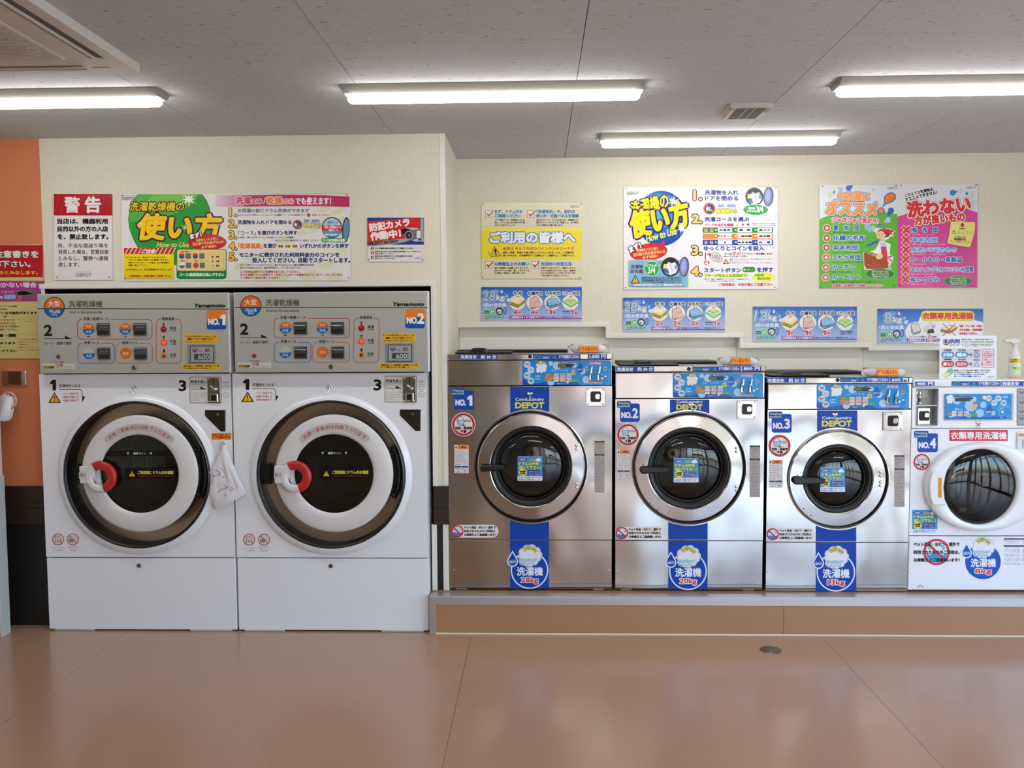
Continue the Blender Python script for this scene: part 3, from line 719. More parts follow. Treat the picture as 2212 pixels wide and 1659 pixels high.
    Q.rect(752, 833, 1180, 927, '0A0A09'); Q.warn(810, 850, 909, 70)
    Q.text('ご利用前にドラム内を確認', 860, 857, 1163, 886, 'D8CE3A', 2.5); Q.text('ご利用前にはドラム内に洗濯物がないかご確認ください', 862, 897, 1163, 908, 'B02A26')
    B(G, 'warning_sticker', do)
    # handle
    G = MB(); hx, _, hz = at(222, 1029, YG); YH = YG-.035
    def arc(r0, r1, a0, a1, n, y0, y1, m):
        th = [math.radians(a0+(a1-a0)*i/n) for i in range(n+1)]; prof = []
        k = 10; V = []; rc, rt = (r0+r1)/2, (r1-r0)/2; yc, yt = (y0+y1)/2, (y1-y0)/2
        for t in th:
            for q in range(k):
                b = 2*PI*q/k; r = rc+rt*max(-1, min(1, 1.25*math.cos(b))); V.append((hx+r*v*math.cos(t), yc+yt*max(-1, min(1, 1.25*math.sin(b))), hz+r*v*math.sin(t)))
        f = [(i*k+q, i*k+(q+1) % k, (i+1)*k+(q+1) % k, (i+1)*k+q) for i in range(n) for q in range(k)]
        G.add(V, np.array(f), m, True); G.add(V, [tuple(range(k-1, -1, -1)), tuple(n*k+q for q in range(k))], m)
    arc(17, 33, 118, 298, 30, YH, YG-.004, WPLAST)
    hp = [at(a, b, YH) for a, b in ((190, 1004), (206, 1001), (202, 1029), (206, 1052), (214, 1058), (190, 1046))]
    G.slab([(p[0], p[2]) for p in hp], YH+.004, YG-.002, WPLAST, .004)
    tb = prect(170.5, 1007.5, 192, 1045, YH); G.slab(rr(*tb, .006), YH+.002, YG+.03, WPLAST, .004)
    Q = PR(G, YH+.002, INKM).view(80, 800, 3.95); Q.rect(358, 868, 420, 925, 'C9C9CC', 3); Q.text('引く', 366, 880, 418, 908, '33332F', 1.5)
    hd = B(G, 'door_handle', do)
    G = MB(); arc(16, 34, -72, 119, 34, YH-.002, YG-.006, RED); B(G, 'red_grip', do)
    # latch bar and hinges
    G = MB(); lb = prect(157, 1001.5, 178, 1044, YD+.05); G.slab([(lb[0], lb[2]), (lb[1], lb[2]), (lb[1], lb[3]), (lb[0], lb[3])], YD+.02, YD+.066, mat('latch_metal', '3A3632', .35, .7), .003); B(G, 'latch_plate')
    G = MB(); pts = []
    for i in range(15):
        a = math.radians(24-48*i/14); pts.append((dx+.006+134*v*math.cos(a), YD+.012, dz+134*v*math.sin(a)))
    G.tube(pts, .014, mat('hinge_metal', '26282A', .3, .6), 10)
    for py in (972, 1068):
        for px_ in (422.5, 431.5): h_ = at(px_, py, YD-.005); G.lathe(h_[0], h_[2], [(.0005, YD-.022), (.009, YD-.02), (.0125, YD-.014), (.0125, YD+.02)], BLACK, 18)
    for py in (979, 1060): h_ = at(426, py, YD-.005); G.box(h_[0]-.014, h_[0]+.012, YD-.012, YD+.03, h_[2]-.012, h_[2]+.012, BLACK, .002)
    B(G, 'door_hinge', do)
    # coin unit, return pocket, hook
    G = MB(); c = prect(449, 816, 476.5, 870, YD); CU = mat('brown_steel', '8F857A', .28, .9)
    G.slab(rr(*c, .004), YD-.006, YD, CU, .002)
    for px_, py in ((452, 818.5), (473, 818.5), (452, 867.5), (473, 867.5)): h_ = at(px_, py, YD); G.lathe(h_[0], h_[2], [(.0005, YD-.009), (.004, YD-.008), (.0045, YD-.006)], CHROME, 12)
    s_ = prect(461.3, 818, 463.2, 828.5, YD); G.box(s_[0], s_[1], YD-.0064, YD-.006, s_[2], s_[3], BLACK)
    cu = B(G, 'coin_unit')
    G = MB(); a_, b_ = at(455, 834, YD-.02), at(465, 840.5, YD-.02); G.tube([a_, b_], [.0035, .006], CHROME, 10); G.lathe(b_[0], b_[2], [(.0005, YD-.03), (.009, YD-.026), (.01, YD-.006)], CHROME, 18); B(G, 'return_lever', cu)
    G = MB(); s_ = prect(455, 850, 472, 868, YD); G.slab(rr(*s_, .004), YD-.012, YD-.006, CHROME, .003); s2 = prect(458, 853, 469, 865, YD); G.box(*s2[:2], YD-.0125, YD-.012, *s2[2:], BLACK); B(G, 'coin_button', cu)
    G = MB(); pp = [at(a, b, YD) for a, b in ((443, 886), (487.3, 886), (487.3, 932), (477, 932), (443, 898.5))]; pp = [(p[0], p[2]) for p in pp]
    G.slab(pp, YD-.003, YD, mat('pocket_rim', '161617', .2), .002)
    qq = [at(a, b, YD) for a, b in ((445.2, 888.2), (485, 888.2), (485, 929.5), (477.6, 929.5), (445.2, 897.6))]; G.slab([(p[0], p[2]) for p in qq], YD-.0034, YD-.003, mat('pocket_mirror', '4C4740', .12, .8), .0003)
    h_ = at(468, 896.5, YD); G.lathe(h_[0], h_[2], [(.0005, YD-.012), (.006, YD-.011), (.013, YD-.0036)], mat('pocket_mirror'), 20); B(G, 'coin_return_pocket')
    hook(R, DO, 291, 841, YD, 1.0, 'door_hook')
    # control panel
    px0, px1, pz0, pz1 = prect(82.5, 633.4, 496, 805.9, YPN)
    G = MB(); G.slab([(px0, pz0), (px1, pz0), (px1, pz1), (px0, pz1)], YPN, YD+.018, ENAMELG, .004, side=mat('panel_side', 'C9CDCF', .3))
    P = PR(G, YPN, INKM).view(80, 600, 5.027)
    K = '14130F'
    P.line([(12, 335), (2080, 340)], 8, K)
    P.ell(188, 320, 113, None, K, n=60); 
    P.poly([(188+105*math.cos(t), 320+105*math.sin(t)) for t in [math.radians(a) for a in range(170, 371, 5)]]+[(288, 332), (88, 332)], OR)
    P.poly([(188+105*math.cos(t), 320+105*math.sin(t)) for t in [math.radians(a) for a in range(10, 171, 5)]], BL)
    P.text('大型', 122, 250, 248, 312, 'DCDCD6', 2); P.text('Wash&', 130, 347, 252, 382, 'D0DCE6', 1); P.text('Dry', 163, 385, 222, 420, 'D0DCE6', 1)
    P.text('洗濯乾燥機', 345, 250, 707, 320, '2A2A26', 1.5); P.text('Yamamoto', 1708, 284, 2042, 320, K, 7, sh=.3); P.text('Wash to Dry automatically', 353, 360, 707, 394, '2A2A26', 1)
    P.text('2', 80, 515, 160, 628, K, 11); P.line([(84, 662), (370, 662)], 6, K); P.poly([(303, 627), (303, 664), (378, 664)], K); P.text('コース・温度の選択', 80, 695, 377, 727, '3C3C37', 1.5)
    P.text('ドラム洗浄', 182, 907, 290, 928, '3C3C37', 1)
    P.rect(62, 932, 415, 990, 'C9C8C4', 2); P.rect(68, 955, 190, 988, 'B09A3A', 6); P.text('ドラム洗浄', 74, 960, 184, 982, '3A2E10', 2); P.text('ご注意', 195, 937, 280, 960, 'B23036', 2.5); P.text('この機械は洗剤・柔軟剤自動投入', 202, 964, 400, 972, '2A2A26'); P.text('衣類のポケットをご確認ください', 202, 976, 405, 985, '2A2A26')
    def frame(x0, y0, x1, y1, g0, g1, col, t, tx0, tx1):
        P.rline(x0, y0, x1, y1, 42, 7, col); P.rect(g0, y0-8, g1, y0+8, 'A6A8A2'); P.text(t, tx0, y0-24, tx1, y0+8, '3C3C37', 1.5)
    frame(440, 453, 1248, 665, 488, 796, 'A8343A', '洗濯＋乾燥コース', 505, 775)
    frame(445, 713, 840, 928, 494, 700, '2C6CB4', '洗濯コース', 512, 677); frame(858, 713, 1252, 928, 908, 1108, 'C05A30', '乾燥コース', 925, 1090)
    frame(1295, 453, 1565, 928, 1345, 1502, 'C05A30', '乾燥温度', 1357, 1490)
    def wd(cx_, cy, top, bot, t1, t2):
        P.ell(cx_, cy, 63, None, bot, n=40)
        P.poly([(cx_+63*math.cos(math.radians(a)), cy+63*math.sin(math.radians(a))) for a in range(180, 361, 6)]+[(cx_+40, cy+4), (cx_+20, cy-2), (cx_, cy+4), (cx_-20, cy-2), (cx_-40, cy+4)], top)
        if t1: P.text(t1, cx_-30, cy-44, cx_+30, cy-18, 'E8B090', 2)
        if t2: P.text(t2, cx_-32, cy+14, cx_+32, cy+44, '8EC0E8', 2)
    wd(560, 557, OR, BL, '乾燥', '洗濯'); wd(958, 557, OR, BL, '乾燥', '洗濯')
    P.text('標準', 545, 632, 577, 645, K, 1); P.text('少量', 943, 632, 975, 645, K, 1)
    P.ring(565, 820, 60, 64, '5A6A80'); wd(565, 820, 'B4B6B2', BL, None, '洗濯')
    for i in range(4): P.ell(520+30*i, 812, 15, 12, 'B4B6B2')
    P.ell(963, 820, 63, None, OR, n=40); P.text('乾燥', 932, 806, 995, 834, 'E8B090', 2)
    for i, (t, t2) in enumerate((('高温', 'タオル類'), ('中温', '一般衣類'), ('低温', 'デリケート'))):
        P.text(t, 1443, 530+i*146, 1508, 562+i*146, '33332F', 1.5); P.text(t2, 1445, 568+i*146, 1508+(8 if i == 2 else 0), 581+i*146, '33332F', .8)
    P.rect(1366, 487, 1384, 550, 'A81C20', 8); P.rect(1366, 632, 1386, 662, K, 8); P.line([(1377, 655), (1377, 690)], 14, 'C05A30'); P.rect(1369, 778, 1390, 812, K, 8)
    P.ell(1375, 562, 34, None, 'B02024'); P.ell(1378, 705, 34, None, 'C8542C'); P.ell(1380, 848, 34, None, 'D29A28')
    P.rect(1605, 612, 1957, 715, 'DDAE2C', 2); P.text('ドラムの中が汚れていないことを', 1612, 627, 1945, 648, '3A2808', 2); P.text('確認してからご利用ください', 1635, 656, 1925, 678, '3A2808', 2); P.text('洗濯・乾燥後の汚れは清掃のため故障対応お受けできません', 1612, 691, 1940, 702, '3A2808', .5)
    P.rect(1577, 938, 1995, 998, 'DDAE2C', 2); P.text('洗濯物の量によって乾燥時間が、表示時間より１０分程', 1590, 950, 1980, 966, '3A2808', 1.5); P.text('長くなる場合があります（除く乾燥コース）。', 1590, 974, 1915, 990, '3A2808', 1.5)
    cp = B(G, 'control_panel')
    def lampb(px_, py, r, m, nm='indicator_lamp'):
        G = MB(); h_ = at(px_, py, YPN); G.lathe(h_[0], h_[2], [(.0004, YPN-.008), (r*.6, YPN-.007), (r, YPN-.003), (r, YPN)], m, 16, split=False); B(G, nm, cp)
    lampb(353.5, 711.8, .009, REDD); lampb(354.1, 740.2, .0105, LEDR); lampb(354.5, 768.7, .009, REDD); lampb(126.2, 770.5, .0105, REDD, 'drum_rinse_button')
    for (a, b, c_, d, t) in ((653, 492, 797, 628, '60分 800円'), (1050, 492, 1195, 628, '60分 600円'), (660, 757, 802, 888, '27分 200円'), (1058, 757, 1200, 888, '20分 7分')):
        G = MB(); r_ = prect(80+a/5.027, 600+b/5.027, 80+c_/5.027, 600+d/5.027, YPN); G.slab(r_ and [(r_[0], r_[2]), (r_[1], r_[2]), (r_[1], r_[3]), (r_[0], r_[3])], YPN-.004, YPN, mat('button_rim', '7A7A74', .3, .6), .001)
        i_ = .0035; q0, q1, q2, q3 = r_[0]+i_, r_[1]-i_, r_[2]+i_, r_[3]-i_; zc = q2+(q3-q2)*.36
        G.box(q0, q1, YPN-.009, YPN-.004, q2, zc, mat('button_base', '26262A', .25), .001)
        V = []; 
        for j in range(7): aa = PI*j/12; V += [(q0, YPN-.009-.006*math.cos(aa)*1.0, zc+(q3-zc)*math.sin(aa)), (q1, YPN-.009-.006*math.cos(aa), zc+(q3-zc)*math.sin(aa))]
        V += [(q0, YPN-.004, q3), (q1, YPN-.004, q3), (q0, YPN-.004, zc), (q1, YPN-.004, zc)]
        G.add(V, np.array([(2*j, 2*j+1, 2*j+3, 2*j+2) for j in range(7)]), mat('button_window', '3A3A3E', .08, spec=.9), True)
        P = PR(G, YPN-.0158, INKM).view(80, 600, 5.027); P.text(t, a+30, b+36, c_-30, b+54, '8A8A8A', .5)
        B(G, 'course_button', cp)
    G = MB(); r_ = prect(405.8, 743.6, 465.9, 785, YPN); G.slab([(r_[0], r_[2]), (r_[1], r_[2]), (r_[1], r_[3]), (r_[0], r_[3])], YPN-.003, YPN, mat('display_plate', '84888C', .3), .001)
    P = PR(G, YPN-.003, INKM).view(80, 600, 5.027); P.rect(1660, 738, 1918, 922, '34363A'); P.rect(1669, 746, 1910, 914, '9A9EA2')
    P.ell(1715, 778, 33, None, '5A5C9A'); P.poly([(1715+33*math.cos(math.radians(a)), 778+33*math.sin(math.radians(a))) for a in range(180, 361, 10)], 'B08A70')
    P.text('時間', 1762, 792, 1788, 802, '33363A', .6); P.text('60', 1824, 766, 1872, 804, '33363A', 2.5); P.text('分', 1878, 790, 1890, 802, '33363A'); P.rect(1707, 828, 1872, 890, '3C3E42')
    P.text('600', 1750, 838, 1866, 884, 'B4B8BA', 4); P.text('円', 1878, 868, 1894, 882, '33363A'); P.text('料金を投入してスタート', 1706, 900, 1860, 910, '55585C'); B(G, 'price_display', cp)
    def lock(px_, py, Y, par, nm='lock'):
        G = MB(); h_ = at(px_, py, Y); G.lathe(h_[0], h_[2], [(.0005, Y-.006), (.0085, Y-.006), (.0115, Y-.003), (.012, Y)], mat('lock_brass', '7A6E5C', .35, .9), 24); G.box(h_[0]-.001, h_[0]+.001, Y-.0065, Y-.006, h_[2]-.005, h_[2]+.005, BLACK); B(G, nm, par)
    lock(290, 794.3, YPN, cp)
    # kick panel and feet
    G = MB(); k0, k1, _, k1z = prect(97.5, 1206.3, 504.5, 1300, YD); k0 = x0+.001; k1 = x1-.001; kz1 = at(300, 1206, YD)[2]
    G.slab([(k0, zb+.006), (k1, zb+.006), (k1, kz1), (k0, kz1)], YD+.001, YD+.02, ENAMEL, .002); kp = B(G, 'kick_panel')
    lock(300.5, 1221.5, YD+.001, kp)
    G = MB(); G.box(x0+.02, x1-.02, YD+.03, YD+.06, .008, kz1+.02, DARKIN); B(G, 'plinth')
    for a, b in ((.03, .24), (.75, .97)):
        G = MB(); xx0, xx1 = x0+(x1-x0)*a, x0+(x1-x0)*b; G.box(xx0, xx1, YD-.002, YD+.1, 0, .010, mat('foot_plate', 'B9BFC2', .4, .3), .002); B(G, 'foot_plate')
    return R
def hook(R, org, px_, py, Y, k=1.0, name='hook', par=None):
    """little chrome two-prong hook"""
    G = MB(); c = at(px_, py, Y); u = pm(px_, py, Y)*abs(k); m = 1 if k > 0 else -1
    for s_ in (-1, 1): G.ball((c[0]+s_*3.4*u, Y-.003, c[2]+4.5*u), 3.3*u, CHROME, 12, (1, .45, 1))
    G.box(c[0]-1*u, c[0]+1.6*u, Y-.006, Y, c[2]-3*u, c[2]+5*u, CHROME, .001)
    pts = [(c[0]+.5*u, Y-.005, c[2]+2*u), (c[0]+.3*u, Y-.009, c[2]-4*u), (c[0]-1*u*m, Y-.016, c[2]-8*u), (c[0]-4*u*m, Y-.02, c[2]-9*u), (c[0]-7*u*m, Y-.022, c[2]-6.5*u), (c[0]-8*u*m, Y-.022, c[2]-3.5*u)]
    G.tube(pts, 1.1*u, CHROME, 8); return G.build(name, par or R, org)
def dup(root, dx, label, skip=()):
    r = root.copy(); COL.objects.link(r); r.location = (root.location[0]+dx, root.location[1], root.location[2]); r['label'] = label
    for ch in list(root.children):
        c = ch.copy(); COL.objects.link(c); c.parent = r
        for g in list(ch.children): d = g.copy(); COL.objects.link(d); d.parent = c
    return r
D1 = dryer()
ddx = at(718.1, 1024.5, YD)[0]-at(301, 1024.5, YD)[0]
D2 = dup(D1, ddx, 'large white washer dryer numbered NO. 2, beside the steel washing machines')
def number_sticker(R, n, dx):
    G = MB(); P = PR(G, YPN, INKM).view(80, 600, 5.027)
    P.rect(1843, 353, 2055, 562, '0C52A4', 26); P.poly([(1843, 470), (1843, 380), (1850, 362), (1868, 353), (2030, 353), (2048, 362), (2055, 380), (2055, 470), (2020, 448), (1985, 440), (1950, 448), (1900, 472)], 'E07A1C')
    P.text('NO.', 1862, 447, 1978, 508, 'E8E8E4', 9); P.text(n, 1992 if n == '1' else 1980, 404, 2042, 508, 'E8E8E4', 12)
    for i in range(len(G.V)): G.V[i] = G.V[i]+np.array([dx, 0, 0])
    par = [c for c in R.children if c.name.startswith('control_panel')][0]
    o = G.build('number_sticker', par, tuple(R.location))
    tag(o, 'orange and blue sticker reading NO. %s' % n)
number_sticker(D1, '1', 0); number_sticker(D2, '2', ddx)
for R_, dx_ in ((D1, 0),):
    G = MB(); P = PR(G, YD, INKM).view(80, 800, 3.95); P.rect(1490, 535, 1657, 590, 'C85A20'); P.rect(1495, 540, 1652, 585, 'E89A24'); P.text('ドラム用ふきん', 1500, 546, 1645, 582, 'B8321C', 4)
    tag(G.build('cloth_sticker', R_, DO), 'orange sticker above the hanging towel')
    hk = MB(); c = at(482, 960, YD); hk.lathe(c[0], c[2], [(.012, YD-.006), (.0155, YD-.01), (.019, YD-.006), (.0155, YD-.002), (.012, YD-.006)], WPLAST, 24, split=False); hk.lathe(c[0], c[2]+.016, [(.0005, YD-.006), (.012, YD-.005), (.013, YD)], WPLAST, 20); hk.build('towel_ring', R_, DO)
# towel on dryer 1
mb = MB(); out = [(479, 962), (485, 962), (489, 976), (499, 1000), (511, 1029), (520, 1049), (527.5, 1068), (519, 1074), (510, 1079), (488, 1092), (466, 1104), (457, 1088), (449.6, 1071), (453, 1052), (457, 1030), (453, 1027), (450, 1023), (458, 1004), (468, 990), (475, 977)]
cen = np.array([484, 1020.]); YT = YD-.038
rings = []; 
for k_ in range(6):
    t = k_/5; rings.append([cen*(1-t)+np.array(p)*t for p in out])
V = []; n = len(out)
for k_, rg in enumerate(rings):
    for p in rg:
        w_ = at(p[0], p[1], YT); fold = .006*math.sin((p[0]-p[1]*.28)*.42)*min(1, max(0, (p[1]-965)/60)); w_[1] = YT+fold+(.012 if k_ == 5 else 0); V.append(w_)
mb.add(V, np.array([(k_*n+i, k_*n+(i+1) % n, (k_+1)*n+(i+1) % n, (k_+1)*n+i) for k_ in range(5) for i in range(n)]), CLOTH, True)
V2 = [np.array(v)+np.array([0, .01, 0]) for v in V[-n:]]; mb.add(list(V[-n:])+V2, [(i, (i+1) % n, n+(i+1) % n, n+i) for i in range(n)]+[tuple(range(n, 2*n))], CLOTH)
P = PR(mb, YT-.0075, INKP).view(80, 800, 3.95); PEN = '5A6BA8'
for ln in (((1525, 850), (1560, 870), (1558, 890), (1505, 905)), ((1568, 825), (1600, 880)), ((1585, 905), (1592, 915)), ((1600, 900), (1610, 912)), ((1550, 985), (1552, 990)), ((1590, 965), (1625, 1010)), ((1640, 990), (1585, 1015)), ((1540, 1040), (1580, 1015)), ((1600, 1050), (1615, 1078)), ((1665, 1000), (1672, 1015), (1655, 1030), (1645, 1010), (1660, 998))): P.line(ln, 4, PEN)
tw_ = tag(mb.build('towel', recenter=True), 'white terry towel with blue handwriting hanging from the NO. 1 dryer', 'towel')

# ---------------------------------------------------------------- left edge: cabinet, ring, plate
vcx = at(16.5, 1200, 4.38)[0]
vo = (vcx-.3, 4.15, 0); V_ = empty('vending_cabinet', vo, 'white cabinet whose edge shows at the far side of the orange wall', 'cabinet')
mb = MB(); mb.box(vcx-.6, vcx-.02, 3.95, 4.385, .0, 1.44, mat('pink_white_enamel', 'CDBFBC', .35), .004); mb.build('body', V_, vo)
mb = MB(); 
for a in (0, .014): mb.box(vcx-.028+a, vcx-.018+a, 4.31, 4.385, 0, .84, mat('bluish_edge', 'B4BCC0', .35), .002)
mb.build('edge_profile', V_, vo)
mb = MB(); mb.box(vcx-.02, vcx-.012, 4.31, 4.385, .84, 1.44, mat('pink_white_enamel')); mb.build('side_strip', V_, vo)
mb = MB(); YQ = 4.452; c = at(17.6, 865.3, YQ); u = 17.2*pm(17, 865, YQ)
mb.lathe(c[0], c[2], [(u-.006, YQ), (u, YQ-.006), (u+.006, YQ), (u, YQ+.006), (u-.006, YQ)], mat('milky_ring', 'C9B8A4', .3), 40, split=False)
mb.tube([(c[0]-u, YQ, c[2]+.01), (c[0]-u-.01, YQ+.02, c[2]+.012), (c[0]-u-.012, YL, c[2]+.012)], .007, WPLAST, 8)
ro = tag(mb.build('towel_ring_holder', recenter=True), 'milky plastic ring fixed by the orange wall holding a white cloth', 'ring holder')
mb = MB(); rows = [((13, 850), (24, 860)), ((3, 853), (24, 872)), ((-8, 862), (23, 885)), ((-12, 878), (19, 900)), ((-12, 895), (14, 908)), ((-8, 904), (8, 911))]
V = []; f = []
for i, (a, b) in enumerate(rows):
    for j in range(7):
        t = j/6; q = at(a[0]+(b[0]-a[0])*t, a[1]+(b[1]-a[1])*t, 4.43); q[1] = 4.437-.018*math.sin(PI*t)-.006*math.sin(7*t+i); V.append(q)
for i in range(5):
    for j in range(6): f.append((i*7+j, i*7+j+1, (i+1)*7+j+1, (i+1)*7+j))
mb.add(V, np.array(f), CLOTH, True); W2 = [v_+np.array([0, .024, 0]) for v_ in V]; mb.add(W2, np.array(f), CLOTH, True)
tag(mb.build('hand_cloth', recenter=True), 'white cloth threaded through the plastic ring by the orange wall', 'cloth')
c = prect(7.5, 800.8, 59.5, 831.5, YL); mb = MB(); R4_ = lambda a, b, c_, d: [(a, c_), (b, c_), (b, d), (a, d)]; mb.slab(R4_(*c), YL-.012, YL, CHROME, .002); mb.slab(R4_(c[0]+.034, c[1]-.003, c[2]+.004, c[3]-.004), YL-.015, YL-.012, mat('dull_mirror', 'A89E90', .12, 1.0), .0015)
mo = tag(mb.build('mirror_plate', recenter=True), 'small rectangular mirror-finish metal plate on the orange wall', 'wall plate')

# ================================================================ washing machines
YW = 4.50; DB = '0042A8'
def roundsign(P, cx, cy, r):
    """printed notice: no detergent or softener needed (drawn about cx, cy with radius r)"""
    k = r/152.0
    X = lambda v: cx+v*k
    Yc = lambda v: cy+v*k
    P.ell(cx, cy, r, None, 'E4E0E2', n=48); P.ring(cx, cy, 115*k, 143*k, 'C4262E')
    P.poly([(X(-84), Yc(-72)), (X(-76), Yc(-84)), (X(-60), Yc(-86)), (X(-52), Yc(-100)), (X(-32), Yc(-106)), (X(-12), Yc(-98)), (X(-4), Yc(-80)), (X(6), Yc(-70)), (X(10), Yc(-58)), (X(-80), Yc(-58))], '33333A')
    P.poly([(X(-78), Yc(-70)), (X(-70), Yc(-80)), (X(-58), Yc(-80)), (X(-48), Yc(-95)), (X(-32), Yc(-100)), (X(-16), Yc(-93)), (X(-9), Yc(-78)), (X(0), Yc(-66)), (X(2), Yc(-58)), (X(-74), Yc(-58))], 'E8E8EA')
    P.poly([(X(-84), Yc(-60)), (X(90), Yc(-60)), (X(90), Yc(-36)), (X(14), Yc(-36)), (X(2), Yc(10)), (X(-66), Yc(10))], '33405A')
    P.poly([(X(-77), Yc(-55)), (X(85), Yc(-55)), (X(85), Yc(-41)), (X(9), Yc(-41)), (X(-3), Yc(5)), (X(-61), Yc(5))], 'A9C8E4')
    P.line([(X(-2), Yc(10)), (X(34), Yc(34))], 22*k, 'C4262E')
    P.text('洗剤・柔軟剤', X(-106), Yc(28), X(108), Yc(62), '14141A', 4*k, o=(6*k, 'E8E4E6')); P.text('不要', X(-38), Yc(70), X(38), Yc(104), '14141A', 5*k, o=(6*k, 'E8E4E6'))
def nosticker(P, n):
    P.poly([(85, 706), (92, 694), (100, 691), (246, 691), (256, 698), (260, 722), (350, 722), (365, 728), (372, 742), (372, 935), (366, 950), (350, 958), (148, 958), (132, 950), (124, 935), (124, 778), (98, 778), (86, 770)], '0648B2')
    P.text('Washing', 97, 707, 245, 741, 'B8D89A', 2, o=(3, '0648B2')); P.text('machine', 95, 742, 245, 768, 'B8D89A', 2, o=(3, '0648B2'))
    P.text('NO.', 144, 836, 266, 904, 'E4E8F0', 11); P.text(n, {'1': 292, '2': 284, '3': 286, '4': 280}[n], 788, 345, 904, 'E4E8F0', 14)
def timebar(P): P.rect(192, 270, 667, 320, '0648B2'); P.text('洗濯目安', 205, 278, 402, 316, 'DCE4F2', 4); P.text('約 30 分', 460, 276, 652, 316, 'DCE4F2', 4.5)
def doorbar(P):
    P.rect(1113, 268, 1712, 325, '0648B2')
    P.text('dOOr', 1122, 280, 1236, 318, '4C9E8E', 3); P.text('または', 1246, 292, 1304, 316, 'DCE4F2', 3); P.text('E dL', 1312, 280, 1420, 318, '4C9E8E', 3); P.text('ドアを閉めてください', 1446, 276, 1694, 314, 'DCE4F2', 3.5)
def price(P, t, w=1.0): P.rect(1805, 262, 2042, 320, '0648B2', 3); P.text(t.replace('円', ' 円'), 1826, 270, 2024, 312, 'E4E8F0', 5)
def controls(P, small=False):
    """blue control overlay; drawn in a 2212 x 843 frame"""
    SK, DP, PL = '0A8ADA', '0A52B4', 'A9CDEB'
    P.rect(80, 195, 2118, 762, '0A8ADA', 40)
    P.poly([(82, 625), (140, 635), (220, 680), (320, 715), (440, 720), (560, 690), (700, 670), (900, 665), (1100, 680), (1300, 692), (1400, 740), (1430, 760), (110, 760), (84, 740)], DP)
    for cx_, cy_, r_ in ((737, 260, 50), (872, 312, 92), (1278, 306, 52), (1545, 640, 90), (735, 690, 80), (1115, 695, 32)): P.ell(cx_, cy_, r_, None, PL)
    P.ell(1458, 440, 72, None, PL)
    for cx_, cy_, c_, t in ((193, 285, 'B05050', '予約'), (280, 412, 'C09040', 'すぐ'), (193, 537, '604040', '洗い'), (280, 665, '2E8A3E', '清潔')):
        P.ell(cx_, cy_, 76, None, 'C6D6EC'); P.text(t, cx_-42, cy_-26, cx_+42, cy_+8, c_, 6); P.text('コースです', cx_-38, cy_+22, cx_+38, cy_+38, '5A6A9A', 2)
    P.text('やさしく', 290, 222, 385, 246, '2A4A9A', 2); P.text('洗います', 300, 262, 375, 286, '2A4A9A', 2)
    # foam cloud
    cf = ((440, 300, 42), (500, 255, 46), (570, 265, 46), (610, 320, 40), (600, 385, 36), (450, 385, 50), (530, 360, 90), (440, 440, 38), (520, 440, 40), (590, 430, 30)); P.cluster(cf, 5, '2A3A5A'); P.cluster(cf, 0, 'E4E6EC')
    P.text('DEPOT', 450, 240, 600, 280, 'D8C83A', 6, o=(3, '3A3A3A'))
    P.rect(900, 228, 1240, 256, PL); P.text('残時間・投入金額表示', 905, 230, 1235, 254, '22408A', 3)
    P.rect(897, 270, 1228, 352, '23251F'); P.rect(1228, 276, 1285, 308, '0E0E10'); P.text('600', 920, 285, 1070, 340, '8A8A2A', 6)
    P.text('水量・温度', 750, 412, 850, 440, 'A9CDEB', 1); P.text('洗い　すすぎ　脱水', 930, 408, 1125, 432, 'D6E6F4', 1)
    P.ell(1250, 470, 52, None, 'D8D24A'); P.ell(1250, 470, 34, None, 'AFA82E'); P.rect(1200, 378, 1305, 410, 'A05A9A', 6); P.text('お知らせ', 1206, 384, 1300, 406, 'E8A0A8', 2)
    P.drop(1408, 400, 74, 160, '0A4EB2'); P.text('DEPOT', 1340, 384, 1470, 420, '8EC0F0', 5)
    P.rect(590, 495, 1200, 548, '4A9A3C'); P.rect(596, 560, 1195, 625, 'E0703A'); P.rect(596, 632, 1200, 672, '3E9A94')
    for i, t in enumerate(('種別', 'コース', '水温')): P.text(t, 625, 508+i*66, 720, 536+i*66, 'E89A70', 2)
    for j in range(3):
        for i in range(3):
            x0 = 808+j*148; y0 = (494, 562, 630)[i]; P.rect(x0, y0, x0+104, y0+52, 'E0E2E6', 6); P.text((('おまかせ', '標準', 'しっかり'), ('デリケート', '一般衣類', '毛布類'), ('水', 'ぬるま湯', 'お湯'))[i][j], x0+(12 if (i, j) != (2, 0) else 42), y0+15, x0+(92 if (i, j) != (2, 0) else 62), y0+37, '2A2A30', 2)
    P.rect(1228, 625, 1372, 685, '4FA83A', 4); P.text('スタート', 1256, 642, 1345, 668, 'A8D84A', 3)
    P.text('洗濯時間', 380, 538, 495, 562, 'C8E2F6', 1.5); P.text('約３０分', 380, 575, 470, 598, 'C8E2F6', 1.5); P.text('機械動作の', 380, 612, 520, 636, 'C8E2F6', 1.5)
    P.text('洗濯スタート', 870, 712, 1060, 738, 'A9CDEB', 2)
    P.text('コイン投入口', 1630, 228, 1875, 272, 'D88A98', 4, o=(5, 'E6C8D4')); P.text('使えるのは１００円・５００円硬貨のみです', 1550, 284, 1950, 300, 'D6E6F4')
    for cx_, t in ((1552, '100'), (1978, '500')): P.ell(cx_, 378, 50, None, 'A8A4AE'); P.text(t, cx_-28, 362, cx_+28, 394, '5A5660', 4)
    P.text('おつりはでません', 1592, 692, 1915, 726, 'D86A74', 3, o=(4, 'E6C8D4'))
    LB = '6CB8EA'
    for cx_, cy_, r_ in ((1935, 480, 42), (2030, 450, 52), (2080, 520, 40), (2085, 600, 34), (2075, 670, 36), (1900, 520, 26), (2035, 730, 42), (1990, 620, 80)): P.ring(cx_, cy_, r_-7, r_, LB, n=24)
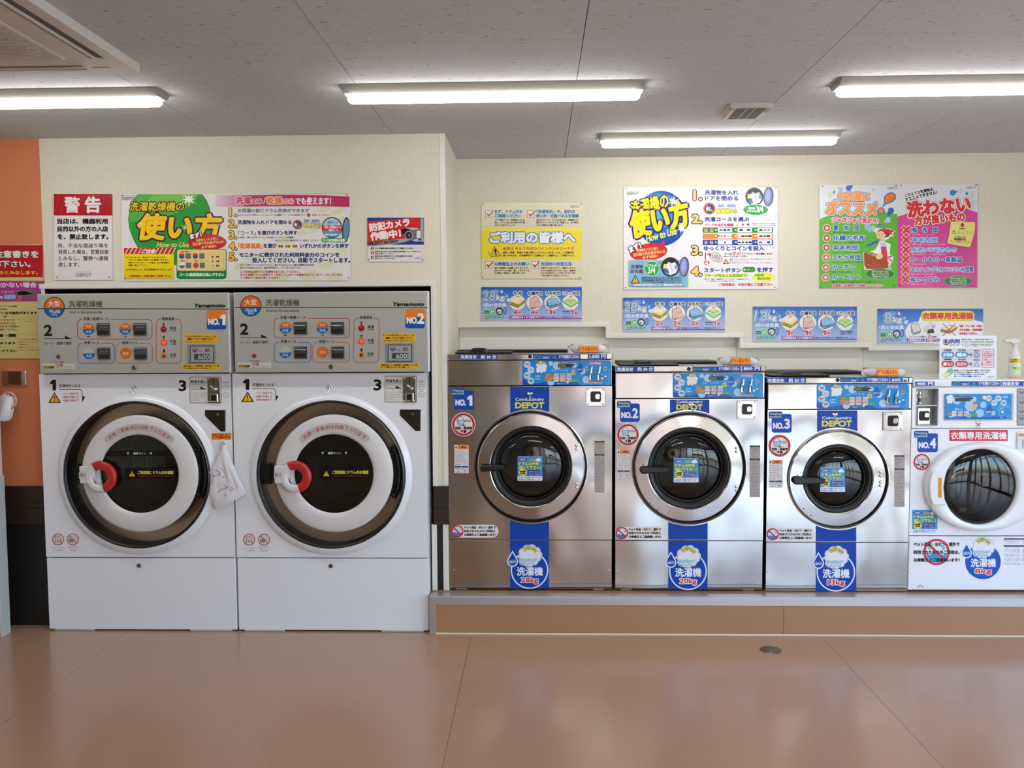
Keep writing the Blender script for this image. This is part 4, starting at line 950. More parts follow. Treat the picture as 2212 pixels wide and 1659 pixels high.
    P.ell(1910, 600, 30, None, 'BFDcF4'); P.ell(1985, 560, 28, 18, 'D6E6F4')
def petsticker(P):
    P.rect(85, 797, 607, 940, 'E4E0E0', 70); P.ell(147, 868, 66, None, 'DCE4EA')
    P.poly([(147+60*math.cos(math.radians(a)), 868+60*math.sin(math.radians(a))) for a in range(10, 171, 8)]+[(95, 886), (120, 876), (135, 890), (155, 868), (175, 888)], '1E86CC')
    P.ell(182, 852, 9, None, '5AB0DA'); P.ell(172, 834, 5, None, '3A5A8A'); P.ell(105, 850, 6, None, '3A5A8A'); P.nosign(147, 868, 68, 14, 'C42A38')
    for i, (t, x1) in enumerate((('ペット用品・おむつ・屋外で', 572), ('利用されたもののご利用は、', 575), ('公衆衛生上ご遠慮願います！', 575))): P.text(t, 220, 813+i*41, x1, 840+i*41, '1C1C22', 3.2)
def wipe(P):
    """drum wiping notice, drawn in a 280 x 273 frame"""
    P.rect(0, 0, 280, 273, 'E2E8EE', 8); P.rect(0, 2, 280, 222, '1E8CCF', 6)
    for j in range(14):
        for i in range(17):
            P.ell(10+i*16.2, 10+j*15.2, 3.4, None, '8ECBEA', n=6)
    pass
    P.ell(55, 36, 46, 16, '3A2C8C', rot=-6); P.text('ご利用前に', 22, 27, 90, 45, 'C8C8E4', 2, rot=-6)
    P.poly([(205, 30), (245, 14), (268, 48), (236, 60), (200, 52)], 'E6EAF0'); P.rect(120, 30, 200, 52, '5AA0B8'); P.text('清潔', 130, 30, 190, 52, 'A8B05A', 3)
    P.text('ドラムの中を', 18, 66, 236, 98, 'CFE05A', 5, o=(3.5, '14507A')); P.text('拭いて下さい！', 18, 108, 262, 142, 'CFE05A', 5, o=(3.5, '14507A'))
    P.star(60, 180, 48, 38, 14, 'E8DC3A'); P.text('無料清掃', 28, 160, 90, 178, '3A3414', 3, rot=-8); P.text('布で簡単', 36, 182, 88, 200, '3A3414', 3, rot=-8)
    P.rect(118, 156, 250, 212, '2A2480', 4)
    for i, t in enumerate(('洗濯物の汚れが', '気になる場合は', 'ふきんをご利用')): P.text(t, 126, 163+i*17, 242, 174+i*17, 'B8B8E0', 1)
    P.text('ドラム用ふきんを機械の上に置いてあります', 8, 230, 270, 243, '2A86C0', 1.5); P.text('使用後は元の場所に戻して下さい', 8, 250, 265, 263, '2A86C0', 1.5)
def firelabel(P):
    """handling label in a 180 x 345 frame"""
    P.rect(0, 0, 180, 345, 'DDDADA'); P.rect(42, 6, 174, 50, 'E8762A'); P.text('△警告', 80, 16, 134, 40, '6A3A1A', 2)
    P.drop(22, 34, 11, 22, '222226')
    rows = ('引火物のついた衣類', 'は入れないで下さい。火', '災のおそれがあります。洗濯', 'ガソリン等を落とした', '衣類を入れないこと', 'こわれます。ドアが完', '全に閉まるまで手を離さ', 'ないで下さい。小さなお', '子様に注意')
    for i, t in enumerate(rows): P.text(t, 12, 68+i*21, 12+len(t)*12.5, 76+i*21, '6A6870', .6)
    P.rect(6, 258, 172, 276, '22389A'); P.text('操作', 76, 262, 100, 273, 'A8B0D8', 1); P.text('取扱説明をよくお読みください', 10, 284, 170, 291, '6A6870', .5)
    P.line([(92, 300), (92, 338)], 1.5, '9A989E'); P.text('レ', 40, 318, 62, 338, '22222A', 3); P.text('つ', 118, 314, 142, 328, '22222A', 3)
    P.text('ドラム', 20, 300, 80, 306, '6A6870', .5); P.text('フィルター', 104, 300, 166, 306, '6A6870', .5)
def cautions(P):
    """grey instruction strip in a 125 x 650 frame"""
    P.rect(0, 0, 125, 650, 'AFA6A4')
    for y in (4, 168): P.rect(2, y, 123, y+18, '222226'); P.text('ご注意', 30, y+4, 95, y+14, '8A8486', .5)
    y = 30
    random.seed(3)
    src = '使用方法をよくお読みになって正しくご利用下さい洗濯物の種類によっては傷みや色落ちの原因になることがあります'
    while y < 635:
        if not 160 < y < 192:
            a = random.randint(0, 30); n = random.randint(9, 14); t = src[a:a+n]; P.text(t, 12, y, 12+n*7.8, y+6.5, '5E5658', .3)
            if random.random() < .4: P.ell(5, y+3, 3.5, None, '5E5658', n=8); y += 5
        y += 11 if random.random() < .75 else 22
def logo(P, kg, white=False):
    """round machine badge in the zoomed frame of the 28 kg machine: ring centre (953,1303), radius 205"""
    W = 'DCE8F6'
    if white: P.ell(953, 1303, 205, None, '0F56BC', n=60)
    else: P.ring(953, 1303, 196, 211, W, n=72)
    P.drop(763, 1205, 62, 122, W) ; P.drop(763, 1205, 48, 98, DB if not white else '0F56BC')
    P.text('DEPOT', 722, 1202, 802, 1224, W, 2); P.text('CoinLaundry', 728, 1188, 797, 1198, W, .5)
    cl = ((880, 1105, 40), (925, 1070, 42), (980, 1062, 40), (1030, 1090, 38), (1058, 1130, 30), (870, 1150, 34), (960, 1120, 80), (1040, 1165, 36), (880, 1205, 36), (920, 1222, 32), (965, 1226, 32), (1010, 1208, 32), (940, 1175, 80))
    P.cluster(cl, 9, W); P.cluster(cl, 3, '3A4A6A'); P.cluster(cl, 0, 'E6E8EE')
    P.poly([(846, 1190), (870, 1168), (905, 1180), (940, 1168), (980, 1180), (1020, 1170), (1052, 1180), (1010, 1206), (960, 1214), (900, 1212), (856, 1218)], 'A4C8E8')
    P.line([(850, 1222), (880, 1238), (905, 1222), (930, 1242), (955, 1224), (980, 1240), (1008, 1216)], 5, '4A5A7A')
    for i, ch in enumerate('DEPOT'):
        a = math.radians(-128+24*i); P.text(ch, 950+82*math.cos(a)-13, 1135+82*math.sin(a)-16, 950+82*math.cos(a)+13, 1135+82*math.sin(a)+16, 'E2CE3E', 5, o=(2.5, '4A4A3A'), rot=(-40+20*i))
    P.text('洗濯機', 812, 1270, 1100, 1364, 'E6EEF8', 6)
    P.text(kg, 862, 1387, 1048, 1455, 'CC2636', 4, o=(8, 'EEE6EC'))
A = 5.821; B5 = 5.184
def zA(x0, y0, x1, y1): return (x0, y0, x1, y1)
def washer(n, kg, yen, W, label):
    l, r, top, cap1, up0, up1, main0, seam, bot = W['f']
    Y = YW
    x0, _, zb, _ = prect(l, bot-20, r, bot, Y); x0, x1, zb, zt = prect(l, top, r, bot, Y)
    org = ((x0+x1)/2, Y+.35, PH); R = empty('washing_machine', org, label, 'washing machine', 'coin washing machines on the platform')
    B = lambda mb, nm, p=R: mb.build(nm, p, org)
    zz = lambda y: at((l+r)/2, y, Y)[2]
    def rc(v): return prect(*v, Y)
    G = MB()
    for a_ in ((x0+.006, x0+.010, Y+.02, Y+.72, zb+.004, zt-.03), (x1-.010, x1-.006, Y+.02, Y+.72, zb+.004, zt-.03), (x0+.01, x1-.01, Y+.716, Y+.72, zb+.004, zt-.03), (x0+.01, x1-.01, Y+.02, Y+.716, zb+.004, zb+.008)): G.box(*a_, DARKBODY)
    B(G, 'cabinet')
    for q in (.12, .9):
        pass
    G = MB()
    for xx in (x0+.06, x1-.07):
        G.box(xx-.028, xx+.028, Y+.012, Y+.08, PH+.0005, PH+.006, mat('foot_plate', 'B9BFC2', .4, .3)); G.lathez(xx, Y+.09, [(.02, PH), (.02, PH+.008), (.009, PH+.009), (.009, zb+.01)], CHROME, 14)
    B(G, 'levelling_feet')
    # top cover
    G = MB(); zc = zz(cap1); G.slab([(x0-.001, zc), (x1+.001, zc), (x1+.001, zt), (x0-.001, zt)], Y-.012, Y+.71, STEEL, .004)
    tc = B(G, 'top_cover')
    G = MB(); P = PR(G, Y-.012); P.to((192, 270, 667, 320), W['time']); timebar(P); B(G, 'time_sticker', tc)
    G = MB(); P = PR(G, Y-.012); P.to((1113, 268, 1712, 325), W['msg']); doorbar(P); B(G, 'door_message_sticker', tc)
    G = MB(); P = PR(G, Y-.0124); P.to((1805, 262, 2042, 320), W['yen']); price(P, yen); B(G, 'price_sticker', tc)
    G = MB(); c = at(*W['lock'], Y-.012); G.lathe(c[0], c[2], [(.0005, Y-.012), (.006, Y-.0125), (.0095, Y-.017), (.0105, Y-.012)], BLACK, 20, split=False); B(G, 'lock', tc)
    # lid of the soap drawer and the rear shelf, black, behind the top edge
    a, b = W['lid']; G = MB(); lx0 = at(a, 757, 4.9)[0]; lx1 = at(b, 757, 4.9)[0]
    G.box(lx0, lx1, 4.86, 5.12, zt, zt+.013, RUBBER, .004); B(G, 'rear_tray')
    a, b = W['hump']; G = MB(); hx0 = at(a-6, 757, 4.68)[0]; hx1 = at(b+6, 757, 4.68)[0]; hz = at(a, W['humpy'], 4.68)[2]
    G.slab([(hx0, zt+.001), (hx1, zt+.001), (hx1-.008, zt+.012), (hx1-.02, hz), (hx0+.02, hz), (hx0+.008, zt+.012)], 4.64, 4.76, RUBBER, .006)
    G.slab([(hx0-.07, zt+.0005), (hx1+.13, zt+.0005), (hx1+.13, zt+.008), (hx0-.07, zt+.008)], 4.60, 4.84, RUBBER, .003); B(G, 'soap_lid')
    # upper fascia with control overlay
    G = MB(); z0_, z1_ = zz(up1), zz(up0); G.slab([(x0, z0_), (x1, z0_), (x1, z1_), (x0, z1_)], Y-.004, Y+.02, STEEL, .003); uf = B(G, 'upper_fascia')
    G = MB(); P = PR(G, Y-.004, INK); P.to((80, 192, 2118, 762), W['ctl']); controls(P); co = B(G, 'control_overlay', uf)
    cx0, cy0, cx1, cy1 = W['ctl']
    def cp(u, v): return (cx0+(u-80)*(cx1-cx0)/2038, cy0+(v-192)*(cy1-cy0)/570)
    for u_ in (1645, 1830):
        G = MB(); yy = Y-.006
        q = at(*cp(u_, 480), yy); k_ = pm(1200, 800, Y)*(cx1-cx0)/2038
        G.lathe(q[0], q[2], [(.0005, yy-.016), (24*k_, yy-.014), (42*k_, yy-.007), (46*k_, yy)], CHROME, 20, split=False)
        t = at(*cp(u_+30, 330), yy); G.tube([(t[0], yy-.008, t[2]), (q[0]+10*k_, yy-.012, q[2]+20*k_)], [15*k_, 20*k_], CHROME, 10)
        e = at(*cp(u_-4, 625), yy); G.box(q[0]-22*k_, q[0]+2*k_, yy-.008, yy, e[2], q[2]-30*k_, CHROME); G.box(q[0]+2*k_, q[0]+24*k_, yy-.0075, yy, e[2], q[2]-30*k_, BLACK)
        G.lathe(e[0], e[2], [(.0005, yy-.008), (36*k_, yy-.006), (40*k_, yy)], CHROME, 14, split=False); B(G, 'coin_slot', uf)
    # main front with round opening
    dcx, dcy, ro = W['door']; u = pm(dcx, dcy, Y)
    c = at(dcx, dcy, Y); cx, cz = c[0], c[2]
    G = MB(); zs = zz(seam); zm = zz(main0); G.plate_hole(x0, x1, zs, zm, cx, cz, (ro-3)*u, Y-.003, Y+.02, STEEL); fp = B(G, 'front_panel')
    def stripe(y0, y1, cut=None):
        G = MB(); P = PR(G, Y-.003, INKM); sx0, sx1 = W['stripe'] if cut != 'top' else W['blue']
        if cut == 'top': P.poly([(sx0, y0), (sx1, y0)]+[(dcx+(ro+1)*math.cos(t), dcy+(ro+1)*math.sin(t)) for t in np.linspace(-math.acos((sx1-dcx)/(ro+1)), -math.acos((sx0-dcx)/(ro+1)), 16)], DB)
        elif cut == 'bot': P.poly([(sx0, y1), (sx1, y1)]+[(dcx+(ro+1)*math.cos(t), dcy+(ro+1)*math.sin(t)) for t in np.linspace(math.acos((sx1-dcx)/(ro+1)), math.acos((sx0-dcx)/(ro+1)), 16)], DB)
        return G, P
    G, P = stripe(main0+1.2, 0, 'top')
    a, b, c_, d = W['coin']; P.text('CoinLaundry', a, b, c_, d-.2, 'D8E0EE', .6); a, b, c_, d = W['depot']; P.text('DEPOT', a, b, c_, d, 'E0D838', 1.7)
    B(G, 'name_sticker', fp)
    G, P = stripe(0, seam-.6, 'bot'); B(G, 'stripe_sticker', fp)
    hook(R, org, W['hook'][0], W['hook'][1], Y-.003, -.95, 'door_hook')
    G = MB(); P = PR(G, Y-.003); P.to((124, 691, 372, 958), W['no']); nosticker(P, n); tag(B(G, 'number_sticker', fp), 'blue sticker reading NO. %s' % n)
    G = MB(); P = PR(G, Y-.003); a, b, r_ = W['circ']; P.v = (0, 0, 1); roundsign(P, a, b, r_); B(G, 'notice_sticker', fp)
    G = MB(); P = PR(G, Y-.003); P.to((0, 0, 180, 345), W['fire']); firelabel(P); B(G, 'handling_label', fp)
    G = MB(); P = PR(G, Y-.003); P.to((0, 0, 125, 650), W['caut']); cautions(P); B(G, 'caution_label', fp)
    G = MB(); P = PR(G, Y-.003); P.to((78, 797, 607, 940), W['pet']); petsticker(P); B(G, 'pet_notice_sticker', fp)
    # coin return
    G = MB(); q = rc(W['plate']); G.slab(rr(*q, .003), Y-.010, Y-.003, mat('polished_plate', 'DDD9D4', .12, 1.0), .003)
    pw = q[1]-q[0]; 
    for a in (.11, .89):
        for b in (.11, .87): G.lathe(q[0]+pw*a, q[2]+pw*b, [(.0005, Y-.0145), (.004, Y-.0135), (.0052, Y-.010)], CHROME, 14, split=False)
    cr = B(G, 'coin_return')
    G = MB(); ccx, ccz = q[0]+pw*.5, q[2]+pw*.5; G.slab(rr(ccx-pw*.27, ccx+pw*.27, ccz-pw*.27, ccz+pw*.27, pw*.1), Y-.0108, Y-.010, mat('pocket_dark', '2B2926', .15, .9), .0005)
    G.slab(rr(ccx-pw*.03, ccx+pw*.22, ccz-pw*.14, ccz+pw*.16, pw*.09), Y-.018, Y-.0108, CHROME, .003); B(G, 'return_flap', cr)
    # door
    G = MB(); G.lathe(cx, cz, [(ro*u, Y-.0035), (ro*u, Y-.009), ((ro-2)*u, Y-.010), ((ro-2.8)*u, Y-.004)], STEEL, 120); 
    G.lathe(cx, cz, [((ro-2.8)*u, Y-.004), ((ro-3.2)*u, Y+.03), ((ro-12)*u, Y+.032)], RUBBER, 120); B(G, 'door_surround')
    YDr = Y-.028; rs = W['rs']; e = at(*W['dc'], YDr); dx, dz = e[0], e[2]; v = pm(e[0] and W['dc'][0], W['dc'][1], YDr); ri = W['ri']
    G = MB(); w_ = rs-ri
    G.lathe(dx, dz, [((rs-1)*v, Y+.03), (rs*v, YDr+.014), ((rs-.8)*v, YDr+.006), ((rs-3)*v, YDr+.001)], STEEL, 128, split=False)
    G.lathe(dx, dz, [((rs-3)*v, YDr+.001), ((rs-w_*.5)*v, YDr-.0006), ((ri+3)*v, YDr-.0022)], STEEL, 128, split=False); G.lathe(dx, dz, [((ri+3)*v, YDr-.0022), ((ri+1.5)*v, YDr-.001), ((ri+.3)*v, YDr+.003), ((ri-.3)*v, YDr+.012)], STEEL, 128, split=False)
    do = B(G, 'door')
    gr = W['gr']; gx = dx+W.get('gdx', -4)*v; YG = Y+.004
    G = MB(); G.lathe(dx, dz, [((ri-.5)*v, YDr+.006), ((ri-4)*v, YDr+.004), ((ri-9)*v, YDr+.012), ((gr+2)*v, YG+.002), (gr*v, YG+.03), ((gr-2)*v, Y+.10)], RUBBER, 110, split=False)
    G.lathe(dx, dz, [((gr+3.4)*v, YG-.001), ((gr+2.2)*v, YG-.006), ((gr+1)*v, YG+.001)], mat('seal_edge', '2B2C2E', .12), 110, split=False); B(G, 'door_seal', do)
    G = MB(); pr = []; gR = gr*v
    for i in range(9): t = i/8; pr.append((max(gR*math.sin(t*PI/2), .0005), YG+.0-.034*math.cos(t*PI/2)))
    G.lathe(dx, dz, pr[::-1], GLASS, 96, split=False); G.lathe(dx, dz, [(a*.985+.0001, b+.005) for a, b in pr], GLASS, 96, split=False); B(G, 'door_glass', do)
    # drum seen through the glass
    G = MB(); G.lathe(dx, dz, [((gr-2)*v, Y+.10), ((gr+14)*v, Y+.12), ((gr+16)*v, Y+.5), ((gr+10)*v, Y+.52)], DRUM, 80); G.disc(dx, dz, (gr+14)*v, Y+.52, DRUM, 60); B(G, 'drum')
    G = MB(); G.lathe(dx, dz, [(.012, Y+.50), (.04, Y+.495), (.052, Y+.505), (.055, Y+.52)], mat('hub_steel', 'B09A86', .3, .9), 40, split=False); G.disc(dx, dz, .012, Y+.501, BLACK, 20); B(G, 'drum_hub')
    # lever handle
    (a, b), (c2, d2), hw, h2 = W['hand']; pts = []; YH = YDr-.012
    P1 = at(a, b, YH); P2 = at(c2, d2, YH); hu = hw*v; hu2 = h2*v
    G = MB(); out = []
    for i in range(9): t = PI/2+PI*i/8; out.append((P1[0]+hu+hu*math.cos(t), P1[2]+hu*math.sin(t)))
    for i in range(9): t = -PI/2+PI*i/8; out.append((P2[0]-hu2+hu2*math.cos(t), P2[2]+hu2*math.sin(t)))
    G.slab(out, YH-.016, YH-.002, BLACK, .007); G.lathe(P1[0]+hu*1.3, P1[2], [(hu*.75, YH), (hu*.75, YDr)], BLACK, 16); B(G, 'door_handle', do)
    for (a, b) in W['riv']:
        G = MB(); q = at(a, b, YDr-.004); G.ball((q[0], YDr-.003, q[2]), .0078, CHROME, 14, (1, .6, 1)); B(G, 'hinge_bolt', do)
    for (a, b) in W['scr']:
        G = MB(); q = at(a, b, YDr-.004); G.ball((q[0], YDr-.003, q[2]), .0036, mat('dull_screw', '6A6560', .3, .9), 8, (1, .6, 1)); B(G, 'screw', do)
    G = MB(); P = PR(G, YG-.038, INK); P.to((0, 0, 280, 273), W['wipe']); wipe(P); B(G, 'wiping_notice', do)
    # lower panel
    G = MB(); zs2 = zz(seam+1.2); G.slab([(x0, zb), (x1, zb), (x1, zs2), (x0, zs2)], Y-.003, Y+.02, STEEL, .0018); lp = B(G, 'lower_panel')
    G = MB(); P = PR(G, Y-.003, INKM); sx0, sx1 = W['stripe']; P.rect(sx0, seam+2, sx1, bot, DB); a, b, r_ = W['logo']
    P.to((953-205, 1303-205, 953+205, 1303+205), (a-r_, b-r_, a+r_, b+r_)); logo(P, kg); B(G, 'capacity_badge', lp)
    for (a, b) in W['psc']:
        G = MB(); q = at(a, b, Y-.003); G.ball((q[0], Y-.003, q[2]), .0042, CHROME, 10, (1, .6, 1)); B(G, 'screw', lp)
    return R, zt
W1 = dict(f=(969.5, 1322, 764.6, 777, 778.2, 832.8, 834.4, 1165.4, 1271.5), time=(993, 766.4, 1074.6, 775), lock=(1145, 770.3), msg=(1151.2, 766, 1254.1, 775.8), yen=(1270, 765, 1310.8, 775),
 ctl=(1128, 778.8, 1320.4, 832), blue=(1102.2, 1186.4), stripe=(1101.8, 1185.7), coin=(1113.4, 859.5, 1175, 867.7), depot=(1113.4, 869.8, 1175, 881.5), hook=(1144.7, 854.5), no=(981, 838.7, 1024, 884.6),
 circ=(1001.2, 917, 26), fire=(981.5, 961, 1012.6, 1022), caut=(1284, 952, 1306, 1064), pet=(975, 1133.7, 1077, 1161.3), plate=(1265.3, 837.3, 1307.7, 877.6), door=(1146.6, 1008, 123.3), dc=(1147, 1008.2), rs=117, ri=86.6, gr=70,
 hand=((1036.5, 1011.5), (1088, 1010), 7.6, 5.5), riv=((1245.2, 962.6), (1245.2, 970.3), (1245.9, 1045.2), (1245.9, 1053)), scr=((1047, 1000), (1063.6, 1082.2), (1079.8, 1096.5)), wipe=(1117.8, 985.8, 1171.8, 1038.4),
 logo=(1143.8, 1231.4, 39.5), psc=((980.6, 1230.8), (1315.3, 1231.4)), lid=(989, 1226), hump=(1020, 1049), humpy=752)
W2 = dict(f=(1329, 1649.4, 791, 803, 804.8, 860, 861.8, 1166.6, 1272.8), time=(1331.3, 792.3, 1412.8, 802), lock=(1488, 797), msg=(1495.6, 792, 1600.2, 801.6), yen=(1602.8, 791.5, 1644.1, 801.1),
 ctl=(1453, 805.8, 1648.3, 858.7), blue=(1447.1, 1532.4), stripe=(1443.5, 1528.5), coin=(1461.5, 864.6, 1517.5, 872.5), depot=(1461.5, 874.2, 1517, 884.7), hook=(1492, 878), no=(1339.4, 866.2, 1382, 911.4),
 circ=(1356.3, 938.9, 24.5), fire=(1332.7, 971.3, 1361.4, 1031.3), caut=(1619.3, 962, 1642, 1073.8), pet=(1329.8, 1137.8, 1434.3, 1165.5), plate=(1591.3, 864.6, 1634, 904.8), door=(1488.5, 1010.8, 124.2), dc=(1488.5, 1012), rs=118, ri=88, gr=71,
 hand=((1382, 1015.7), (1446, 1014.5), 7.8, 5.5), riv=((1591, 968), (1591, 975.8), (1590.4, 1051.5), (1590.4, 1059.3)), scr=((1390, 1003), (1404.7, 1086.6), (1421, 1101.8)), wipe=(1455.3, 989.3, 1509, 1042),
 logo=(1486, 1233.7, 39.8), psc=((1334.5, 1232.4), (1639.6, 1233.7)), lid=(1336, 1549), hump=(1371, 1403), humpy=778)
W3 = dict(f=(1656, 1964.2, 815, 828.2, 829.3, 883.6, 885.3, 1170.2, 1276.4), time=(1655.9, 816.3, 1741, 826.4), lock=(1809.3, 821), msg=(1814.7, 815.8, 1921.6, 825.6), yen=(1922.8, 815.8, 1964, 825.2),
 ctl=(1764, 829.8, 1963.6, 882.6), blue=(1765, 1851.9), stripe=(1762, 1849.6), coin=(1775.9, 899.5, 1839.7, 907.8), depot=(1775.9, 909.1, 1839.7, 921), hook=(1803, 899), no=(1667, 888.9, 1710, 934.8),
 circ=(1683.9, 962.8, 24.7), fire=(1660.6, 993, 1690.6, 1053.5), caut=(1931.7, 983, 1954, 1095), pet=(1655.5, 1140.6, 1760, 1167.8), plate=(1905.9, 889.4, 1949, 929.8), door=(1810, 1034.6, 110), dc=(1809.5, 1035), rs=106, ri=74.5, gr=61,
 hand=((1711.7, 1038.3), (1782, 1038), 8.3, 6.2), riv=((1902.3, 1019.7), (1902.3, 1027.7), (1902.3, 1041.3), (1902.3, 1049.3)), scr=((1723, 1027), (1736.5, 1099), (1752.5, 1113.5)), wipe=(1771.7, 1009.6, 1825.4, 1062.4),
 logo=(1805.4, 1236, 40.6), psc=((1658.8, 1236), (1953.8, 1237.8)), lid=(1664, 1861), hump=(1690, 1724), humpy=802)
washer('1', '28kg', '1.000円', W1, 'widest stainless steel washing machine, NO. 1, with 28kg badge')
washer('2', '20kg', '800円', W2, 'stainless steel washing machine NO. 2 with 20kg badge and 800 yen price')
washer('3', '13kg', '600円', W3, 'smaller stainless steel washing machine NO. 3 with 13kg badge, beside the white one')

# ---------------------------------------------------------------- the white NO. 4 machine
def washer4():
    Y = YW; l, bot = 1965.4, 1276; xr = at(2290, 1000, Y)[0]
    x0 = (at(l, 822, Y)[0]+at(l, bot, Y)[0])/2; zb = at(2080, bot, Y)[2]; zt = at(2080, 820, Y)[2]; zz = lambda y: at(2090, y, Y)[2]
    org = ((x0+xr)/2, Y+.3, PH); R = empty('washing_machine', org, 'white washing machine NO. 4 with 8kg badge, cut by the frame', 'washing machine', 'coin washing machines on the platform')
    B = lambda mb, nm, p=R: mb.build(nm, p, org)
    ex = .0
    G = MB(); sd = mat('grey_machine_side', '8E9194', .35, .3); G.box(x0+.004, x0+.008, Y+.02, Y+.60, zb+.02, zt-.01, sd); G.box(xr-.008, xr-.004, Y+.02, Y+.60, zb+.02, zt-.01, sd); G.box(x0+.004, xr-.004, Y+.6, Y+.604, zb, zt-.01, sd)
    G.box(x0+.008, xr-.008, Y+.03, Y+.6, PH+.008, PH+.03, DARKIN); G.box(x0+.02, xr-.02, Y+.08, Y+.6, PH, PH+.01, DARKIN)
    B(G, 'cabinet')
    G = MB(); z1 = zz(835.2); G.slab(rr(x0, xr, z1, zt, .004), Y-.012, Y+.61, ENAMEL, .005); tc = B(G, 'top_cover')
    G = MB(); P = PR(G, Y-.0122); P.to((1113, 268, 1712, 325), (2055.4, 823.8, 2161.6, 833.4)); doorbar(P); B(G, 'door_message_sticker', tc)
    G = MB(); P = PR(G, Y-.0122); P.to((192, 270, 667, 320), (2163, 823.8, 2248, 833.4)); timebar(P); B(G, 'time_sticker', tc)
    G = MB(); P = PR(G, Y-.0122); P.to((1805, 262, 2042, 320), (1976.8, 824.2, 2018.7, 833.4)); price(P, '400円'); B(G, 'price_sticker', tc)
    # upper fascia around a coin recess
    za, zb_ = zz(924.2), zz(836.2); c0, c1, cz0, cz1 = prect(1979, 840, 2025, 919, Y)
    G = MB(); G.box(x0, c0, Y-.004, Y+.02, za, zb_, ENAMEL); G.box(c1, xr, Y-.004, Y+.02, za, zb_, ENAMEL); G.box(c0, c1, Y-.004, Y+.02, za, cz0, ENAMEL); G.box(c0, c1, Y-.004, Y+.02, cz1, zb_, ENAMEL)
    uf = B(G, 'upper_fascia')
    G = MB(); gm = mat('recess_plastic', 'A6A9AC', .35); G.box(c0, c1, Y+.05, Y+.055, cz0, cz1, gm); G.box(c0-.004, c0+.001, Y-.0045, Y+.05, cz0, cz1, gm); G.box(c1-.001, c1+.004, Y-.0045, Y+.05, cz0, cz1, gm); G.box(c0+.001, c1-.001, Y-.0045, Y+.05, cz0-.004, cz0+.001, gm); G.box(c0+.001, c1-.001, Y-.0045, Y+.05, cz1-.001, cz1+.004, gm)
    zd = at(2000, 876.3, Y)[2]; G.box(c0, c1, Y, Y+.05, zd-.0025, zd+.0025, WPLAST); rec = B(G, 'coin_recess', uf)
    G = MB(); q = prect(1983, 881, 2011, 918, Y+.03); G.slab(rr(*q, .003), Y+.036, Y+.05, mat('polished_plate'), .003); q = prect(1986.5, 888, 2009, 909, Y+.03); G.slab(rr(*q, .01), Y+.032, Y+.036, mat('pocket_dark'), .002); q = prect(1996, 891, 2007, 902, Y+.03); G.slab(rr(*q, .006), Y+.022, Y+.034, CHROME, .003); B(G, 'coin_return', uf)
    G = MB(); a = at(1988.5, 846, Y+.03); b = at(1986, 857, Y+.03); e = at(1987, 871, Y+.03); G.tube([a, b], [.004, .006], CHROME); G.ball((b[0], Y+.028, b[2]), .011, CHROME, 12); G.box(b[0]-.002, b[0]+.006, Y+.03, Y+.05, e[2], b[2], BLACK); G.ball((e[0], Y+.03, e[2]), .009, CHROME, 10); G.box(b[0]-.012, b[0]+.002, Y+.04, Y+.05, e[2], a[2], CHROME)
    B(G, 'coin_slot', uf)
    G = MB(); P = PR(G, Y+.0495); P.rect(1991.8, 842.8, 2004, 858.5, 'D2D2D6'); P.text('ご案内', 1994, 854.5, 2002, 856.8, '8A8A90'); B(G, 'small_label', uf)
    G = MB(); q = prect(2038.6, 849.7, 2188.3, 908, Y); G.slab(rr(*q, .006), Y-.009, Y-.004, mat('overlay_frame', 'B8BEC4', .3), .002)
    P = PR(G, Y-.009, INK); P.view(1950, 700, 5.5305); SK = '0A8ADA'
    P.rect(500, 837, 1302, 1140, SK, 4); P.poly([(502, 1100), (640, 1125), (800, 1090), (1000, 1110), (1200, 1095), (1300, 1125), (1300, 1139), (502, 1139)], '0A62BE')
    for a, b, c in ((645, 915, 48), (855, 895, 28), (815, 970, 74), (962, 965, 38), (920, 1063, 50), (575, 1080, 40), (790, 1090, 28), (1075, 1062, 30)): P.ell(a, b, c, None, '9CCBEC')
    for a, b, t, c in ((1028, 888, '予約', 'A0A0C8'), (1143, 888, '洗い', '6A5A6A'), (1092, 943, 'すぐ', 'C06A6A'), (1205, 943, '清潔', '4A9A6A')): P.ell(a, b, 37, None, 'B9D4EE'); P.text(t, a-20, b-12, a+20, b+8, c, 3)
    for a, b, c in ((545, 880, 24), (575, 870, 26), (560, 905, 30), (590, 900, 22), (545, 930, 18), (575, 930, 18)): P.ell(a, b, c, None, 'E4E6EC', n=16)
    P.rect(620, 852, 805, 876, '4AA4DC'); P.text('残時間・投入金額表示', 626, 856, 800, 874, '2A4A8A', 2); P.rect(625, 882, 805, 922, '33352E'); P.rect(805, 882, 835, 900, '16161A')
    P.rect(840, 928, 905, 958, 'C87A9A', 8); P.text('お知らせ', 846, 936, 900, 952, 'B82A4A', 2); P.ell(850, 990, 26, None, 'D8B63A'); P.drop(1035, 1040, 40, 90, '0F5CB8'); P.text('DEPOT', 992, 1040, 1075, 1062, 'A8D0F0', 3)
    P.rect(530, 1040, 800, 1066, 'C8485A'); P.rect(530, 1072, 800, 1100, '3E9A94'); P.rect(815, 1068, 890, 1104, '4FA83A', 3); P.text('洗濯コース', 622, 1008, 712, 1026, 'D6E6F4', 1.5)
    for j in range(3):
        for i in range(2): P.rect(588+j*74, 1036+i*36, 640+j*74, 1064+i*36, 'E0E2E6', 4); P.text((('デリケート', '標準', '念入り'), ('水', 'ぬるま湯', 'お湯'))[i][j], 594+j*74+(14 if (i, j) == (1, 0) else 0), 1044+i*36, 634+j*74-(14 if (i, j) == (1, 0) else 0), 1056+i*36, '2A2A30', 1)
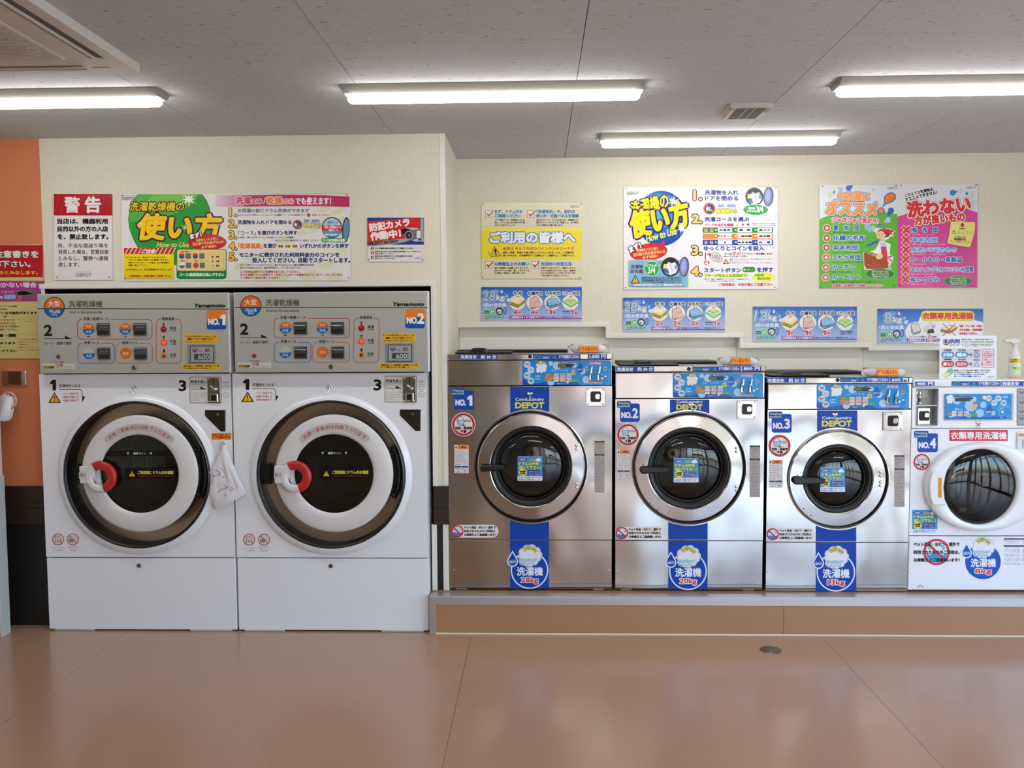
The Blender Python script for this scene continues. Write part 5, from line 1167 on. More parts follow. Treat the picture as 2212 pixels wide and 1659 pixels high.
    for a, b, c in ((1225, 1062, 80), (1150, 1010, 24), (1180, 985, 26), (1255, 975, 26), (1290, 1000, 20), (1270, 1110, 26), (1185, 1100, 20)): P.ring(a, b, c-5, c, '7CC2EE', n=24)
    P.ell(1190, 1048, 16, None, 'D6E6F4'); P.text('使用硬貨', 1195, 862, 1255, 880, 'D6E6F4', 1)
    co = B(G, 'control_overlay', uf)
    G = MB(); c = at(2123.6, 858.8, Y); G.lathe(c[0], c[2], [(.0005, Y-.016), (.009, Y-.015), (.011, Y-.010)], mat('white_button', 'F0F0F0', .2), 20, split=False); B(G, 'white_button', uf)
    hook(R, org, 2114, 917, Y-.004, 1.0, 'door_hook')
    G = MB(); P = PR(G, Y-.004); P.view(1950, 700, 5.5305); P.rect(1362, 770, 1700, 1212, '33353A'); P.rect(1368, 776, 1700, 1206, 'A2A4AA')
    for y in (886, 992, 1098): P.line([(1366, y), (1700, y)], 3, '55575C')
    for y in (820, 940, 1048, 1130): P.line([(1392, y-14), (1418, y+14)], 9, '26262C'); P.text('使用方法', 1424, y-14, 1500, y+6, '44464C', 1.5)
    B(G, 'usage_label', uf)
    # front with door
    z0 = zz(1156); z1 = zz(925.8); c = at(2118, 1052, Y); u = pm(2118, 1052, Y)
    G = MB(); G.plate_hole(x0, xr, z0, z1, c[0], c[2], 92*u, Y-.003, Y+.02, ENAMEL, rx=92*u); fp = B(G, 'front_panel')
    G = MB(); P = PR(G, Y-.003); P.view(1950, 700, 5.5305); P.rect(555, 1263, 1255, 1396, 'D23444', 6); P.text('衣類専用洗濯機', 574, 1288, 1240, 1376, 'EEF0F2', 4.5); B(G, 'red_sign_sticker', fp)
    G = MB(); P = PR(G, Y-.003); P.to((124, 691, 372, 958), (1981.5, 930.6, 2025.8, 976.8)); nosticker(P, '4'); tag(B(G, 'number_sticker', fp), 'blue sticker reading NO. 4')
    G = MB(); P = PR(G, Y-.003); roundsign(P, 1991, 998, 18.9); B(G, 'notice_sticker', fp)
    G = MB(); P = PR(G, Y-.003, INKM); P.to((0, 0, 280, 273), (1970.3, 1101, 2024.9, 1152)); wipe(P); B(G, 'wiping_notice', fp)
    G = MB(); q = prect(2194.5, 931.5, 2262, 970.5, Y); G.slab(rr(*q, .012), Y-.012, Y-.003, WPLAST, .004); P = PR(G, Y-.012); P.rect(2200.5, 936.5, 2250, 942.5, 'D98A50'); q = prect(2205, 948, 2255, 966, Y); G.slab(rr(*q, .005), Y-.0135, Y-.012, mat('grey_grip', 'B4B6BE', .3), .001); B(G, 'soap_drawer', fp)
    YD4 = Y-.03; G = MB(); V = []; n = 110
    cc = at(2126, 1052, YD4); k = pm(2118, 1052, YD4); gi = at(2117.5, 1052, YD4)
    prof = [(1.0, Y+.01, 0), (1.0, YD4+.018, 0), (.985, YD4+.008, 0), (.955, YD4+.001, 0), (.9, YD4-.004, .25), (.5, YD4-.008, .6), (.12, YD4-.006, .95), (0, YD4-.001, 1), (-.03, YD4+.015, 1)]
    for f_, yy, _ in prof:
        for i in range(n):
            t = 2*PI*i/n; cs, sn = math.cos(t), math.sin(t)
            ox, oz = cc[0]+(128*(abs(cs)**.92)*(1 if cs > 0 else -1))*k, cc[2]+98*sn*k
            ix, iz = gi[0]+81*k*cs, gi[2]+84*k*sn
            V.append((ix+(ox-ix)*f_, yy, iz+(oz-iz)*f_))
    G.add(V, np.array([(j*n+i, j*n+(i+1) % n, (j+1)*n+(i+1) % n, (j+1)*n+i) for j in range(len(prof)-1) for i in range(n)]), ENAMEL, True)
    do = B(G, 'door')
    G = MB(); G.lathe(gi[0], gi[2], [(81*k, YD4+.016), (78.5*k, YD4+.012), (76*k, YD4+.02), (74*k, YD4+.06), (68*k, YD4+.12)], RUBBER, 100, kz=1.035, split=False); B(G, 'door_seal', do)
    G = MB(); pr = [(max(80.5*k*math.sin(i/8*PI/2), .0005), YD4+.018-.032*math.cos(i/8*PI/2)) for i in range(9)]
    G.lathe(gi[0], gi[2], pr[::-1], GLASS, 90, kz=1.035, split=False); G.lathe(gi[0], gi[2], [(a*.985, b+.005) for a, b in pr], GLASS, 90, kz=1.035, split=False); B(G, 'door_glass', do)
    G = MB(); G.lathe(gi[0], gi[2], [(68*k, YD4+.12), (78*k, YD4+.14), (80*k, YD4+.45)], DRUM, 80); G.disc(gi[0], gi[2], 82*k, YD4+.45, DRUM, 50)
    for i in range(3): a = i*2*PI/3+.4; G.box(gi[0]+.1*math.cos(a)-.02, gi[0]+.1*math.cos(a)+.02, YD4+.15, YD4+.45, gi[2]+.17*math.sin(a)-.03, gi[2]+.17*math.sin(a)+.03, DRUM)
    B(G, 'drum')
    G = MB(); hp = [(2013, 1018), (2045, 1017), (2041, 1030), (2037.5, 1052), (2040, 1080), (2046, 1091), (2014, 1091), (2008, 1075), (2006.5, 1053), (2008, 1034)][::-1]
    q = [at(a, b, YD4-.012) for a, b in hp]; G.slab([(p[0], p[2]) for p in q], YD4-.019, YD4+.004, ENAMEL, .005)
    P = PR(G, YD4-.019); P.rect(2026, 1032, 2034.5, 1075, 'E8A034'); 
    for i, ch in enumerate('ここを引いて開ける'): P.text(ch, 2028.5, 1035+i*4.2, 2031.8, 1038.2+i*4.2, '9A5A14')
    B(G, 'door_handle', do)
    # lower panel
    G = MB(); z1 = zz(1158.6); zm = zz(1266); G.slab([(x0, zb+.004), (xr, zb+.004), (xr, z1), (x0, z1)], Y-.003, Y+.03, ENAMEL, .004)
    lp = B(G, 'lower_panel')
    G = MB(); P = PR(G, Y-.003); P.view(1950, 980, 5.183); P.ell(378, 1100, 128, None, 'DCE8F0'); P.poly([(378+118*math.cos(math.radians(a)), 1100+118*math.sin(math.radians(a))) for a in range(10, 171, 8)]+[(270, 1115), (300, 1135), (330, 1120), (350, 1080), (385, 1125), (420, 1135), (460, 1128), (490, 1115)], '3A98D4')
    P.ell(300, 1055, 18, None, '6ABCE0'); P.ell(455, 1060, 18, None, '6ABCE0'); P.ell(445, 1035, 8, None, '4AA0D0'); P.nosign(378, 1100, 148, 26, 'D23A48')
    for i, t in enumerate(('ペット用品・おむつ・屋外で', '利用されたもののご利用は、', '公衆衛生上ご遠慮願います！')): P.text(t, 122, (992, 1082, 1170)[i], 634, (1034, 1122, 1208)[i], '1E2026', 3.5)
    B(G, 'pet_notice_sticker', lp)
    G = MB(); P = PR(G, Y-.003); P.to((953-205, 1303-205, 953+205, 1303+205), (2123.3-38.4, 1212.9-38.4, 2123.3+38.4, 1212.9+38.4)); logo(P, '8kg', True); B(G, 'capacity_badge', lp)
    G = MB(); P = PR(G, Y-.003); P.view(1950, 980, 5.183)
    for y in (948, 1026): P.rect(1130, y, 1700, y+15, '22263E')
    src = '使用方法をよくお読みになって正しくご利用下さい洗濯物の種類によっては傷みや色落ちの'
    random.seed(8)
    for i in range(22):
        y = 972+i*12.5
        if 1018 < y < 1046 or (i % 4 == 3): continue
        P.text(src[i % 12:i % 12+17], 1150, y, 1310, y+7, '6A6E7A', .4); P.text(src[(i+5) % 14:(i+5) % 14+17], 1335, y, 1500, y+7, '6A6E7A', .4)
        if i % 4 == 0: P.ring(1138, y+5, 5, 7, '6A6E7A', n=12)
    B(G, 'caution_label', lp)
    G = MB(); c = at(1988, 1270, Y-.003); G.lathe(c[0], c[2], [(.011, Y-.004), (.014, Y-.006), (.017, Y-.003)], mat('pale_rim', 'A8B4C4', .3), 20, a0=.2, a1=3.0); B(G, 'filter_mark', lp)
    return R, zt
R4, zt4 = washer4()

# ================================================================ signs on the walls
PINM = mat('sign_pin', '4A4A52', .35, .8)
def sign(x0, y0, x1, y1, Y, base, label, cat='sign', group=None, pins=None, m=None, name='wall_sign'):
    """a thin printed board on the wall; returns the print head and a closing function"""
    mb = MB(); r = prect(x0, y0, x1, y1, Y)
    Yf = Y-.004
    mb.slab([(r[0], r[2]), (r[1], r[2]), (r[1], r[3]), (r[0], r[3])], Yf, Y, mat('board_edge', 'C4C2BC', .4), .0006)
    P = PR(mb, Yf, m or INK, clip=(x0, y0, x1, y1)); P.rect(x0, y0, x1, y1, base)
    def done():
        o = tag(mb.build(name, recenter=True), label, cat, group)
        org = tuple(o.location)
        for (a, b) in (pins if pins is not None else ((x0+5, y0+4), (x1-5, y0+4), (x0+5, y1-4), (x1-5, y1-4))):
            G = MB(); c = at(a, b, Yf); G.lathe(c[0], c[2], [(.0004, Yf-.006), (.0018, Yf-.0056), (.003, Yf-.003), (.0034, Yf)], PINM, 12, split=False); G.build('pin', o, org)
        return o
    return P, done
def depot(P, x0, y0, x1, y1, c='8A8A88'): P.text('CoinLaundry', x0, y0, x1, y0+(y1-y0)*.34, c, 0); P.text('DEPOT', x0, y0+(y1-y0)*.42, x1, y1, c, (y1-y0)*.07)

# 1 red and white warning
P, done = sign(116.5, 419, 242.5, 605, YL, 'E0DEDC', 'white warning sign with red heading above the NO. 1 dryer', pins=((124, 599), (236, 599), (119, 421.5), (232, 421.5)))
P.rect(116.5, 419, 242.5, 465.5, 'B41E26')
for i in range(11): P.line([(118+i*12.5, 464), (128+i*12.5, 420)], 2.2, 'BC2A30')
P.view(0, 380, 4.366)
P.text('警', 612, 200, 752, 345, 'ECE8E6', 8); P.text('告', 808, 200, 950, 345, 'ECE8E6', 12)
for i, (t, a, b) in enumerate((('当店は、機器利用', 540, 1015), ('目的以外の方の入店', 545, 1018), ('を、禁止致します。', 545, 1022))): P.text(t, a, 403+i*73, b, 452+i*73, '151515', 5)
for i, (t, a, b) in enumerate((('尚、不当な居座り等を', 548, 1020), ('発見した場合、営業妨害', 550, 1022), ('とみなし、警察へ通報', 553, 1022), ('致します。', 553, 748))): P.text(t, a, 636+i*60, b, 678+i*60, '2A2A2A', 1.5)
depot(P, 720, 898, 862, 950); done()

# 2 how to use the washer dryer
P, done = sign(263, 419.5, 757, 606, YL, 'E2E0DE', 'long green and white washer dryer instruction sign with yellow lettering', pins=((264, 422), (749, 422), (270, 602), (752.5, 600)))
P.view(240, 400, 4.0963)
P.clip = (263, 419.5, 757, 606)
for a, b, c in ((1900, 300, 50), (1960, 350, 55), (2040, 210, 40), (1880, 210, 60), (2000, 240, 50), (1700, 420, 60), (1550, 480, 70), (1800, 400, 50), (2050, 300, 50), (1250, 640, 60), (1150, 720, 70), (1300, 780, 80), (1500, 820, 80), (1750, 800, 90), (1900, 700, 80), (2030, 600, 70), (1980, 810, 70), (1400, 590, 60), (1200, 200, 40)): P.ell(a, b, c, c*.45, 'D3DDBA', rot=-12)
P.poly([(235, 78), (808, 78), (845, 130), (875, 200), (890, 290), (890, 560), (570, 710), (240, 560), (190, 470), (160, 380), (150, 300), (165, 200), (195, 130)], '2F9A3A')
P.poly([(240, 79), (790, 79), (700, 180), (560, 260), (380, 300), (160, 330), (155, 280), (175, 190)], '58B046'); P.poly([(380, 79), (700, 79), (600, 160), (420, 200), (300, 160)], '74BE50')
depot(P, 102, 88, 230, 132, '7A7A78')
P.text('洗濯乾燥機の', 170, 150, 645, 228, 'E8C832', 4, o=(7, '2A1A10'), sh=.12)
P.text('使い方', 240, 258, 965, 478, 'F0CE22', 16, o=[(17, '3A1A50'), (5, 'E89A1E')], sh=.14)
P.star(690, 125, 9, 90, 6, 'E6F0D0'); P.star(690, 125, 22, 60, 8, 'F4F8E8', 20); P.star(262, 345, 4, 36, 6, 'F0E8C0'); P.star(655, 375, 6, 44, 6, 'F8F0D0')
P.text('How to Use', 408, 505, 690, 548, 'D8D86A', 3, sh=.3)
P.ell(852, 505, 170, 72, 'C42428'); P.text('まず！', 700, 425, 800, 468, 'F0F0EC', 6, o=(6, '1A1414'), rot=-12)
P.text('洗濯物を入れる前に、', 752, 466, 950, 492, 'E8B070', 2, rot=-6); P.text('忘れ物や汚れ等がないか', 722, 496, 998, 526, 'E8B070', 3, rot=-5); P.text('必ず確認!!', 800, 534, 932, 556, 'E8B070', 3, rot=-5)
P.rect(115, 557, 556, 610, 'CE3030')
for i in range(12): P.poly([(130+i*38-10, 610), (130+i*38, 610), (160+i*38, 557), (150+i*38, 557)], 'E6D8D0')
P.text('ご注意', 275, 568, 392, 604, 'ECE4E0', 5, o=(6, 'CE3030'), sh=.3)
P.grad(116, 611, 558, 828, ('F0E018', 'E6C81E')); YB_ = '3C3A10'
for i, t in enumerate(('※タオルなどは、脱水中ドラムにはり付き', 'やすいため脱水が弱くなり乾燥しきれない', '場合がございます。その場合、他の乾燥機で', '乾燥し直して下さい。')): P.text(t, 140+(17 if i else 0), 632+i*23, (480, 512, 520, 328)[i], 648+i*23, YB_, 1)
P.text('※毛布2枚以上は、他の乾燥機をおすすめします。', 140, 740, 550, 756, YB_, 1); P.text('ご利用後は、お忘れ物にご注意下さい。', 163, 793, 530, 814, 'B8301E', 2.5)
P.rect(580, 565, 1022, 830, '178238', 26); P.rect(586, 571, 1016, 758, 'E6D28E', 20)
P.text('洗濯＋乾燥コース', 616, 582, 720, 595, '5A5030', 1); P.text('洗濯コース', 616, 664, 682, 676, '5A5030', 1); P.text('乾燥コース', 740, 664, 806, 676, '5A5030', 1)
for (a, b, t1, t2) in ((627, 627, 'C2402A', '2A52A0'), (748, 627, 'C2402A', '2A52A0'), (630, 710, 'E8E4D8', '2A5AAA'), (752, 710, 'CE442A', 'CE442A')):
    P.ell(a, b, 25, None, t2, n=24); P.poly([(a+25*math.cos(math.radians(q)), b+25*math.sin(math.radians(q))) for q in range(180, 361, 12)], t1); P.rect(a+34, b-24, a+80, b+24, '6E726E')
P.rline(858, 612, 1000, 740, 4, 2, 'C8A050')
for i, (c, t) in enumerate((('C23A2A', '高温'), ('CE7A3A', '中温'), ('E8D8A0', '低温'))): P.ell(900, 635+i*40, 9, None, '8A3A2A'); P.ell(900, 635+i*40, 6, None, c); P.text(t, 930, 626+i*40, 958, 640+i*40, '4A4020', 2)
P.text('コース/乾燥温度を選んで下さい', 608, 778, 1000, 806, 'DDE8D8', 4)
P.grad(925, 90, 1180, 190, ('DAC4D2', 'CE5A92'), 10, False); P.poly([(1180, 90), (1500, 84), (1900, 90), (2110, 101), (2110, 194), (1800, 186), (1400, 188), (1180, 190)], 'B81E5C')
P.text('洗濯', 1105, 108, 1235, 165, 'C83A5C', 6, o=(6, 'F0DCE4')); P.text('のみ', 1250, 122, 1336, 166, 'C83A5C', 5, o=(5, 'F0DCE4')); P.text('/', 1348, 112, 1368, 168, 'F0DCE4', 3); P.text('乾燥', 1382, 106, 1515, 166, 'E87A2A', 6, o=(6, 'F0DCE4')); P.text('のみ', 1528, 122, 1616, 166, 'E87A2A', 5, o=(5, 'F0DCE4')); P.text('でも使えます！', 1634, 108, 1945, 172, 'F2E4EC', 5)
NV = '1E3A72'
for i, (y0, y1) in enumerate(((207, 276), (308, 372), (405, 472), (508, 570), (602, 666))): P.text('%d.' % (i+1), 1046+(3 if i == 0 else -4 if i in (1,) else 0), y0, 1110, y1, 'F0B93A', 8, o=(6, '4A2A2A'))
P.text('お洗濯の前にドラム洗浄ができます', 1122, 208, 1752, 242, '5A6A90', 3); P.text('※ドラムの中に何も入っていないことを確認して、ドラム洗浄ボタン', 1128, 257, 1720, 274, '2A3440', 1); P.ell(1748, 265, 16, None, 'A84A3A'); P.text('を押してください。', 1778, 257, 1938, 274, '2A3440', 1)
P.text('洗濯物を入れドアを閉める', 1122, 310, 1596, 346, NV, 4)
P.ell(1650, 350, 43, None, 'C8503A'); P.ell(1650, 350, 36, None, '1E2E66'); P.poly([(1618, 340), (1650, 335), (1645, 360), (1625, 362)], 'E0E4EA'); P.line([(1620, 322), (1680, 378)], 8, 'C8503A'); P.text('いりません', 1628, 366, 1674, 378, '4FA83A', 2)
P.text('洗剤・柔軟剤', 1708, 304, 1842, 328, '7A8CB8', 4, o=(3, 'D8DEEA')); P.text('自動投入!!', 1704, 334, 1852, 362, 'E8D42A', 4, o=(4, '5A5A3A')); P.text('入れすぎにご注意', 1704, 372, 1852, 382, 'C85A5A', 1)
P.ell(1955, 376, 92, 94, '28303A'); P.ell(1955, 376, 82, 84, 'A8CCDC'); P.poly([(1872, 376), (1876, 350), (1900, 362), (1930, 352), (1960, 364), (1990, 352), (2020, 362), (2034, 350), (2037, 376), (2034, 412), (1876, 412)], 'CC2A4A')
P.poly([(1876, 412), (2034, 412), (2020, 436), (1980, 458), (1930, 458), (1890, 438)], '4A9CC8'); P.text('洗濯コース', 1915, 320, 2005, 340, '4A86B0', 3); P.text('洗濯＋乾燥標準コース', 1890, 364, 2040, 382, 'EAD8DC', 2); P.text('乾燥コース', 1928, 390, 2006, 408, 'EAD8DC', 2); P.text('洗濯＋乾燥少量コース', 1896, 430, 2034, 446, 'DCEAF0', 2)
P.ell(2078, 395, 34, 112, '28303A', rot=4); P.ell(2080, 395, 24, 98, '5C8CAA', rot=4)
P.rect(1864, 468, 2076, 506, '2E9A5A', 6); P.text('コース別洗濯物の適量', 1872, 476, 2068, 498, 'DCF0DC', 2.5)
P.text('「コース」', 1126, 404, 1280, 442, '2E8A4A', 3); P.text('を選びボタンを押す', 1298, 404, 1646, 440, NV, 4); P.text('※必ず、押したボタンのランプが点灯していることを確認し', 1136, 455, 1630, 472, '2A3440', 1); P.text('点灯していない場合はもう一度押して下さい。', 1452, 481, 1838, 498, '2A3440', 1)
P.text('「乾燥温度」', 1126, 514, 1340, 560, 'E8702A', 4); P.text('を選び', 1350, 518, 1462, 556, NV, 4)
for i, t in enumerate(('高温', '中温', '低温')): P.rect(1474+i*63, 524, 1528+i*63, 556, 'D8C83A', 15); P.text(t, 1482+i*63, 532, 1520+i*63, 549, '4A4420', 2)
P.text('いずれかのボタンを押す', 1672, 518, 2100, 558, NV, 4)
P.text('モニターに表示された利用料金分のコインを', 1136, 596, 2020, 636, NV, 4.5); P.text('投入してください。自動でスタートします。', 1250, 642, 2115, 686, NV, 4.5)
P.text('※コインはゆっくりと入れてください。急いで入れるとコイン詰りの原因になります。', 1142, 696, 1800, 714, '2A3440', 1); P.text('※おつりは出ませんので、指定の料金だけ、コインを入れて下さい', 1142, 722, 1680, 740, '2A3440', 1)
for i, (t, b) in enumerate((('※ご利用後は速やかに洗濯物を取り出してください。', 1672), ('次のお客様がドラム洗浄ボタンを押してしまうと洗濯物がぬれてしまうことがございます。', 2052), ('その場合のご返金は致しかねます。', 1494))): P.text(t, 1142, 757+i*26, b, 777+i*26, 'B83A36', 1.5)
done()

# 3 security camera notice
P, done = sign(793.5, 470.3, 916, 565.5, YL, 'DAD8D8', 'red, blue and white security camera notice', pins=((797, 560.7), (912.5, 561), (796.5, 473), (913, 473)))
P.view(780, 440, 5.927)
P.rect(78, 176, 808, 525, '24408E'); P.poly([(78, 228), (742, 176), (755, 300), (740, 440), (78, 500)], 'CE2A26')
P.poly([(78, 500), (540, 446), (700, 440), (560, 490), (400, 522), (78, 548)], 'A4A6A8'); P.poly([(78, 500), (150, 492), (150, 540), (78, 548)], '3A3A3C'); P.rect(78, 526, 808, 565, 'DAD8D8'); P.poly([(78, 526), (330, 526), (78, 548)], '8A8C8E')
P.rect(752, 176, 808, 490, 'A2A4A4'); P.rect(752, 176, 764, 490, '6A6C6C'); P.rect(796, 176, 808, 440, '7C7E7E')
P.text('防犯カメラ', 108, 222, 620, 318, 'ECE8E4', 12, rot=-8); P.text('作動中！', 122, 350, 505, 450, 'ECE8E4', 13, rot=-7)
P.poly([(515, 330), (560, 310), (700, 308), (760, 330), (758, 460), (640, 466), (570, 440), (560, 390), (525, 380)], '6A6E72'); P.poly([(560, 310), (700, 308), (758, 332), (640, 336)], 'B8BABC'); P.poly([(515, 330), (570, 314), (640, 336), (560, 388), (525, 382)], '1E1E20')
P.ell(612, 405, 54, 60, '8E9294'); P.ell(612, 405, 40, 45, '2A2A2C'); P.ell(615, 405, 22, 24, '4A4448'); P.ell(618, 402, 7, None, 'D8D8D0'); P.rect(712, 348, 760, 440, 'DEDEDC', 6); P.poly([(640, 466), (770, 440), (772, 480), (700, 488)], 'B0B2B2'); P.poly([(735, 450), (772, 444), (770, 470), (740, 472)], '2A2A2C')
P.text('DEPOT-SECURITY', 148, 478, 480, 514, '22242A', 4, rot=-6)
for i, y in enumerate((572, 628, 688)): P.ell(145, y, 20, 22, 'B02238'); P.text(str(i+1), 139, y-11, 151, y+11, 'ECE0E0', 4)
for (t, x1, y) in (('カメラ機器は防犯を目的として設置しています。', 672, 562), ('撮影映像は当方の個人情報取扱事業者によって規定された', 772, 604), ('規則を遵守しています。', 418, 632), ('撮影映像は捜査官庁からの提出要請がある場合', 660, 663), ('提出することがあります。', 438, 690)): P.text(t, 178, y, x1, y+17, '2A2A2C', 1.6)
depot(P, 697, 678, 778, 708); done()

# 4 notice to all customers
P, done = sign(1040.3, 437.5, 1257.6, 602, YR, 'D9D2B4', 'cream and yellow customer notice with four ticked boxes', pins=((1044, 439.8), (1255, 440.4), (1043, 598.5), (1252.6, 599.6)))
P.view(1020, 420, 5.53)
for i in range(24): 
    for j in range(11):
        y = 110+j*28
        if y > 390: continue
        P.ell(125+i*50+(25 if j % 2 else 0), y, 15, 10, 'DFDABF', n=4)
    for j in range(8): P.ell(125+i*50+(25 if j % 2 else 0), 790+j*28, 15, 10, 'DFDABF', n=4)
depot(P, 1172, 122, 1278, 160, '8A8A7A')
P.rect(112, 398, 1316, 772, 'E8D62A'); P.rect(112, 398, 1316, 440, 'EAE052')
TQ = '1A78A8'
def tick(x, y):
    P.rect(x, y, x+86, y+86, '5A5A6A'); P.rect(x+5, y+5, x+81, y+81, 'E4E4DC'); P.poly([(x+14, y+42), (x+30, y+34), (x+42, y+52), (x+96, y-2), (x+102, y+6), (x+44, y+76), (x+34, y+76)], 'C23434')
for x, y in ((157, 190), (657, 190), (155, 797), (708, 797)): tick(x, y)
P.text('まず、ドラム内を', 270, 184, 600, 226, TQ, 5); P.text('ご確認ください', 272, 236, 578, 274, TQ, 5); P.text('「洗濯表示」や、店内の', 768, 184, 1228, 226, TQ, 5); P.text('使い方・注意パネルを確認', 764, 236, 1270, 276, TQ, 5)
for i, (t, b) in enumerate((('ドアを開けたら、洗濯物を入れる', 628), ('前に、ドラム内に忘れ物や汚れ等', 628), ('がないか必ずチェック!!', 512))): P.text(t, 270, 294+i*31, b, 316+i*31, '3A3A2E', 2)
for i, (t, b) in enumerate((('当店はセルフサービスのお店です。洗濯表示や、', 1268), ('掲示されているパネルをご確認の上、自己責任', 1270), ('でのご判断をお願い致します。', 1085))): P.text(t, 766, 294+i*31, b, 316+i*31, '3A3A2E', 2)
P.text('ご利用の皆様へ', 215, 450, 1228, 578, 'E8EEF4', 15, o=(10, '1A74B0'))
P.poly([(262, 612), (352, 736), (215, 748)], '6A5A1A'); P.poly([(262, 626), (340, 730), (224, 740)], 'D8B84A'); P.poly([(180, 676), (225, 700), (210, 740)], 'C8AE2A'); P.text('!', 268, 650, 290, 726, '2A2410', 5, rot=-8)
P.text('当店は セルフ方式のコインランドリーです', 370, 628, 1216, 664, 'C8304E', 3.5); P.text('紛失・故障・色落ちや縮み等のトラブルにつきましては、一切責任を', 370, 684, 1214, 706, '3A3414', 2.6); P.text('負いかねます。お洗濯表示やご注意をよくご確認の上、ご利用下さい。', 370, 718, 1226, 740, '3A3414', 2.6)
P.text('公衆衛生上のお願い', 266, 808, 678, 850, TQ, 5); P.text('洗濯物の放置注意', 820, 808, 1188, 850, '5A86C0', 5)
for i, (t, b) in enumerate((('他のお客様のご迷惑となりますので、', 672), ('おむつやペット用品・著しく汚れている', 678), ('もの等のご利用は、お断り致します。', 640))): P.text(t, 266, 869+i*30, b, 890+i*30, '3A3A2E', 2)
for i, (t, b) in enumerate((('放置されたままですと、盗難やいたずら', 1232), ('される可能性があります。また、順番待', 1232), ('ちの方が取出すことがありますので終', 1232), ('了後は速やかに取出して下さい。', 1160))): P.text(t, 820, 869+i*30, b, 890+i*30, '7A4A48', 2)
done()

# 5 how to use the washing machine
P, done = sign(1347.2, 404.6, 1680, 625, YR, 'E4E3EA', 'white instruction sign for the washing machines with a round blue emblem', pins=((1352.4, 408), (1676, 403.8+2), (1351, 621), (1673.5, 620.5)))
P.view(1330, 390, 5.978)
random.seed(4)
for i in range(70):
    a, b = random.uniform(1500, 2085), random.uniform(130, 900); 
    if b > 480 and a < 1950: continue
    if a < 1700 and b < 440: continue
    P.ell(a, b, 38, 15, 'C9DFEC', rot=12, n=14)
depot(P, 145, 132, 298, 184, '7C7E84')
P.ell(590, 490, 330, 356, '1E4EA8', n=60); P.ell(560, 440, 290, 290, '2C72C2', n=50); P.ell(530, 400, 240, 230, '3E92D6', n=40); P.ell(500, 480, 150, 150, '56A8DE', n=40)
P.text('洗濯機の', 195, 220, 680, 400, 'F2DE2A', 10, o=(12, '1E2470'), rot=-14, sh=.1)
P.text('使い方', 190, 330, 935, 660, 'F4E020', 26, o=[(25, '1E2470'), (7, 'F0A838')], rot=-13, sh=.1)
P.text('How to Use', 390, 655, 790, 745, 'DCEA5A', 6, rot=-15, sh=.2)
for a, b, r in ((740, 270, 90), (850, 620, 75)): P.star(a, b, 10, r*1.3, 6, 'EEF2F8', 10); P.star(a, b, 26, r*.7, 8, 'F8FAFC')
P.ell(425, 925, 243, 112, 'CC2A2E', rot=-7); P.poly([(550, 830), (625, 765), (632, 850)], 'CC2A2E'); P.text('まず！', 170, 825, 325, 905, 'F0F0F0', 10, o=(9, '141414'), rot=-22)
P.text('洗濯物を入れる前に、', 270, 868, 560, 908, 'ECB87A', 3, rot=-7); P.text('忘れ物や汚れ等がないか', 222, 915, 642, 960, 'ECB87A', 5, rot=-7); P.text('必ず確認!!', 345, 968, 540, 1002, 'ECB87A', 4, rot=-6)
P.rect(155, 1022, 942, 1388, 'C8D68A', 34); P.rect(165, 1030, 932, 1378, '7FB6D8', 28)
for i in range(12): P.line([(190+i*60, 1370), (330+i*55, 1040)], 5, '8ABEDC')
P.text('洗濯物', 195, 1090, 352, 1136, '5A4450', 3); P.text('目安量', 195, 1150, 352, 1196, '5A4450', 3)
P.poly([(545, 1130), (605, 1085), (560, 1170)], '2E9E48'); P.ell(467, 1138, 90, 92, '2E9E48', o=(6, 'DCEAD8')); P.text('ドラムの', 402, 1084, 530, 1112, 'E0F0DC', 4); P.text('3/4', 416, 1120, 508, 1198, 'E0F0DC', 6)
def drumpic(cx, cy, rx, ry, dx, drx, dry, c='3A3438'):
    P.ell(cx, cy, rx, ry, c); P.ell(cx, cy, rx*.88, ry*.88, '1E2026'); P.poly([(cx-rx*.84, cy+ry*.1), (cx-rx*.5, cy-ry*.1), (cx-rx*.2, cy-ry*.55), (cx+rx*.1, cy-ry*.35), (cx+rx*.5, cy-ry*.5), (cx+rx*.84, cy+ry*.1), (cx+rx*.6, cy+ry*.62), (cx, cy+ry*.86), (cx-rx*.6, cy+ry*.62)], 'E2E4EC')
    P.poly([(cx-rx*.84, cy+ry*.1), (cx-rx*.3, cy+ry*.2), (cx-rx*.1, cy+ry*.7), (cx-rx*.6, cy+ry*.62)], '2E6AA8'); P.ell(cx-rx*.55, cy-ry*.12, rx*.22, ry*.2, 'DCD65A'); P.line([(cx-rx*.2, cy-ry*.5), (cx+rx*.1, cy), (cx+rx*.2, cy+ry*.5)], 5, '4A5260'); P.ell(cx+rx*.62, cy+ry*.02, rx*.2, ry*.24, '6AA0CE')
    P.ell(dx, cy-ry*.02, drx, dry, '5A5056', rot=4); P.ell(dx-drx*.08, cy-ry*.02, drx*.74, dry*.86, '7C8CC8', rot=4); P.ell(dx-drx*.12, cy-ry*.1, drx*.45, dry*.6, '96A8DC', rot=4)
drumpic(705, 1115, 120, 125, 882, 64, 128)
P.line([(540, 1060), (600, 1060)], 4, '3A3A3A'); P.warn(253, 1215, 1328, 120, 'E0B840')
for i in range(6): P.text(('洗濯物の重さは水分により変わりますので目安です', '詰め込みすぎると汚れ落ちやすすぎが悪くなります', '大きな洗濯物は一枚ずつ広げてから入れて下さい', 'ファスナーやボタンは閉めてからお洗い下さい', '', '')[i], 335, 1244+i*21, 848, 1259+i*21, '2E3A50', 1.5) if i < 4 else None
P.rect(200, 1336, 880, 1362, '9AA8C8', 12); P.text('洗濯物の量や素材によって、適量は異なります', 230, 1338, 850, 1360, 'E4E4F0', 3)
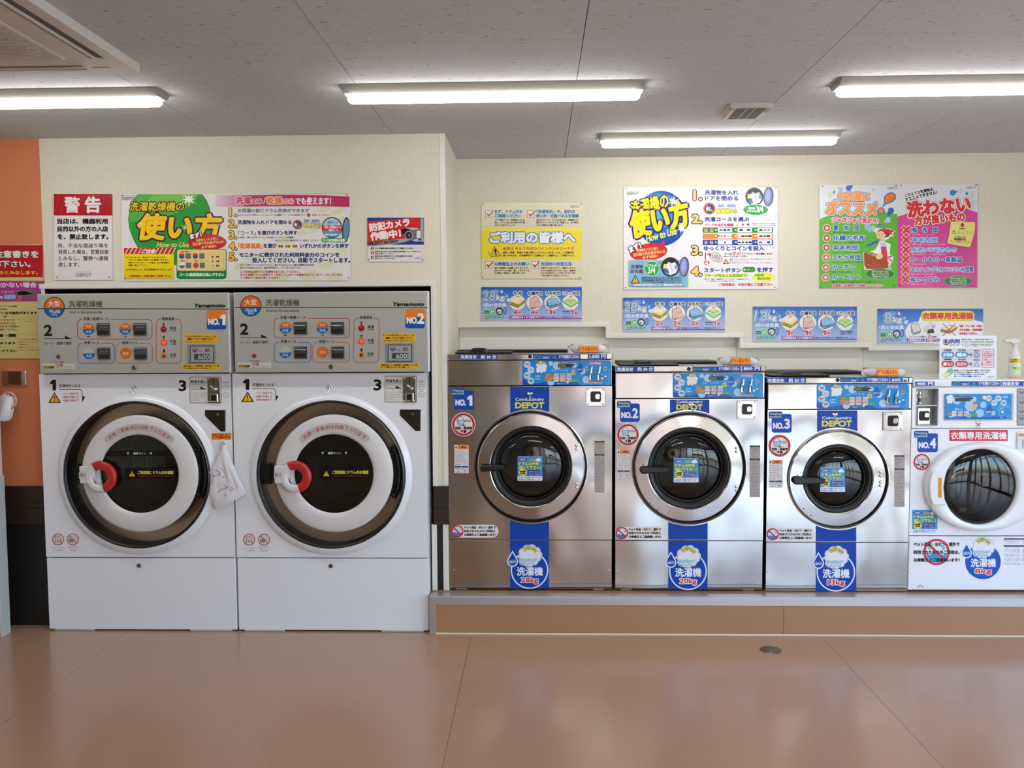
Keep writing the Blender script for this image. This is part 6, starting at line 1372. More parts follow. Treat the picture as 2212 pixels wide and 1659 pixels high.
for i, (a, b, c, d) in enumerate(((1008, 130, 1108, 252), (990, 445, 1112, 548), (985, 845, 1108, 956), (982, 1118, 1104, 1226))): P.text('%d.' % (i+1), a, b, c, d, 'F2C86A', 15, o=(11, '4A2A4A'))
NB = '223C8C'
P.text('洗濯物を入れ', 1152, 125, 1582, 184, NB, 6); P.text('ドアを閉める', 1154, 202, 1580, 260, NB, 6)
P.ell(1210, 362, 80, None, 'E87A48'); P.ell(1210, 362, 64, None, '1E2E7A'); P.poly([(1160, 350), (1225, 340), (1215, 385), (1170, 385)], 'E0E4EC'); P.line([(1160, 310), (1265, 408)], 14, 'E87A48'); P.text('いりません', 1165, 382, 1262, 408, '4FB83A', 4)
P.text('洗剤・柔軟剤', 1322, 308, 1546, 344, '7A94D0', 6, o=(4, 'D4DAEE')); P.text('自動投入!!', 1308, 368, 1560, 416, 'ECE02A', 7, o=(6, '5A5A40'))
drumpic(1790, 210, 118, 120, 1972, 66, 128, '4A4A4E')
P.line([(1620, 176), (1900, 172)], 4, 'C03A4A'); P.ell(1805, 378, 160, 66, '1E9A42', o=(6, 'E0EEDC')); P.text('適量は', 1712, 344, 1800, 370, 'E4F4E0', 4); P.text('ドラムの', 1698, 384, 1812, 408, 'E4F4E0', 4); P.text('3/4', 1818, 336, 1902, 410, 'E4F4E0', 7)
P.text('洗濯コースを選ぶ', 1148, 472, 1720, 528, NB, 6); P.text('ランプの点灯を確認!', 1154, 556, 1524, 590, 'D83A78', 4.5); P.star(1572, 575, 14, 24, 8, 'EAC070'); P.rect(1605, 548, 1755, 586, 'EDEDF0', 4, o=(2, 'B0B0B8')); P.text('お　湯', 1630, 556, 1724, 580, '2A2A30', 4)
P.text('■押したコースのボタンランプがつきます', 1770, 550, 2060, 562, '4A4A50', 1); P.text('（点灯していないとスタートしません）', 1770, 572, 2060, 584, '4A4A50', 1)
for i, (c, t, r3) in enumerate((('2E8A46', '種　別', ('お急ぎ', '標　準', '念入り')), ('F08A3A', 'コース', ('デリケート', '一般衣類', '毛布類')), ('2A50A8', '水　温', ('水', 'ぬるま湯', 'お　湯')))):
    y = 606+i*79; P.rect(1122, y, 2030, y+70, c); P.text(t, 1148, y+20, 1254, y+52, 'E8836A', 5, o=(3, 'E8B8A0') if i != 1 else None)
    for j in range(3):
        xx = 1318+j*256; P.ell(xx-24, y+32, 10, None, 'E8ECF0'); P.rect(xx, y+6, xx+184, y+62, 'EDEDEF', 4); wd_ = (len(r3[j])*17+20) if r3[j] != '水' else 12; P.text(r3[j], xx+92-wd_, y+22, xx+92+wd_, y+46, '26262A', 4)
P.text('ゆっくりとコインを投入', 1140, 845, 1915, 904, NB, 6)
P.line([(1158, 935), (1158, 1020)], 12, '5A1A24'); P.poly([(1165, 960), (1200, 935), (1250, 950), (1230, 1000), (1200, 960)], 'D0405A'); P.ell(1330, 1010, 52, 56, 'A8A2A4'); P.ell(1328, 1008, 46, 50, 'D4C8C6'); P.ell(1285, 985, 62, 60, '8A8486'); P.ell(1283, 983, 56, 54, 'D8CECC'); P.text('100', 1245, 960, 1322, 1008, '9A9092', 4, rot=8); P.poly([(1112, 1040), (1215, 1020), (1222, 1075), (1150, 1105)], 'ECDDE2'); P.text('ピッ', 1146, 1030, 1212, 1086, 'CE3A5A', 6, rot=-12)
P.text('コインは', 1402, 932, 1500, 956, '2A2A38', 2.5); P.text('ピッ!', 1516, 920, 1612, 956, 'CE2A5A', 6); P.text('というカウント音を確認しながら', 1634, 932, 2022, 956, '2A2A38', 2.5); P.text('ゆっくりと入れてください', 1402, 968, 1700, 992, '2A2A38', 2.5); P.warn(1422, 1008, 1076, 80, 'E8C850')
for i, (t, b) in enumerate((('■続けてコインを入れるとコイン詰りの原因になります（必ず１', 2010), ('枚ずつ入れて下さい）', 1710), ('■一度投入されたコインは戻りません。また、おつりは出ません', 2012))): P.text(t, 1470, 1008+i*24, b, 1022+i*24, '4A4A50', 1)
P.text('スタートボタン', 1142, 1130, 1618, 1186, NB, 6); P.rect(1636, 1116, 1802, 1184, '3E8442', 32); P.ell(1662, 1152, 12, None, 'E8ECE8'); P.text('スタート', 1690, 1142, 1772, 1164, 'A8D86A', 3); P.text('を押す', 1826, 1122, 2034, 1182, NB, 6)
P.text('ブザーが鳴るとお洗濯終了!', 1146, 1208, 1698, 1244, '8AC23A', 6, o=(5, 'E8E26A')); P.text('■ブザーが鳴り、時間表示が「０」になると、お洗濯は終了です', 1150, 1266, 1710, 1282, '3A3A44', 1.4); P.text('ランプが消えてからドアを開けて下さい。', 1172, 1292, 1540, 1308, '3A3A44', 1.4)
P.poly([(1903+(158 if q % 2 else 128)*math.cos(q*PI/24), 1250+(72 if q % 2 else 60)*math.sin(q*PI/24)) for q in range(48)], 'E8EA4A')
P.text('洗濯時間', 1792, 1208, 1912, 1236, '4A9A4A', 3); P.text('約30分', 1830, 1246, 1996, 1284, '4A9A4A', 4.5); P.text('ご利用後は、お忘れ物にご注意下さい', 1338, 1324, 2024, 1362, 'D83A44', 4.5)
done()

# 6 and 7: the green and the pink board
P, done = sign(1770, 399, 1938.5, 622.5, YR, 'D8E0E4', 'green board listing what to wash, with a woman at a wash tub', pins=((1776.5, 403), (1938.4-3, 401), (1771.5, 619.5), (1930.8, 616.5)))
P.view(1750, 380, 5.672)
P.poly([(112, 535), (160, 510), (260, 478), (420, 462), (900, 440), (1085, 470), (1085, 1380), (92, 1380)], '5CB432'); P.poly([(300, 700), (560, 720), (640, 1000), (620, 1250), (300, 1200), (110, 1000)], '68BC3C')
depot(P, 950, 124, 1068, 164, '8A9094')
for a, b, r, h, c, ro in ((240, 235, 22, 50, 'B8DCA8', 150), (292, 205, 14, 32, '3A82C8', 10), (375, 160, 26, 48, '9CC8E8', -60), (470, 150, 34, 70, '2A66B8', 60), (775, 168, 16, 22, 'B0C8D8', 80), (990, 425, 38, 90, '2A66B8', 210), (955, 540, 34, 60, 'A8D0E4', 240), (700, 620, 40, 90, '8CBCE4', 150), (850, 602, 18, 30, '2A76C4', 250), (770, 640, 34, 60, 'A0D49A', 160)): P.drop(a, b, r, h, c, ro)
P.poly([(208, 300), (232, 330), (222, 350), (190, 330)], 'D8E4EC')
P.text('お洗濯に', 345, 205, 722, 300, 'F0924A', 12, o=[(12, '2E7AC0'), (5, 'F2D8A8')]); P.text('オススメ', 205, 318, 815, 482, 'F08A22', 20, o=[(16, '2A78C0'), (7, 'F2ECD8')], rot=2, sh=.08)
P.poly([(870, 400), (905, 330), (900, 260), (940, 215), (1000, 195), (1050, 230), (1050, 285), (1000, 325), (930, 350)], '2A78C0'); P.poly([(884, 372), (918, 320), (914, 262), (948, 225), (1000, 208), (1036, 238), (1036, 278), (985, 312), (925, 335)], 'EC7A1E'); P.ell(868, 428, 48, 42, '2A78C0'); P.ell(868, 426, 34, 30, 'F08A22')
P.text('ジャブジャブ洗おう!', 268, 512, 832, 578, 'D8345A', 6, o=(8, 'F0E0E4'), rot=1.5)
MB_ = '1E62B0'
for i, (t, b, u_) in enumerate((('夏　布　団', 600, '寝汗を洗い流してサッパリ!'), ('化繊の毛布', 668, '丸洗いで、ダニの発生を防ぎます'), ('羽毛布団', 584, 'キルティングされていればOK!'), ('こたつ布団', 614, 'キルティングされていればOK!'), ('カーテン', 545, '水洗いであればOK!'), ('カーペット', 615, '裏張りがあるものは傷みますのでご注意ください'))):
    y = 638+i*121; P.ell(205-i*3, y, 48, 48, 'E8D8CC'); P.ring(205-i*3, y, 20, 40, 'C8384E' if i < 3 else 'D4607A'); P.text(t, 285-i*3, y-32, b, y+30, MB_, 6, o=(5, 'E4ECF2')); P.text(u_, 280-i*3, y+46, (600, 665, 640, 642, 508, 852)[i], y+66, '2E5A1E', 1.5)
P.text('洗濯前に洗濯表示を確認してください', 272, 1328, 890, 1358, 'D8487A', 4, o=(4, 'ECE4DC'))
# the woman with the tub
P.poly([(780, 660), (800, 640), (960, 640), (1048, 676), (1010, 705), (1022, 735), (970, 750), (960, 770), (905, 800), (920, 812), (985, 835), (975, 960), (1020, 990), (1005, 1060), (985, 1060), (1000, 1160), (940, 1160), (660, 1150), (648, 935), (700, 945), (800, 900), (850, 800), (880, 780), (820, 760), (808, 710)], 'EAE4D6')
P.poly([(820, 690), (850, 655), (960, 650), (990, 690), (960, 745), (905, 760), (930, 720)], '7A3A22'); P.ell(865, 722, 50, 46, 'EFC49A'); P.ell(840, 720, 5, None, '3A2416'); P.ell(885, 722, 5, None, '3A2416'); P.line([(850, 748), (870, 752)], 3, 'B05040')
P.poly([(830, 668), (900, 640), (1040, 672), (995, 695), (1005, 730), (960, 700), (900, 672)], 'CC2E34'); P.rect(880, 760, 905, 800, 'EFC49A')
P.poly([(850, 820), (880, 805), (925, 815), (975, 840), (970, 940), (900, 1020), (880, 1010), (880, 940), (740, 960), (720, 945), (800, 905), (840, 850)], 'EEEFF2'); P.poly([(862, 840), (930, 850), (945, 975), (950, 1120), (860, 1140), (850, 1040), (872, 960)], 'C63A4C'); P.poly([(862, 812), (920, 818), (930, 868), (866, 866)], 'BCCBE0')
P.poly([(955, 985), (1000, 975), (1005, 1000), (960, 1005), (1008, 1040), (990, 1055), (950, 1010)], 'D86A86'); P.poly([(945, 1110), (990, 1080), (1000, 1155), (950, 1155)], '9AD0A4')
P.poly([(655, 940), (860, 990), (960, 1060), (950, 1130), (860, 1145), (690, 1140), (662, 1090)], 'A8442A'); P.poly([(662, 945), (760, 935), (880, 985), (800, 1005)], '6A2A1C'); P.poly([(690, 955), (720, 930), (800, 950), (850, 985), (780, 990)], 'E08A3A'); P.ell(745, 955, 24, 16, '3A9A86'); P.ell(845, 990, 44, 32, 'EEC890', rot=-20)
P.line([(690, 1080), (740, 1105), (800, 1118)], 3, 'E09A70'); P.line([(760, 1060), (800, 1090), (860, 1095)], 3, 'E09A70')
P.text('Washing!', 690, 812, 830, 850, '2A62B0', 5, rot=-28)
P.ell(855, 1200, 170, 60, '1E7A36', o=(4, 'B8D8A0')); 
for i, t in enumerate(('衣類の中には水洗いできない', '毛皮、皮革、和装品、絹の製品', '乾燥トラブルにつきましては', '一切責任を負いかねます')): P.text(t, 752, 1160+i*23, 960, 1175+i*23, 'A8D87A' if i == 1 else 'CFE4BE', 1.5)
done()
P, done = sign(1938.8, 398, 2112, 621.5, YR, 'D9DEE2', 'pink board listing what not to wash, with a yellow memo', pins=((1946.5, 400.5), (2108.5, 399), (1944, 617.5), (2100, 617)))
P.view(1750, 380, 5.672)
P.poly([(1070, 500), (1180, 465), (1400, 430), (1700, 400), (1900, 395), (2050, 450), (2050, 1380), (1064, 1380)], 'D24A98'); P.poly([(1900, 700), (2045, 660), (2040, 1360), (1500, 1365), (1600, 1000)], 'CA3E8E')
depot(P, 1918, 116, 2034, 156, '8A9094')
P.text('このような洗濯物は、', 1158, 178, 1518, 218, '1E1E22', 4, o=(5, 'ECECEC'), rot=-13); P.text('オススメできません!', 1158, 222, 1555, 268, '1E1E22', 4.5, o=(5, 'ECECEC'), rot=-14)
for a, b, r, h, c, ro in ((1745, 208, 36, 66, '3A8ACC', 70), (1920, 220, 16, 34, '3A76B8', -20), (1840, 190, 22, 40, 'B8D4E4', 40), (1985, 245, 22, 50, 'B8DCB8', -10), (2005, 320, 24, 46, 'B4D8D8', 60), (1985, 385, 26, 46, 'C0DCD0', 120)): P.drop(a, b, r, h, c, ro)
P.text('洗わない', 1190, 285, 1958, 470, 'D8383A', 24, o=[(15, '7A4A4A'), (11, 'F4ECE8')], rot=-6); P.text('方が良いもの', 1275, 475, 1888, 578, 'D8383A', 14, o=[(13, '6A3A4A'), (9, 'F4ECE8')], rot=-5)
P.poly([(1722, 560), (2018, 568), (2010, 700), (1955, 872), (1840, 860), (1675, 825), (1700, 720)], 'E2DE82'); P.ell(1862, 602, 22, 24, 'C8303A')
P.text('作業表示', 1825, 636, 1902, 656, '4A4A3A', 1.5); P.text('♨ △ 乙 ⊙ ✕', 1735, 665, 1985, 718, '9A9A6A', 1.5, rot=3); P.text('お洗濯の前に', 1770, 734, 1912, 758, 'D86A3A', 2, rot=3); P.text('洗濯表示を', 1760, 762, 1905, 790, '3A5A5A', 4, rot=3); P.text('よくご確認ください!', 1712, 790, 1960, 822, 'D8783A', 1.5, rot=4)
for i, (t, b, u_, ub) in enumerate((('和　布　団', 1558, '綿が片寄ってしまいます', 1530), ('羊毛布団', 1555, '羊毛が片寄ったり縮んでしまいます', 1660), ('水洗い不可のもの', 1790, '縮みや変型をおこし、生地を傷めます', 1678), ('ウールもの・革製品', 1860, '生地を傷めます', 1420), ('キルティングされていない布団類', 1998, '綿が片寄ってしまいます', 1518), ('ぬいぐるみ', 1578, '変形をおこします', 1434))):
    y = 662+i*121; xx = 1178-i*2.5
    for w_, c in ((44, 'ECDCD0'), (30, 'D83A40')):
        P.line([(xx-34, y-34), (xx+34, y+34)], w_, c); P.line([(xx-34, y+34), (xx+34, y-34)], w_, c)
    P.text(t, 1248-i*3, y-30, b, y+30, '1E62B0' if i not in (1, 2) else '4A96DC', 6 if i != 4 else 4.5, o=(5, 'E8ECF2')); P.text(u_, 1245-i*3, y+48, ub, y+66, 'E4B0CC', 1.5)
P.ell(1812, 1290, 170, 60, '1E7A46', o=(4, 'B8D8A0'))
for i, t in enumerate(('衣類の中には水洗いできない', '毛皮、皮革、和装品、絹の製品', '乾燥トラブルにつきましては', '一切責任を負いかねます')): P.text(t, 1712, 1248+i*23, 1915, 1263+i*23, 'B8C85A' if i == 1 else 'BFE0CC', 1.5)
done()

# capacity boards
def capboard(dst, kg, counts, label, last=None):
    x0, y0, x1, y1 = dst
    P, done = sign(x0, y0, x1, y1, YR, '8AA8DC', label, group=None, pins=((x0+4.5, y0+4), (x1-5, y0+4)))
    P.to((110, 1106, 1310, 1508), dst)
    P.grad(110, 1106, 1310, 1508, ('1E5AB8', '4A80CE', '8AA4DC', 'A6BCE6'))
    for a, b, r, h, c, ro in ((300, 1160, 24, 48, '5AA2DC', -50), (355, 1165, 16, 34, 'BCD8F0', -20), (392, 1190, 9, 18, '5AA2DC', 0), (415, 1218, 15, 28, '9AD0B0', 20), (432, 1262, 22, 36, 'C4DCEE', 50)): P.drop(a, b, r, h, c, ro)
    n_, kx = kg; P.text(n_, 132 if len(n_) > 1 else 190, 1160, 272, 1270, 'A4C4E4', 9, o=[(12, 'E6ECF4'), (7, '2A3A4A')], sh=.12 if n_ != '8' else 0); P.text('kg', 292, 1206, 382, 1276, 'E4ECF6', 5, o=[(9, 'E6ECF4'), (5, '2A3A4A')])
    P.text('1回の目安量', 132, 1300, 408, 1342, 'D6DEF0', 4)
    P.rect(138, 1355, 402, 1492, '96C4CC', 12); P.text('洗濯物', 146, 1388, 204, 1404, '4A5A30', 3); P.text('目安量', 146, 1410, 204, 1426, '4A5A30', 3); P.ell(243, 1400, 30, None, '5AB048'); P.text('3/4', 224, 1384, 262, 1418, 'D0F0C0', 3)
    P.ell(325, 1396, 44, 46, '30343C'); P.ell(325, 1400, 30, 30, 'E0E4EC'); P.ell(312, 1410, 12, None, '3A6AA8'); P.line([(318, 1380), (340, 1412)], 4, '30343C'); P.ell(388, 1392, 22, 46, '5060A0', rot=4); P.ell(387, 1392, 14, 36, '8496D0', rot=4)
    P.warn(168, 1438, 1484, 50, 'D8C84A')
    for i in range(4): P.text(('洗濯物の量はあくまで目安です', '詰め込みすぎにご注意ください', '大物は大型機をご利用下さい', '詳しくはパネルをご覧下さい')[i], 195, 1444+i*10, 385, 1451+i*10, '2A4A6A', .5)
    return P, done
def items(P, counts, last=None):
    for i, (t, x, wd_) in enumerate((('毛 布', 545, 50), ('化繊布団', 750, 88), ('羽毛布団', 962, 85), ('こたつ布団', 1178, 100))):
        P.ell(x-5, 1292, 98, 90, 'D8D8B0'); P.ell(x-5, 1292, 92, 84, 'E8E8E2')
        P.text(t, x-wd_, 1160, x+wd_, 1202, '26201E', 3, o=(6, 'ECECF0')); P.text('なら', x-20, 1213, x+22, 1228, '3A3A40', 2)
        if i == 0:
            P.poly([(448, 1290), (500, 1230), (630, 1262), (632, 1300), (545, 1356), (450, 1320)], '8A7030'); P.poly([(452, 1284), (500, 1228), (630, 1258), (560, 1320)], 'E6D496'); P.poly([(470, 1270), (505, 1236), (590, 1256), (550, 1290)], 'F0E6C0'); P.line([(452, 1300), (560, 1336), (632, 1288)], 4, 'EAD694')
        if i == 1:
            P.poly([(690, 1234), (790, 1230), (832, 1345), (712, 1372), (686, 1350)], '8A6A66'); P.poly([(696, 1238), (786, 1234), (825, 1338), (694, 1348)], 'E4B8B4'); P.line([(722, 1290), (800, 1274), (726, 1336), (722, 1290)], 3, '9A6A68'); P.line([(700, 1356), (826, 1344)], 4, 'E8CCC8')
        if i == 2:
            P.poly([(890, 1262), (930, 1234), (1010, 1236), (1056, 1300), (1050, 1330), (930, 1370), (884, 1330)], '4A6E94'); P.poly([(896, 1264), (932, 1240), (1006, 1242), (1050, 1300), (920, 1330)], '8EBCE4'); P.line([(930, 1244), (950, 1318)], 3, '5A88B4'); P.line([(975, 1240), (1000, 1308)], 3, '5A88B4'); P.line([(896, 1340), (930, 1352), (1046, 1318)], 4, 'A8CCEC')
        if i == 3:
            P.poly([(1075, 1286), (1172, 1234), (1285, 1290), (1176, 1352)], '2E9A5A'); P.poly([(1090, 1282), (1172, 1240), (1270, 1286), (1176, 1340)], 'A6DC94'); P.poly([(1114, 1258), (1172, 1232), (1236, 1258), (1176, 1286)], '8A7A3A'); P.poly([(1120, 1255), (1172, 1234), (1230, 1256), (1176, 1280)], 'E2CC7A')
        if i < 3: P.text(counts[i][0], x-48, 1384, x-6, 1432, 'D83A58', 6, o=(5, 'ECE4EC')); P.text('枚', x+2, 1392, x+42, 1432, 'D83A58', 3.5, o=(4, 'ECE4EC'))
        elif last: P.text('大型の洗濯機を', 1118, 1390, 1262, 1408, '3A3A60', 2); P.text('お使いください', 1118, 1414, 1262, 1432, '3A3A60', 2)
        else: P.text('掛布/敷布', 1080, 1392, 1165, 1408, '3A3A60', 2); P.text('セットで', 1090, 1416, 1160, 1432, '3A3A60', 2); P.text('1', 1180, 1384, 1204, 1434, 'D83A58', 6, o=(5, 'ECE4EC')); P.text('組', 1222, 1394, 1262, 1432, 'D83A58', 3.5, o=(4, 'ECE4EC'))
    P.rect(440, 1478, 1308, 1490, '8A2A86'); P.rect(444, 1452, 808, 1482, '8A2A86', 6); P.text('上記数量はあくまで目安です', 450, 1456, 800, 1480, 'E4D4EC', 3); P.text('洗濯物の大きさや材料によって、数量は異なります', 815, 1458, 1205, 1472, '2E2E50', 1.5); P.text('DEPOT', 1222, 1454, 1280, 1470, '8A90B0', 1)
P, done = capboard((1039.8, 620, 1257, 692.5), ('28', 0), 0, 'blue 28kg capacity board, leftmost of the four'); items(P, ('4', '4', '3')); done()
P, done = capboard((1345.6, 642.8, 1565.7, 716.5), ('20', 0), 0, 'blue 20kg capacity board under the washing machine instructions'); items(P, ('2', '2', '2')); done()
P, done = capboard((1626, 662.3, 1850.8, 737.2), ('13', 0), 0, 'blue 13kg capacity board above the third steel washing machine'); items(P, ('1', '1', '1'), True); done()
D8 = (1895.5, 667, 2123.5, 742)
P, done = capboard(D8, ('8', 0), 0, 'blue 8kg capacity board partly behind the detergent notice')
P.view(1860, 650, 6.284)
P.poly([(600, 400), (640, 320), (720, 285), (780, 280), (800, 215), (860, 200), (1530, 215), (1540, 262), (1600, 275), (1656, 290), (1656, 578), (720, 575), (625, 500), (600, 450)], 'E6EAF0')
P.rect(805, 130, 1540, 275, 'A89A3A', 68); P.rect(812, 136, 1534, 269, 'EADA52', 62); P.text('衣類専用洗濯機', 835, 160, 1515, 245, 'D83A34', 10)
P.poly([(668, 330), (700, 300), (770, 292), (815, 400), (800, 440), (710, 462), (676, 420)], '8A8C8E'); P.poly([(680, 330), (706, 308), (764, 300), (806, 402), (712, 430)], 'DCDCDC'); P.line([(710, 312), (740, 350), (756, 306)], 4, '6A6C70'); P.line([(735, 350), (760, 420)], 3, '8A8C90')
P.poly([(850, 420), (840, 370), (880, 330), (930, 340), (920, 440)], 'D4D4D4'); P.line([(900, 300), (950, 290), (960, 320), (915, 335)], 5, '8A8C8E'); P.poly([(940, 330), (1015, 320), (1000, 370), (960, 372)], 'E8A8C4'); P.poly([(905, 390), (980, 376), (995, 435), (895, 445)], '3A4038')
P.text('シャツなどの衣類なら', 650, 478, 895, 496, '3A3A44', 2); P.text('20', 905, 460, 945, 496, 'D83A34', 4); P.text('枚程度', 955, 478, 1024, 496, '3A3A44', 2)
P.poly([(1075, 390), (1200, 325), (1310, 350), (1300, 385), (1200, 445), (1080, 420)], '8A7A3A'); P.poly([(1080, 382), (1200, 330), (1305, 352), (1200, 410)], 'E2CE8A'); P.poly([(1100, 378), (1210, 340), (1220, 352), (1150, 388)], 'F0E8D4'); P.line([(1110, 312), (1278, 470)], 9, 'CE2E2E'); P.line([(1278, 312), (1110, 470)], 9, 'CE2E2E')
for i, (t, b) in enumerate((('毛布・マット類・大量の', 1642), ('タオル類は、大型洗濯機', 1642), ('をお使いください。', 1572))): P.text(t, 1335, 328+i*50, b, 358+i*50, 'D23A3E', 5)
P.rect(620, 512, 1640, 553, '7A2A86', 6); P.text('上記数量はあくまで目安です。', 628, 516, 1056, 546, 'E4D4EC', 4)
done()

# left edge boards
P, done = sign(-150, 529.5, 92.5, 598.5, YL, 'B01E1E', 'red board with white heading on the orange wall', pins=((87, 533),))
P.view(0, 520, 6.382)
P.text('必ず注意書きを', -330, 138, 530, 234, 'E6E0DC', 9, o=(5, '3A1414')); P.text('ご理解下さい。', -330, 275, 420, 365, 'E6E0DC', 9, o=(5, '3A1414')); P.text('使用したものとみなします。', -380, 415, 520, 466, 'E0C02A', 5)
done()
P, done = sign(-150, 599.5, 94.3, 774.5, YL, 'CFC682', 'yellow and magenta troubleshooting board under the red one', pins=())
P.view(0, 520, 6.382)
P.rect(-900, 552, 605, 838, 'A8348C'); P.text('機械が動かない場合', -380, 574, 505, 645, 'DDD2DA', 7); P.text('ドアに表示してあった', -240, 690, 190, 718, 'D0B8C8', 2.5); P.text('番号を', -110, 760, 42, 802, 'DDD2DA', 4)
P.rect(56, 745, 196, 802, '3A66B0'); P.text('確認!', 62, 750, 208, 798, '6AB0E8', 6, o=(4, 'D8E4F0')); P.rect(222, 682, 505, 775, '6A6664'); P.ell(328, 722, 98, 38, '8A8684'); P.ell(326, 724, 90, 30, '0E0C0C'); P.ell(430, 730, 24, 10, '3A3634')
P.poly([(205, 815), (250, 806), (262, 775), (240, 780), (290, 752), (320, 800), (296, 792), (280, 826), (240, 836)], 'E0582E')
KX = '34300E'
P.text('表示されている注意書', -80, 896, 232, 914, KX, 1.5); P.text('（故障番）', -60, 936, 104, 952, KX, 1.5); P.text('詰まっている可能性があります', -180, 978, 512, 1014, KX, 4.5); P.poly([(35, 1030), (112, 1030), (72, 1068)], 'C85A5A')
P.text('コイン投入口の下の', -150, 1082, 206, 1102, KX, 2); P.text('赤色のボタン', -100, 1124, 172, 1152, 'B83A34', 4); P.text('を、', 182, 1128, 216, 1150, KX, 2); P.text('コインが出るまで何回か', -180, 1170, 268, 1194, KX, 2.5); P.text('強く押して', -90, 1212, 130, 1242, 'B83A34', 4); P.text('下さい。', 140, 1214, 238, 1240, KX, 2.5)
P.text('（投入口のランプが消えて', 250, 1080, 475, 1096, 'A09A60', 1); P.text('いないか確認する）', 262, 1108, 480, 1124, 'A09A60', 1)
P.rect(-80, 1286, 44, 1326, '1C1A12'); P.rect(118, 1284, 220, 1326, '1C1A12'); P.text('又は', 60, 1298, 108, 1318, KX, 1.5); P.text('E dL', 136, 1294, 204, 1316, '3A3A2A', 2); P.text('場合があります', -170, 1398, 216, 1428, KX, 4.5); P.poly([(-20, 1450), (20, 1455), (-8, 1470)], 'C85A5A'); P.text('元に直して下さい', -180, 1504, 226, 1536, KX, 4.5)
P.rline(243, 1286, 640, 1572, 2, 3, 'B06A34')
for i, t in enumerate(('それでも動かない場合は', '店内のインターフォンを', 'ご利用下さい。', '係員のセンターの', 'オペレーターにつながります')): P.text(t, 258, 1350+i*37, (500, 500, 400, 462, 540)[i], 1366+i*37, 'B8603A', 1.5)
done()

# ================================================================ small things on the machines
def bag(x0, x1, y0, y1, lx, ytop, label, cap=None):
    Y = 4.545; r = prect(x0, y0, x1, y1, Y); zt = ytop; hh = r[3]-r[2]; z0 = zt+.001; z1 = z0+hh*.96; xa, xb = r[0], r[1]
    org = ((xa+xb)/2, Y, z0); R = empty('cloth_bag', org, label, 'cloth bag', 'plastic packed drum cloths on the steel machines')
    G = MB(); nx, ny = 22, 12; V = []; random.seed(int(x0))
    def sec(t, k):   # cross section of the packed cloth
        e = max(0, min(1, min(t, 1-t)*7)); hz = (.30+.70*e)*k
        return hz
    for i in range(nx+1):
        t = i/nx; k = sec(t, 1)
        for j in range(ny):
            a = 2*PI*j/ny; cx = math.copysign(abs(math.cos(a))**.7, math.cos(a)); sz = math.copysign(abs(math.sin(a))**.7, math.sin(a))
            V.append((xa+.014+(xb-xa-.028)*t, Y+.045*cx*k, (z0+z1)/2+(z1-z0)/2*.9*sz*k+.0012*math.sin(i*1.7+j)))
    G.add(V, np.array([(i*ny+j, i*ny+(j+1) % ny, (i+1)*ny+(j+1) % ny, (i+1)*ny+j) for i in range(nx) for j in range(ny)]), CLOTH, True); G.add(V, [tuple(range(ny-1, -1, -1)), tuple(nx*ny+j for j in range(ny))], CLOTH)
    G.build('folded_cloth', R, org)
    G = MB(); V = []
    for i in range(nx+1):
        t = i/nx; e = max(0, min(1, min(t, 1-t)*9)); k = .12+.88*e**.5
        for j in range(ny):
            a = 2*PI*j/ny; cx = math.copysign(abs(math.cos(a))**.6, math.cos(a)); sz = math.copysign(abs(math.sin(a))**.6, math.sin(a))
            V.append((xa+(xb-xa)*t, Y+.05*cx*k, max(z0, (z0+z1)/2+(z1-z0)/2*sz*(k*.5+.5)+.002*random.uniform(-1, 1))))
    G.add(V, np.array([(i*ny+j, i*ny+(j+1) % ny, (i+1)*ny+(j+1) % ny, (i+1)*ny+j) for i in range(nx) for j in range(ny)]), CLEARP, True); G.build('plastic_wrap', R, org)
    G = MB(); Yl = Y-.054; P = PR(G, Yl, INKP); a, b, c, d = lx; P.rect(a, b, c, d, 'D87A2A'); P.rect(a+.8, b+.8, c-.8, d-.8, 'F2A840'); P.text('ドラム用ふきん', a+2.2, b+3, c-2.2, d-3, 'D8402A', .7); tag(G.build('paper_label', R, org), 'orange label with red writing')
ztop = {}
for Wd, nm in ((W1, 1), (W2, 2), (W3, 3)): ztop[nm] = at((Wd['f'][0]+Wd['f'][1])/2, Wd['f'][2], YW)[2]
bag(1226.5, 1314.5, 742, 762.2, (1250.3, 746.6, 1293.3, 760.7), ztop[1], 'plastic packed cloth with orange label on the widest, brownest steel machine')
bag(1549, 1640, 770.4, 789.2, (1578.3, 772, 1621.3, 786.4), ztop[2], 'plastic packed cloth with orange label on the middle steel machine')
bag(1861, 1957, 794.8, 813, (1895, 795.7, 1940.5, 811.6), ztop[3], 'plastic packed cloth with orange label on the smallest steel machine beside the white one')
for (px_, py, z, lb) in ((1578.5, 769.7, ztop[2], 'red topped bottle lying low behind the cloth on the middle steel machine'), (1872.6, 793, ztop[3], 'red topped bottle lying low behind the cloth on the smallest steel machine')):
    G = MB(); c = at(px_, py+1, 4.66); h_ = c[2]-z; G.lathez(c[0], 4.66, [(.02, z+.0005), (.022, z+.004), (.022, z+h_*.5), (.019, z+h_*.6)], WPLAST, 20); G.lathez(c[0], 4.66, [(.0195, z+h_*.6), (.0205, z+h_*.62), (.0205, z+h_*.95), (.017, z+h_), (.0005, z+h_+.001)], RED, 20)
    tag(G.build('bottle', recenter=True), lb, 'bottle', 'red topped bottles on the machines')

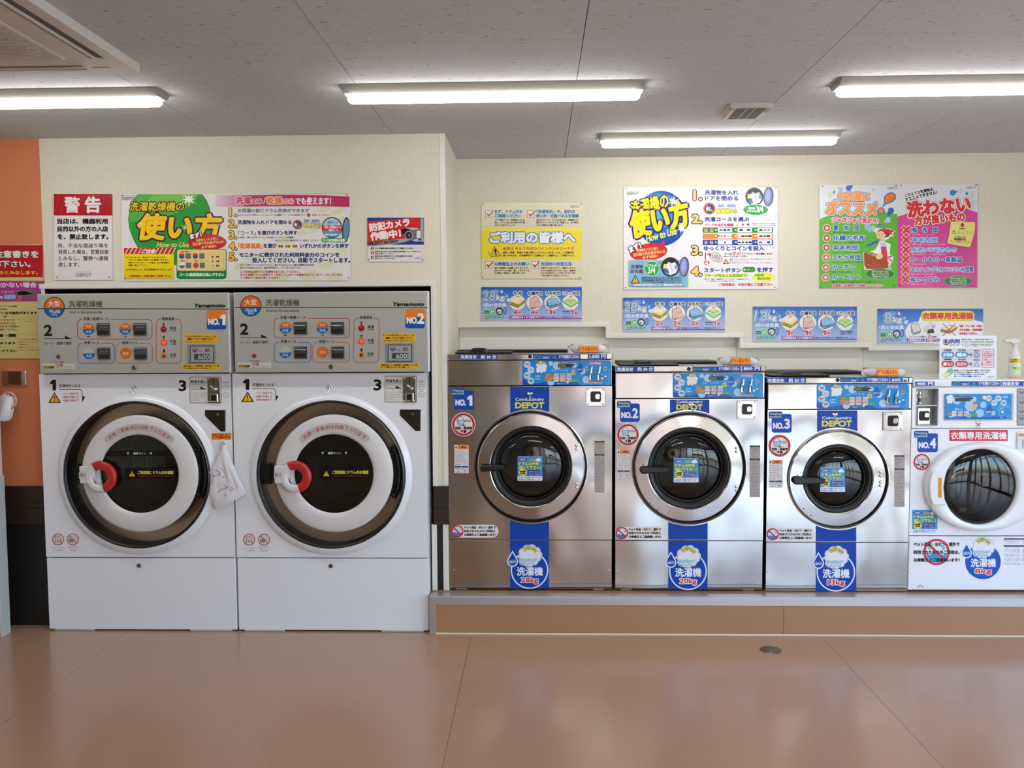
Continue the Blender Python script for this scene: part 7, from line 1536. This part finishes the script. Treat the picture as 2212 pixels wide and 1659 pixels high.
# paper notice standing on the white machine
ZT4 = zt4
Y = 4.56; mb = MB(); r = prect(2029.6, 725, 2152.6, 819, Y)
mb.slab([(r[0], ZT4+.0005), (r[1], ZT4+.0005), (r[1], r[3]), (r[0], r[3])], Y, Y+.003, mat('acrylic', 'E0E6EC', .15), .0008)
mb.box(r[0], r[1], Y+.003, Y+.07, ZT4+.0005, ZT4+.003, mat('acrylic'))
P = PR(mb, Y, INK, clip=(2029.6, 725, 2152.6, 818.5)); P.view(1950, 700, 5.5305); P.rect(440, 140, 1120, 656, 'E6ECF4')
P.ell(518, 213, 44, 38, '3A3C42'); P.ell(512, 208, 38, 34, 'C8CCD4'); P.ell(510, 207, 28, 27, '8A8E98'); P.text('i', 506, 190, 522, 228, '2A3A6A', 5); P.text('洗剤', 562, 180, 680, 230, '2A56A8', 6); P.text('について', 562, 240, 675, 264, '2A56A8', 3)
P.text('洗濯物の汚れや量によって、洗剤の泡立ちが異なる場合があります', 702, 176, 1075, 189, '3A4250', 1.5); P.rect(702, 200, 1085, 228, 'A8C05A'); P.text('洗浄力は変わりませんのでご安心ください', 706, 203, 1080, 225, 'E2EAF0', 3, o=(2, '4A6A3A')); P.text('※センサーにより洗濯の量や汚れを感知し適切な泡立ち', 702, 240, 1075, 252, '4A5260', 1); P.text('になるよう調節しております', 712, 258, 1060, 268, '4A5260', 1)
P.rect(460, 290, 1100, 525, 'CDD3DA')
for i, (y, c, c2, a, b) in enumerate(((366, '2A76B8', '5AA4DC', '少なめ', '軽め'), (478, 'A82238', 'D0344A', '多い', 'ひどい'))):
    for x0_, t in ((462, a), (628, b)): P.rect(x0_, y-36, x0_+152, y+36, '3A4A6A', 35); P.rect(x0_+5, y-32, x0_+147, y+32, c2, 32); P.text(t, x0_+22, y-20, x0_+130, y+20, 'EDF2F8', 4.5)
    P.text('洗濯物量', 490, y-64, 582, y-46, '2A2E38', 2.5); P.text('汚れ具合', 660, y-64, 752, y-46, '2A2E38', 2.5); P.text('泡立ち', 848, y-58, 918, y-38, '2A2E38', 2); P.rect(782, y-10, 808, y+10, '7A8088'); P.poly([(808, y-30), (836, y), (808, y+30)], '7A8088')
P.ring(882, 370, 28, 35, '3A56A0'); P.ring(882, 370, 12, 18, '3A56A0'); P.line([(882, 448), (912, 502), (852, 502)], 6, '3A56A0', True)
P.rline(955, 302, 1086, 516, 12, 4, 'C8446A'); P.rect(958, 305, 1083, 513, 'EAD2DC', 10); P.poly([(956, 465), (930, 480), (956, 492)], 'C8446A')
for i, t in enumerate(('泡立ちが', '悪い場合でも', '同じ洗浄効果が', '得られます')): P.text(t, 1020-8*len(t), 325+i*21, 1020+8*len(t), 339+i*21, 'C84A6A', 1.5)
for i, t in enumerate(('安心して', 'ご利用', '下さい!')): P.text(t, 1020-11*len(t), 416+i*29, 1020+11*len(t), 438+i*29, 'C8345E', 2)
P.poly([(455, 605), (520, 570), (545, 535), (590, 530), (604, 560), (600, 590), (510, 645)], '6AC09A'); P.poly([(455, 605), (520, 575), (570, 590), (512, 640)], 'E8D89A')
for i, (t, b, c) in enumerate((('前回使ったドラムを洗い忘れた場合や、泥水での手洗い', 1052, '2A3040'), ('なども汚れのひどい洗濯物では、泡立ちにくくなります。', 1030, '2A3040'), ('そのような洗濯物の場合は、ドラムの外の泡も', 975, '3A5AA8'), ('消え、よくすすがれた洗濯機をご利用下さい。', 935, '3A5AA8'))): P.text(t, 612, 545+i*24, b, 560+i*24, c, 2)
depot(P, 1005, 612, 1096, 642, '9AA4AC')
tag(mb.build('detergent_notice', recenter=True), 'white detergent notice standing on the white machine, over the blue 8kg board', 'notice')

# spray bottle on the white machine
Yb = 4.66; b0 = at(2178, 818, Yb)[0]; b1 = at(2203.5, 818, Yb)[0]; cx = (b0+b1)/2; rb_ = (b1-b0)/2
zof = lambda py: at(2190, py, Yb)[2]
so = (cx, Yb, ZT4); S = empty('spray_bottle', so, 'white trigger spray bottle with yellow band on the white machine', 'spray bottle')
BOT = mat('bottle_plastic', 'DFE2E6', .3, sss=.0)
G = MB(); G.lathez(cx, Yb, [(.0005, ZT4+.0005), (rb_*.92, ZT4+.001), (rb_, ZT4+.006), (rb_, zof(778)), (rb_*.96, zof(772)), (rb_*.62, zof(760)), (rb_*.42, zof(754)), (rb_*.38, zof(748))], BOT, 32); G.build('bottle_body', S, so)
G = MB(); G.lathez(cx, Yb, [(rb_*.44, zof(749)), (rb_*.46, zof(743)), (rb_*.36, zof(741)), (.0005, zof(740.5))], WPLAST, 24)
hp = [(2167, 738), (2166, 734), (2180, 731), (2192, 730), (2202, 733), (2206, 737), (2203, 739.5), (2194, 743), (2186, 744), (2180, 740), (2172, 739.5)]
q = [at(a, b, Yb) for a, b in hp]; G.slab([(p[0], p[2]) for p in q][::-1], Yb-.014, Yb+.014, WPLAST, .005)
G.build('spray_head', S, so)
G = MB(); t0, t1, t2 = at(2177, 739, Yb), at(2173, 748, Yb), at(2174, 756, Yb); G.tube([t0, t1, t2], [.004, .0035, .003], WPLAST, 8); nz = at(2165, 735.5, Yb); nz2 = at(2169, 736, Yb); G.tube([nz, nz2], [.006, .006], WPLAST, 10); G.build('trigger', S, so)
def band(y0, y1, col, t, tc, k=1.004, name='label_band', arc=2.2):
    G = MB(); n = 16; V = []; za, zb2 = zof(y1), zof(y0)
    for i in range(n+1):
        a = -PI/2-arc/2+arc*i/n; V += [(cx+rb_*k*math.cos(a), Yb+rb_*k*math.sin(a), za), (cx+rb_*k*math.cos(a), Yb+rb_*k*math.sin(a), zb2)]
    G.add(V, np.array([(2*i, 2*i+1, 2*i+3, 2*i+2) for i in range(n)]), INKP, True, col)
    P = PR(G, Yb-rb_*1.03, INKP)
    if t:
        for i, tt in enumerate(t): P.text(tt, 2190.5-(6.5 if arc > 2 else 4), y0+1.2+i*4, 2190.5+(6.5 if arc > 2 else 4), y0+4.2+i*4, tc, .2)
    G.build(name, S, so)
band(774.5, 783.5, 'E8C83A', ('ドラム内専用', '除菌スプレー'), '4A3A14', arc=2.9); band(792, 799.5, 'C8EA4A', ('PE製品',), '5A7A2A', name='green_sticker', arc=1.2); band(811, 815.5, 'E8CE5A', None, '', name='lower_band', arc=2.2)
bpy.data.objects.remove(_fo); bpy.data.curves.remove(_fc)
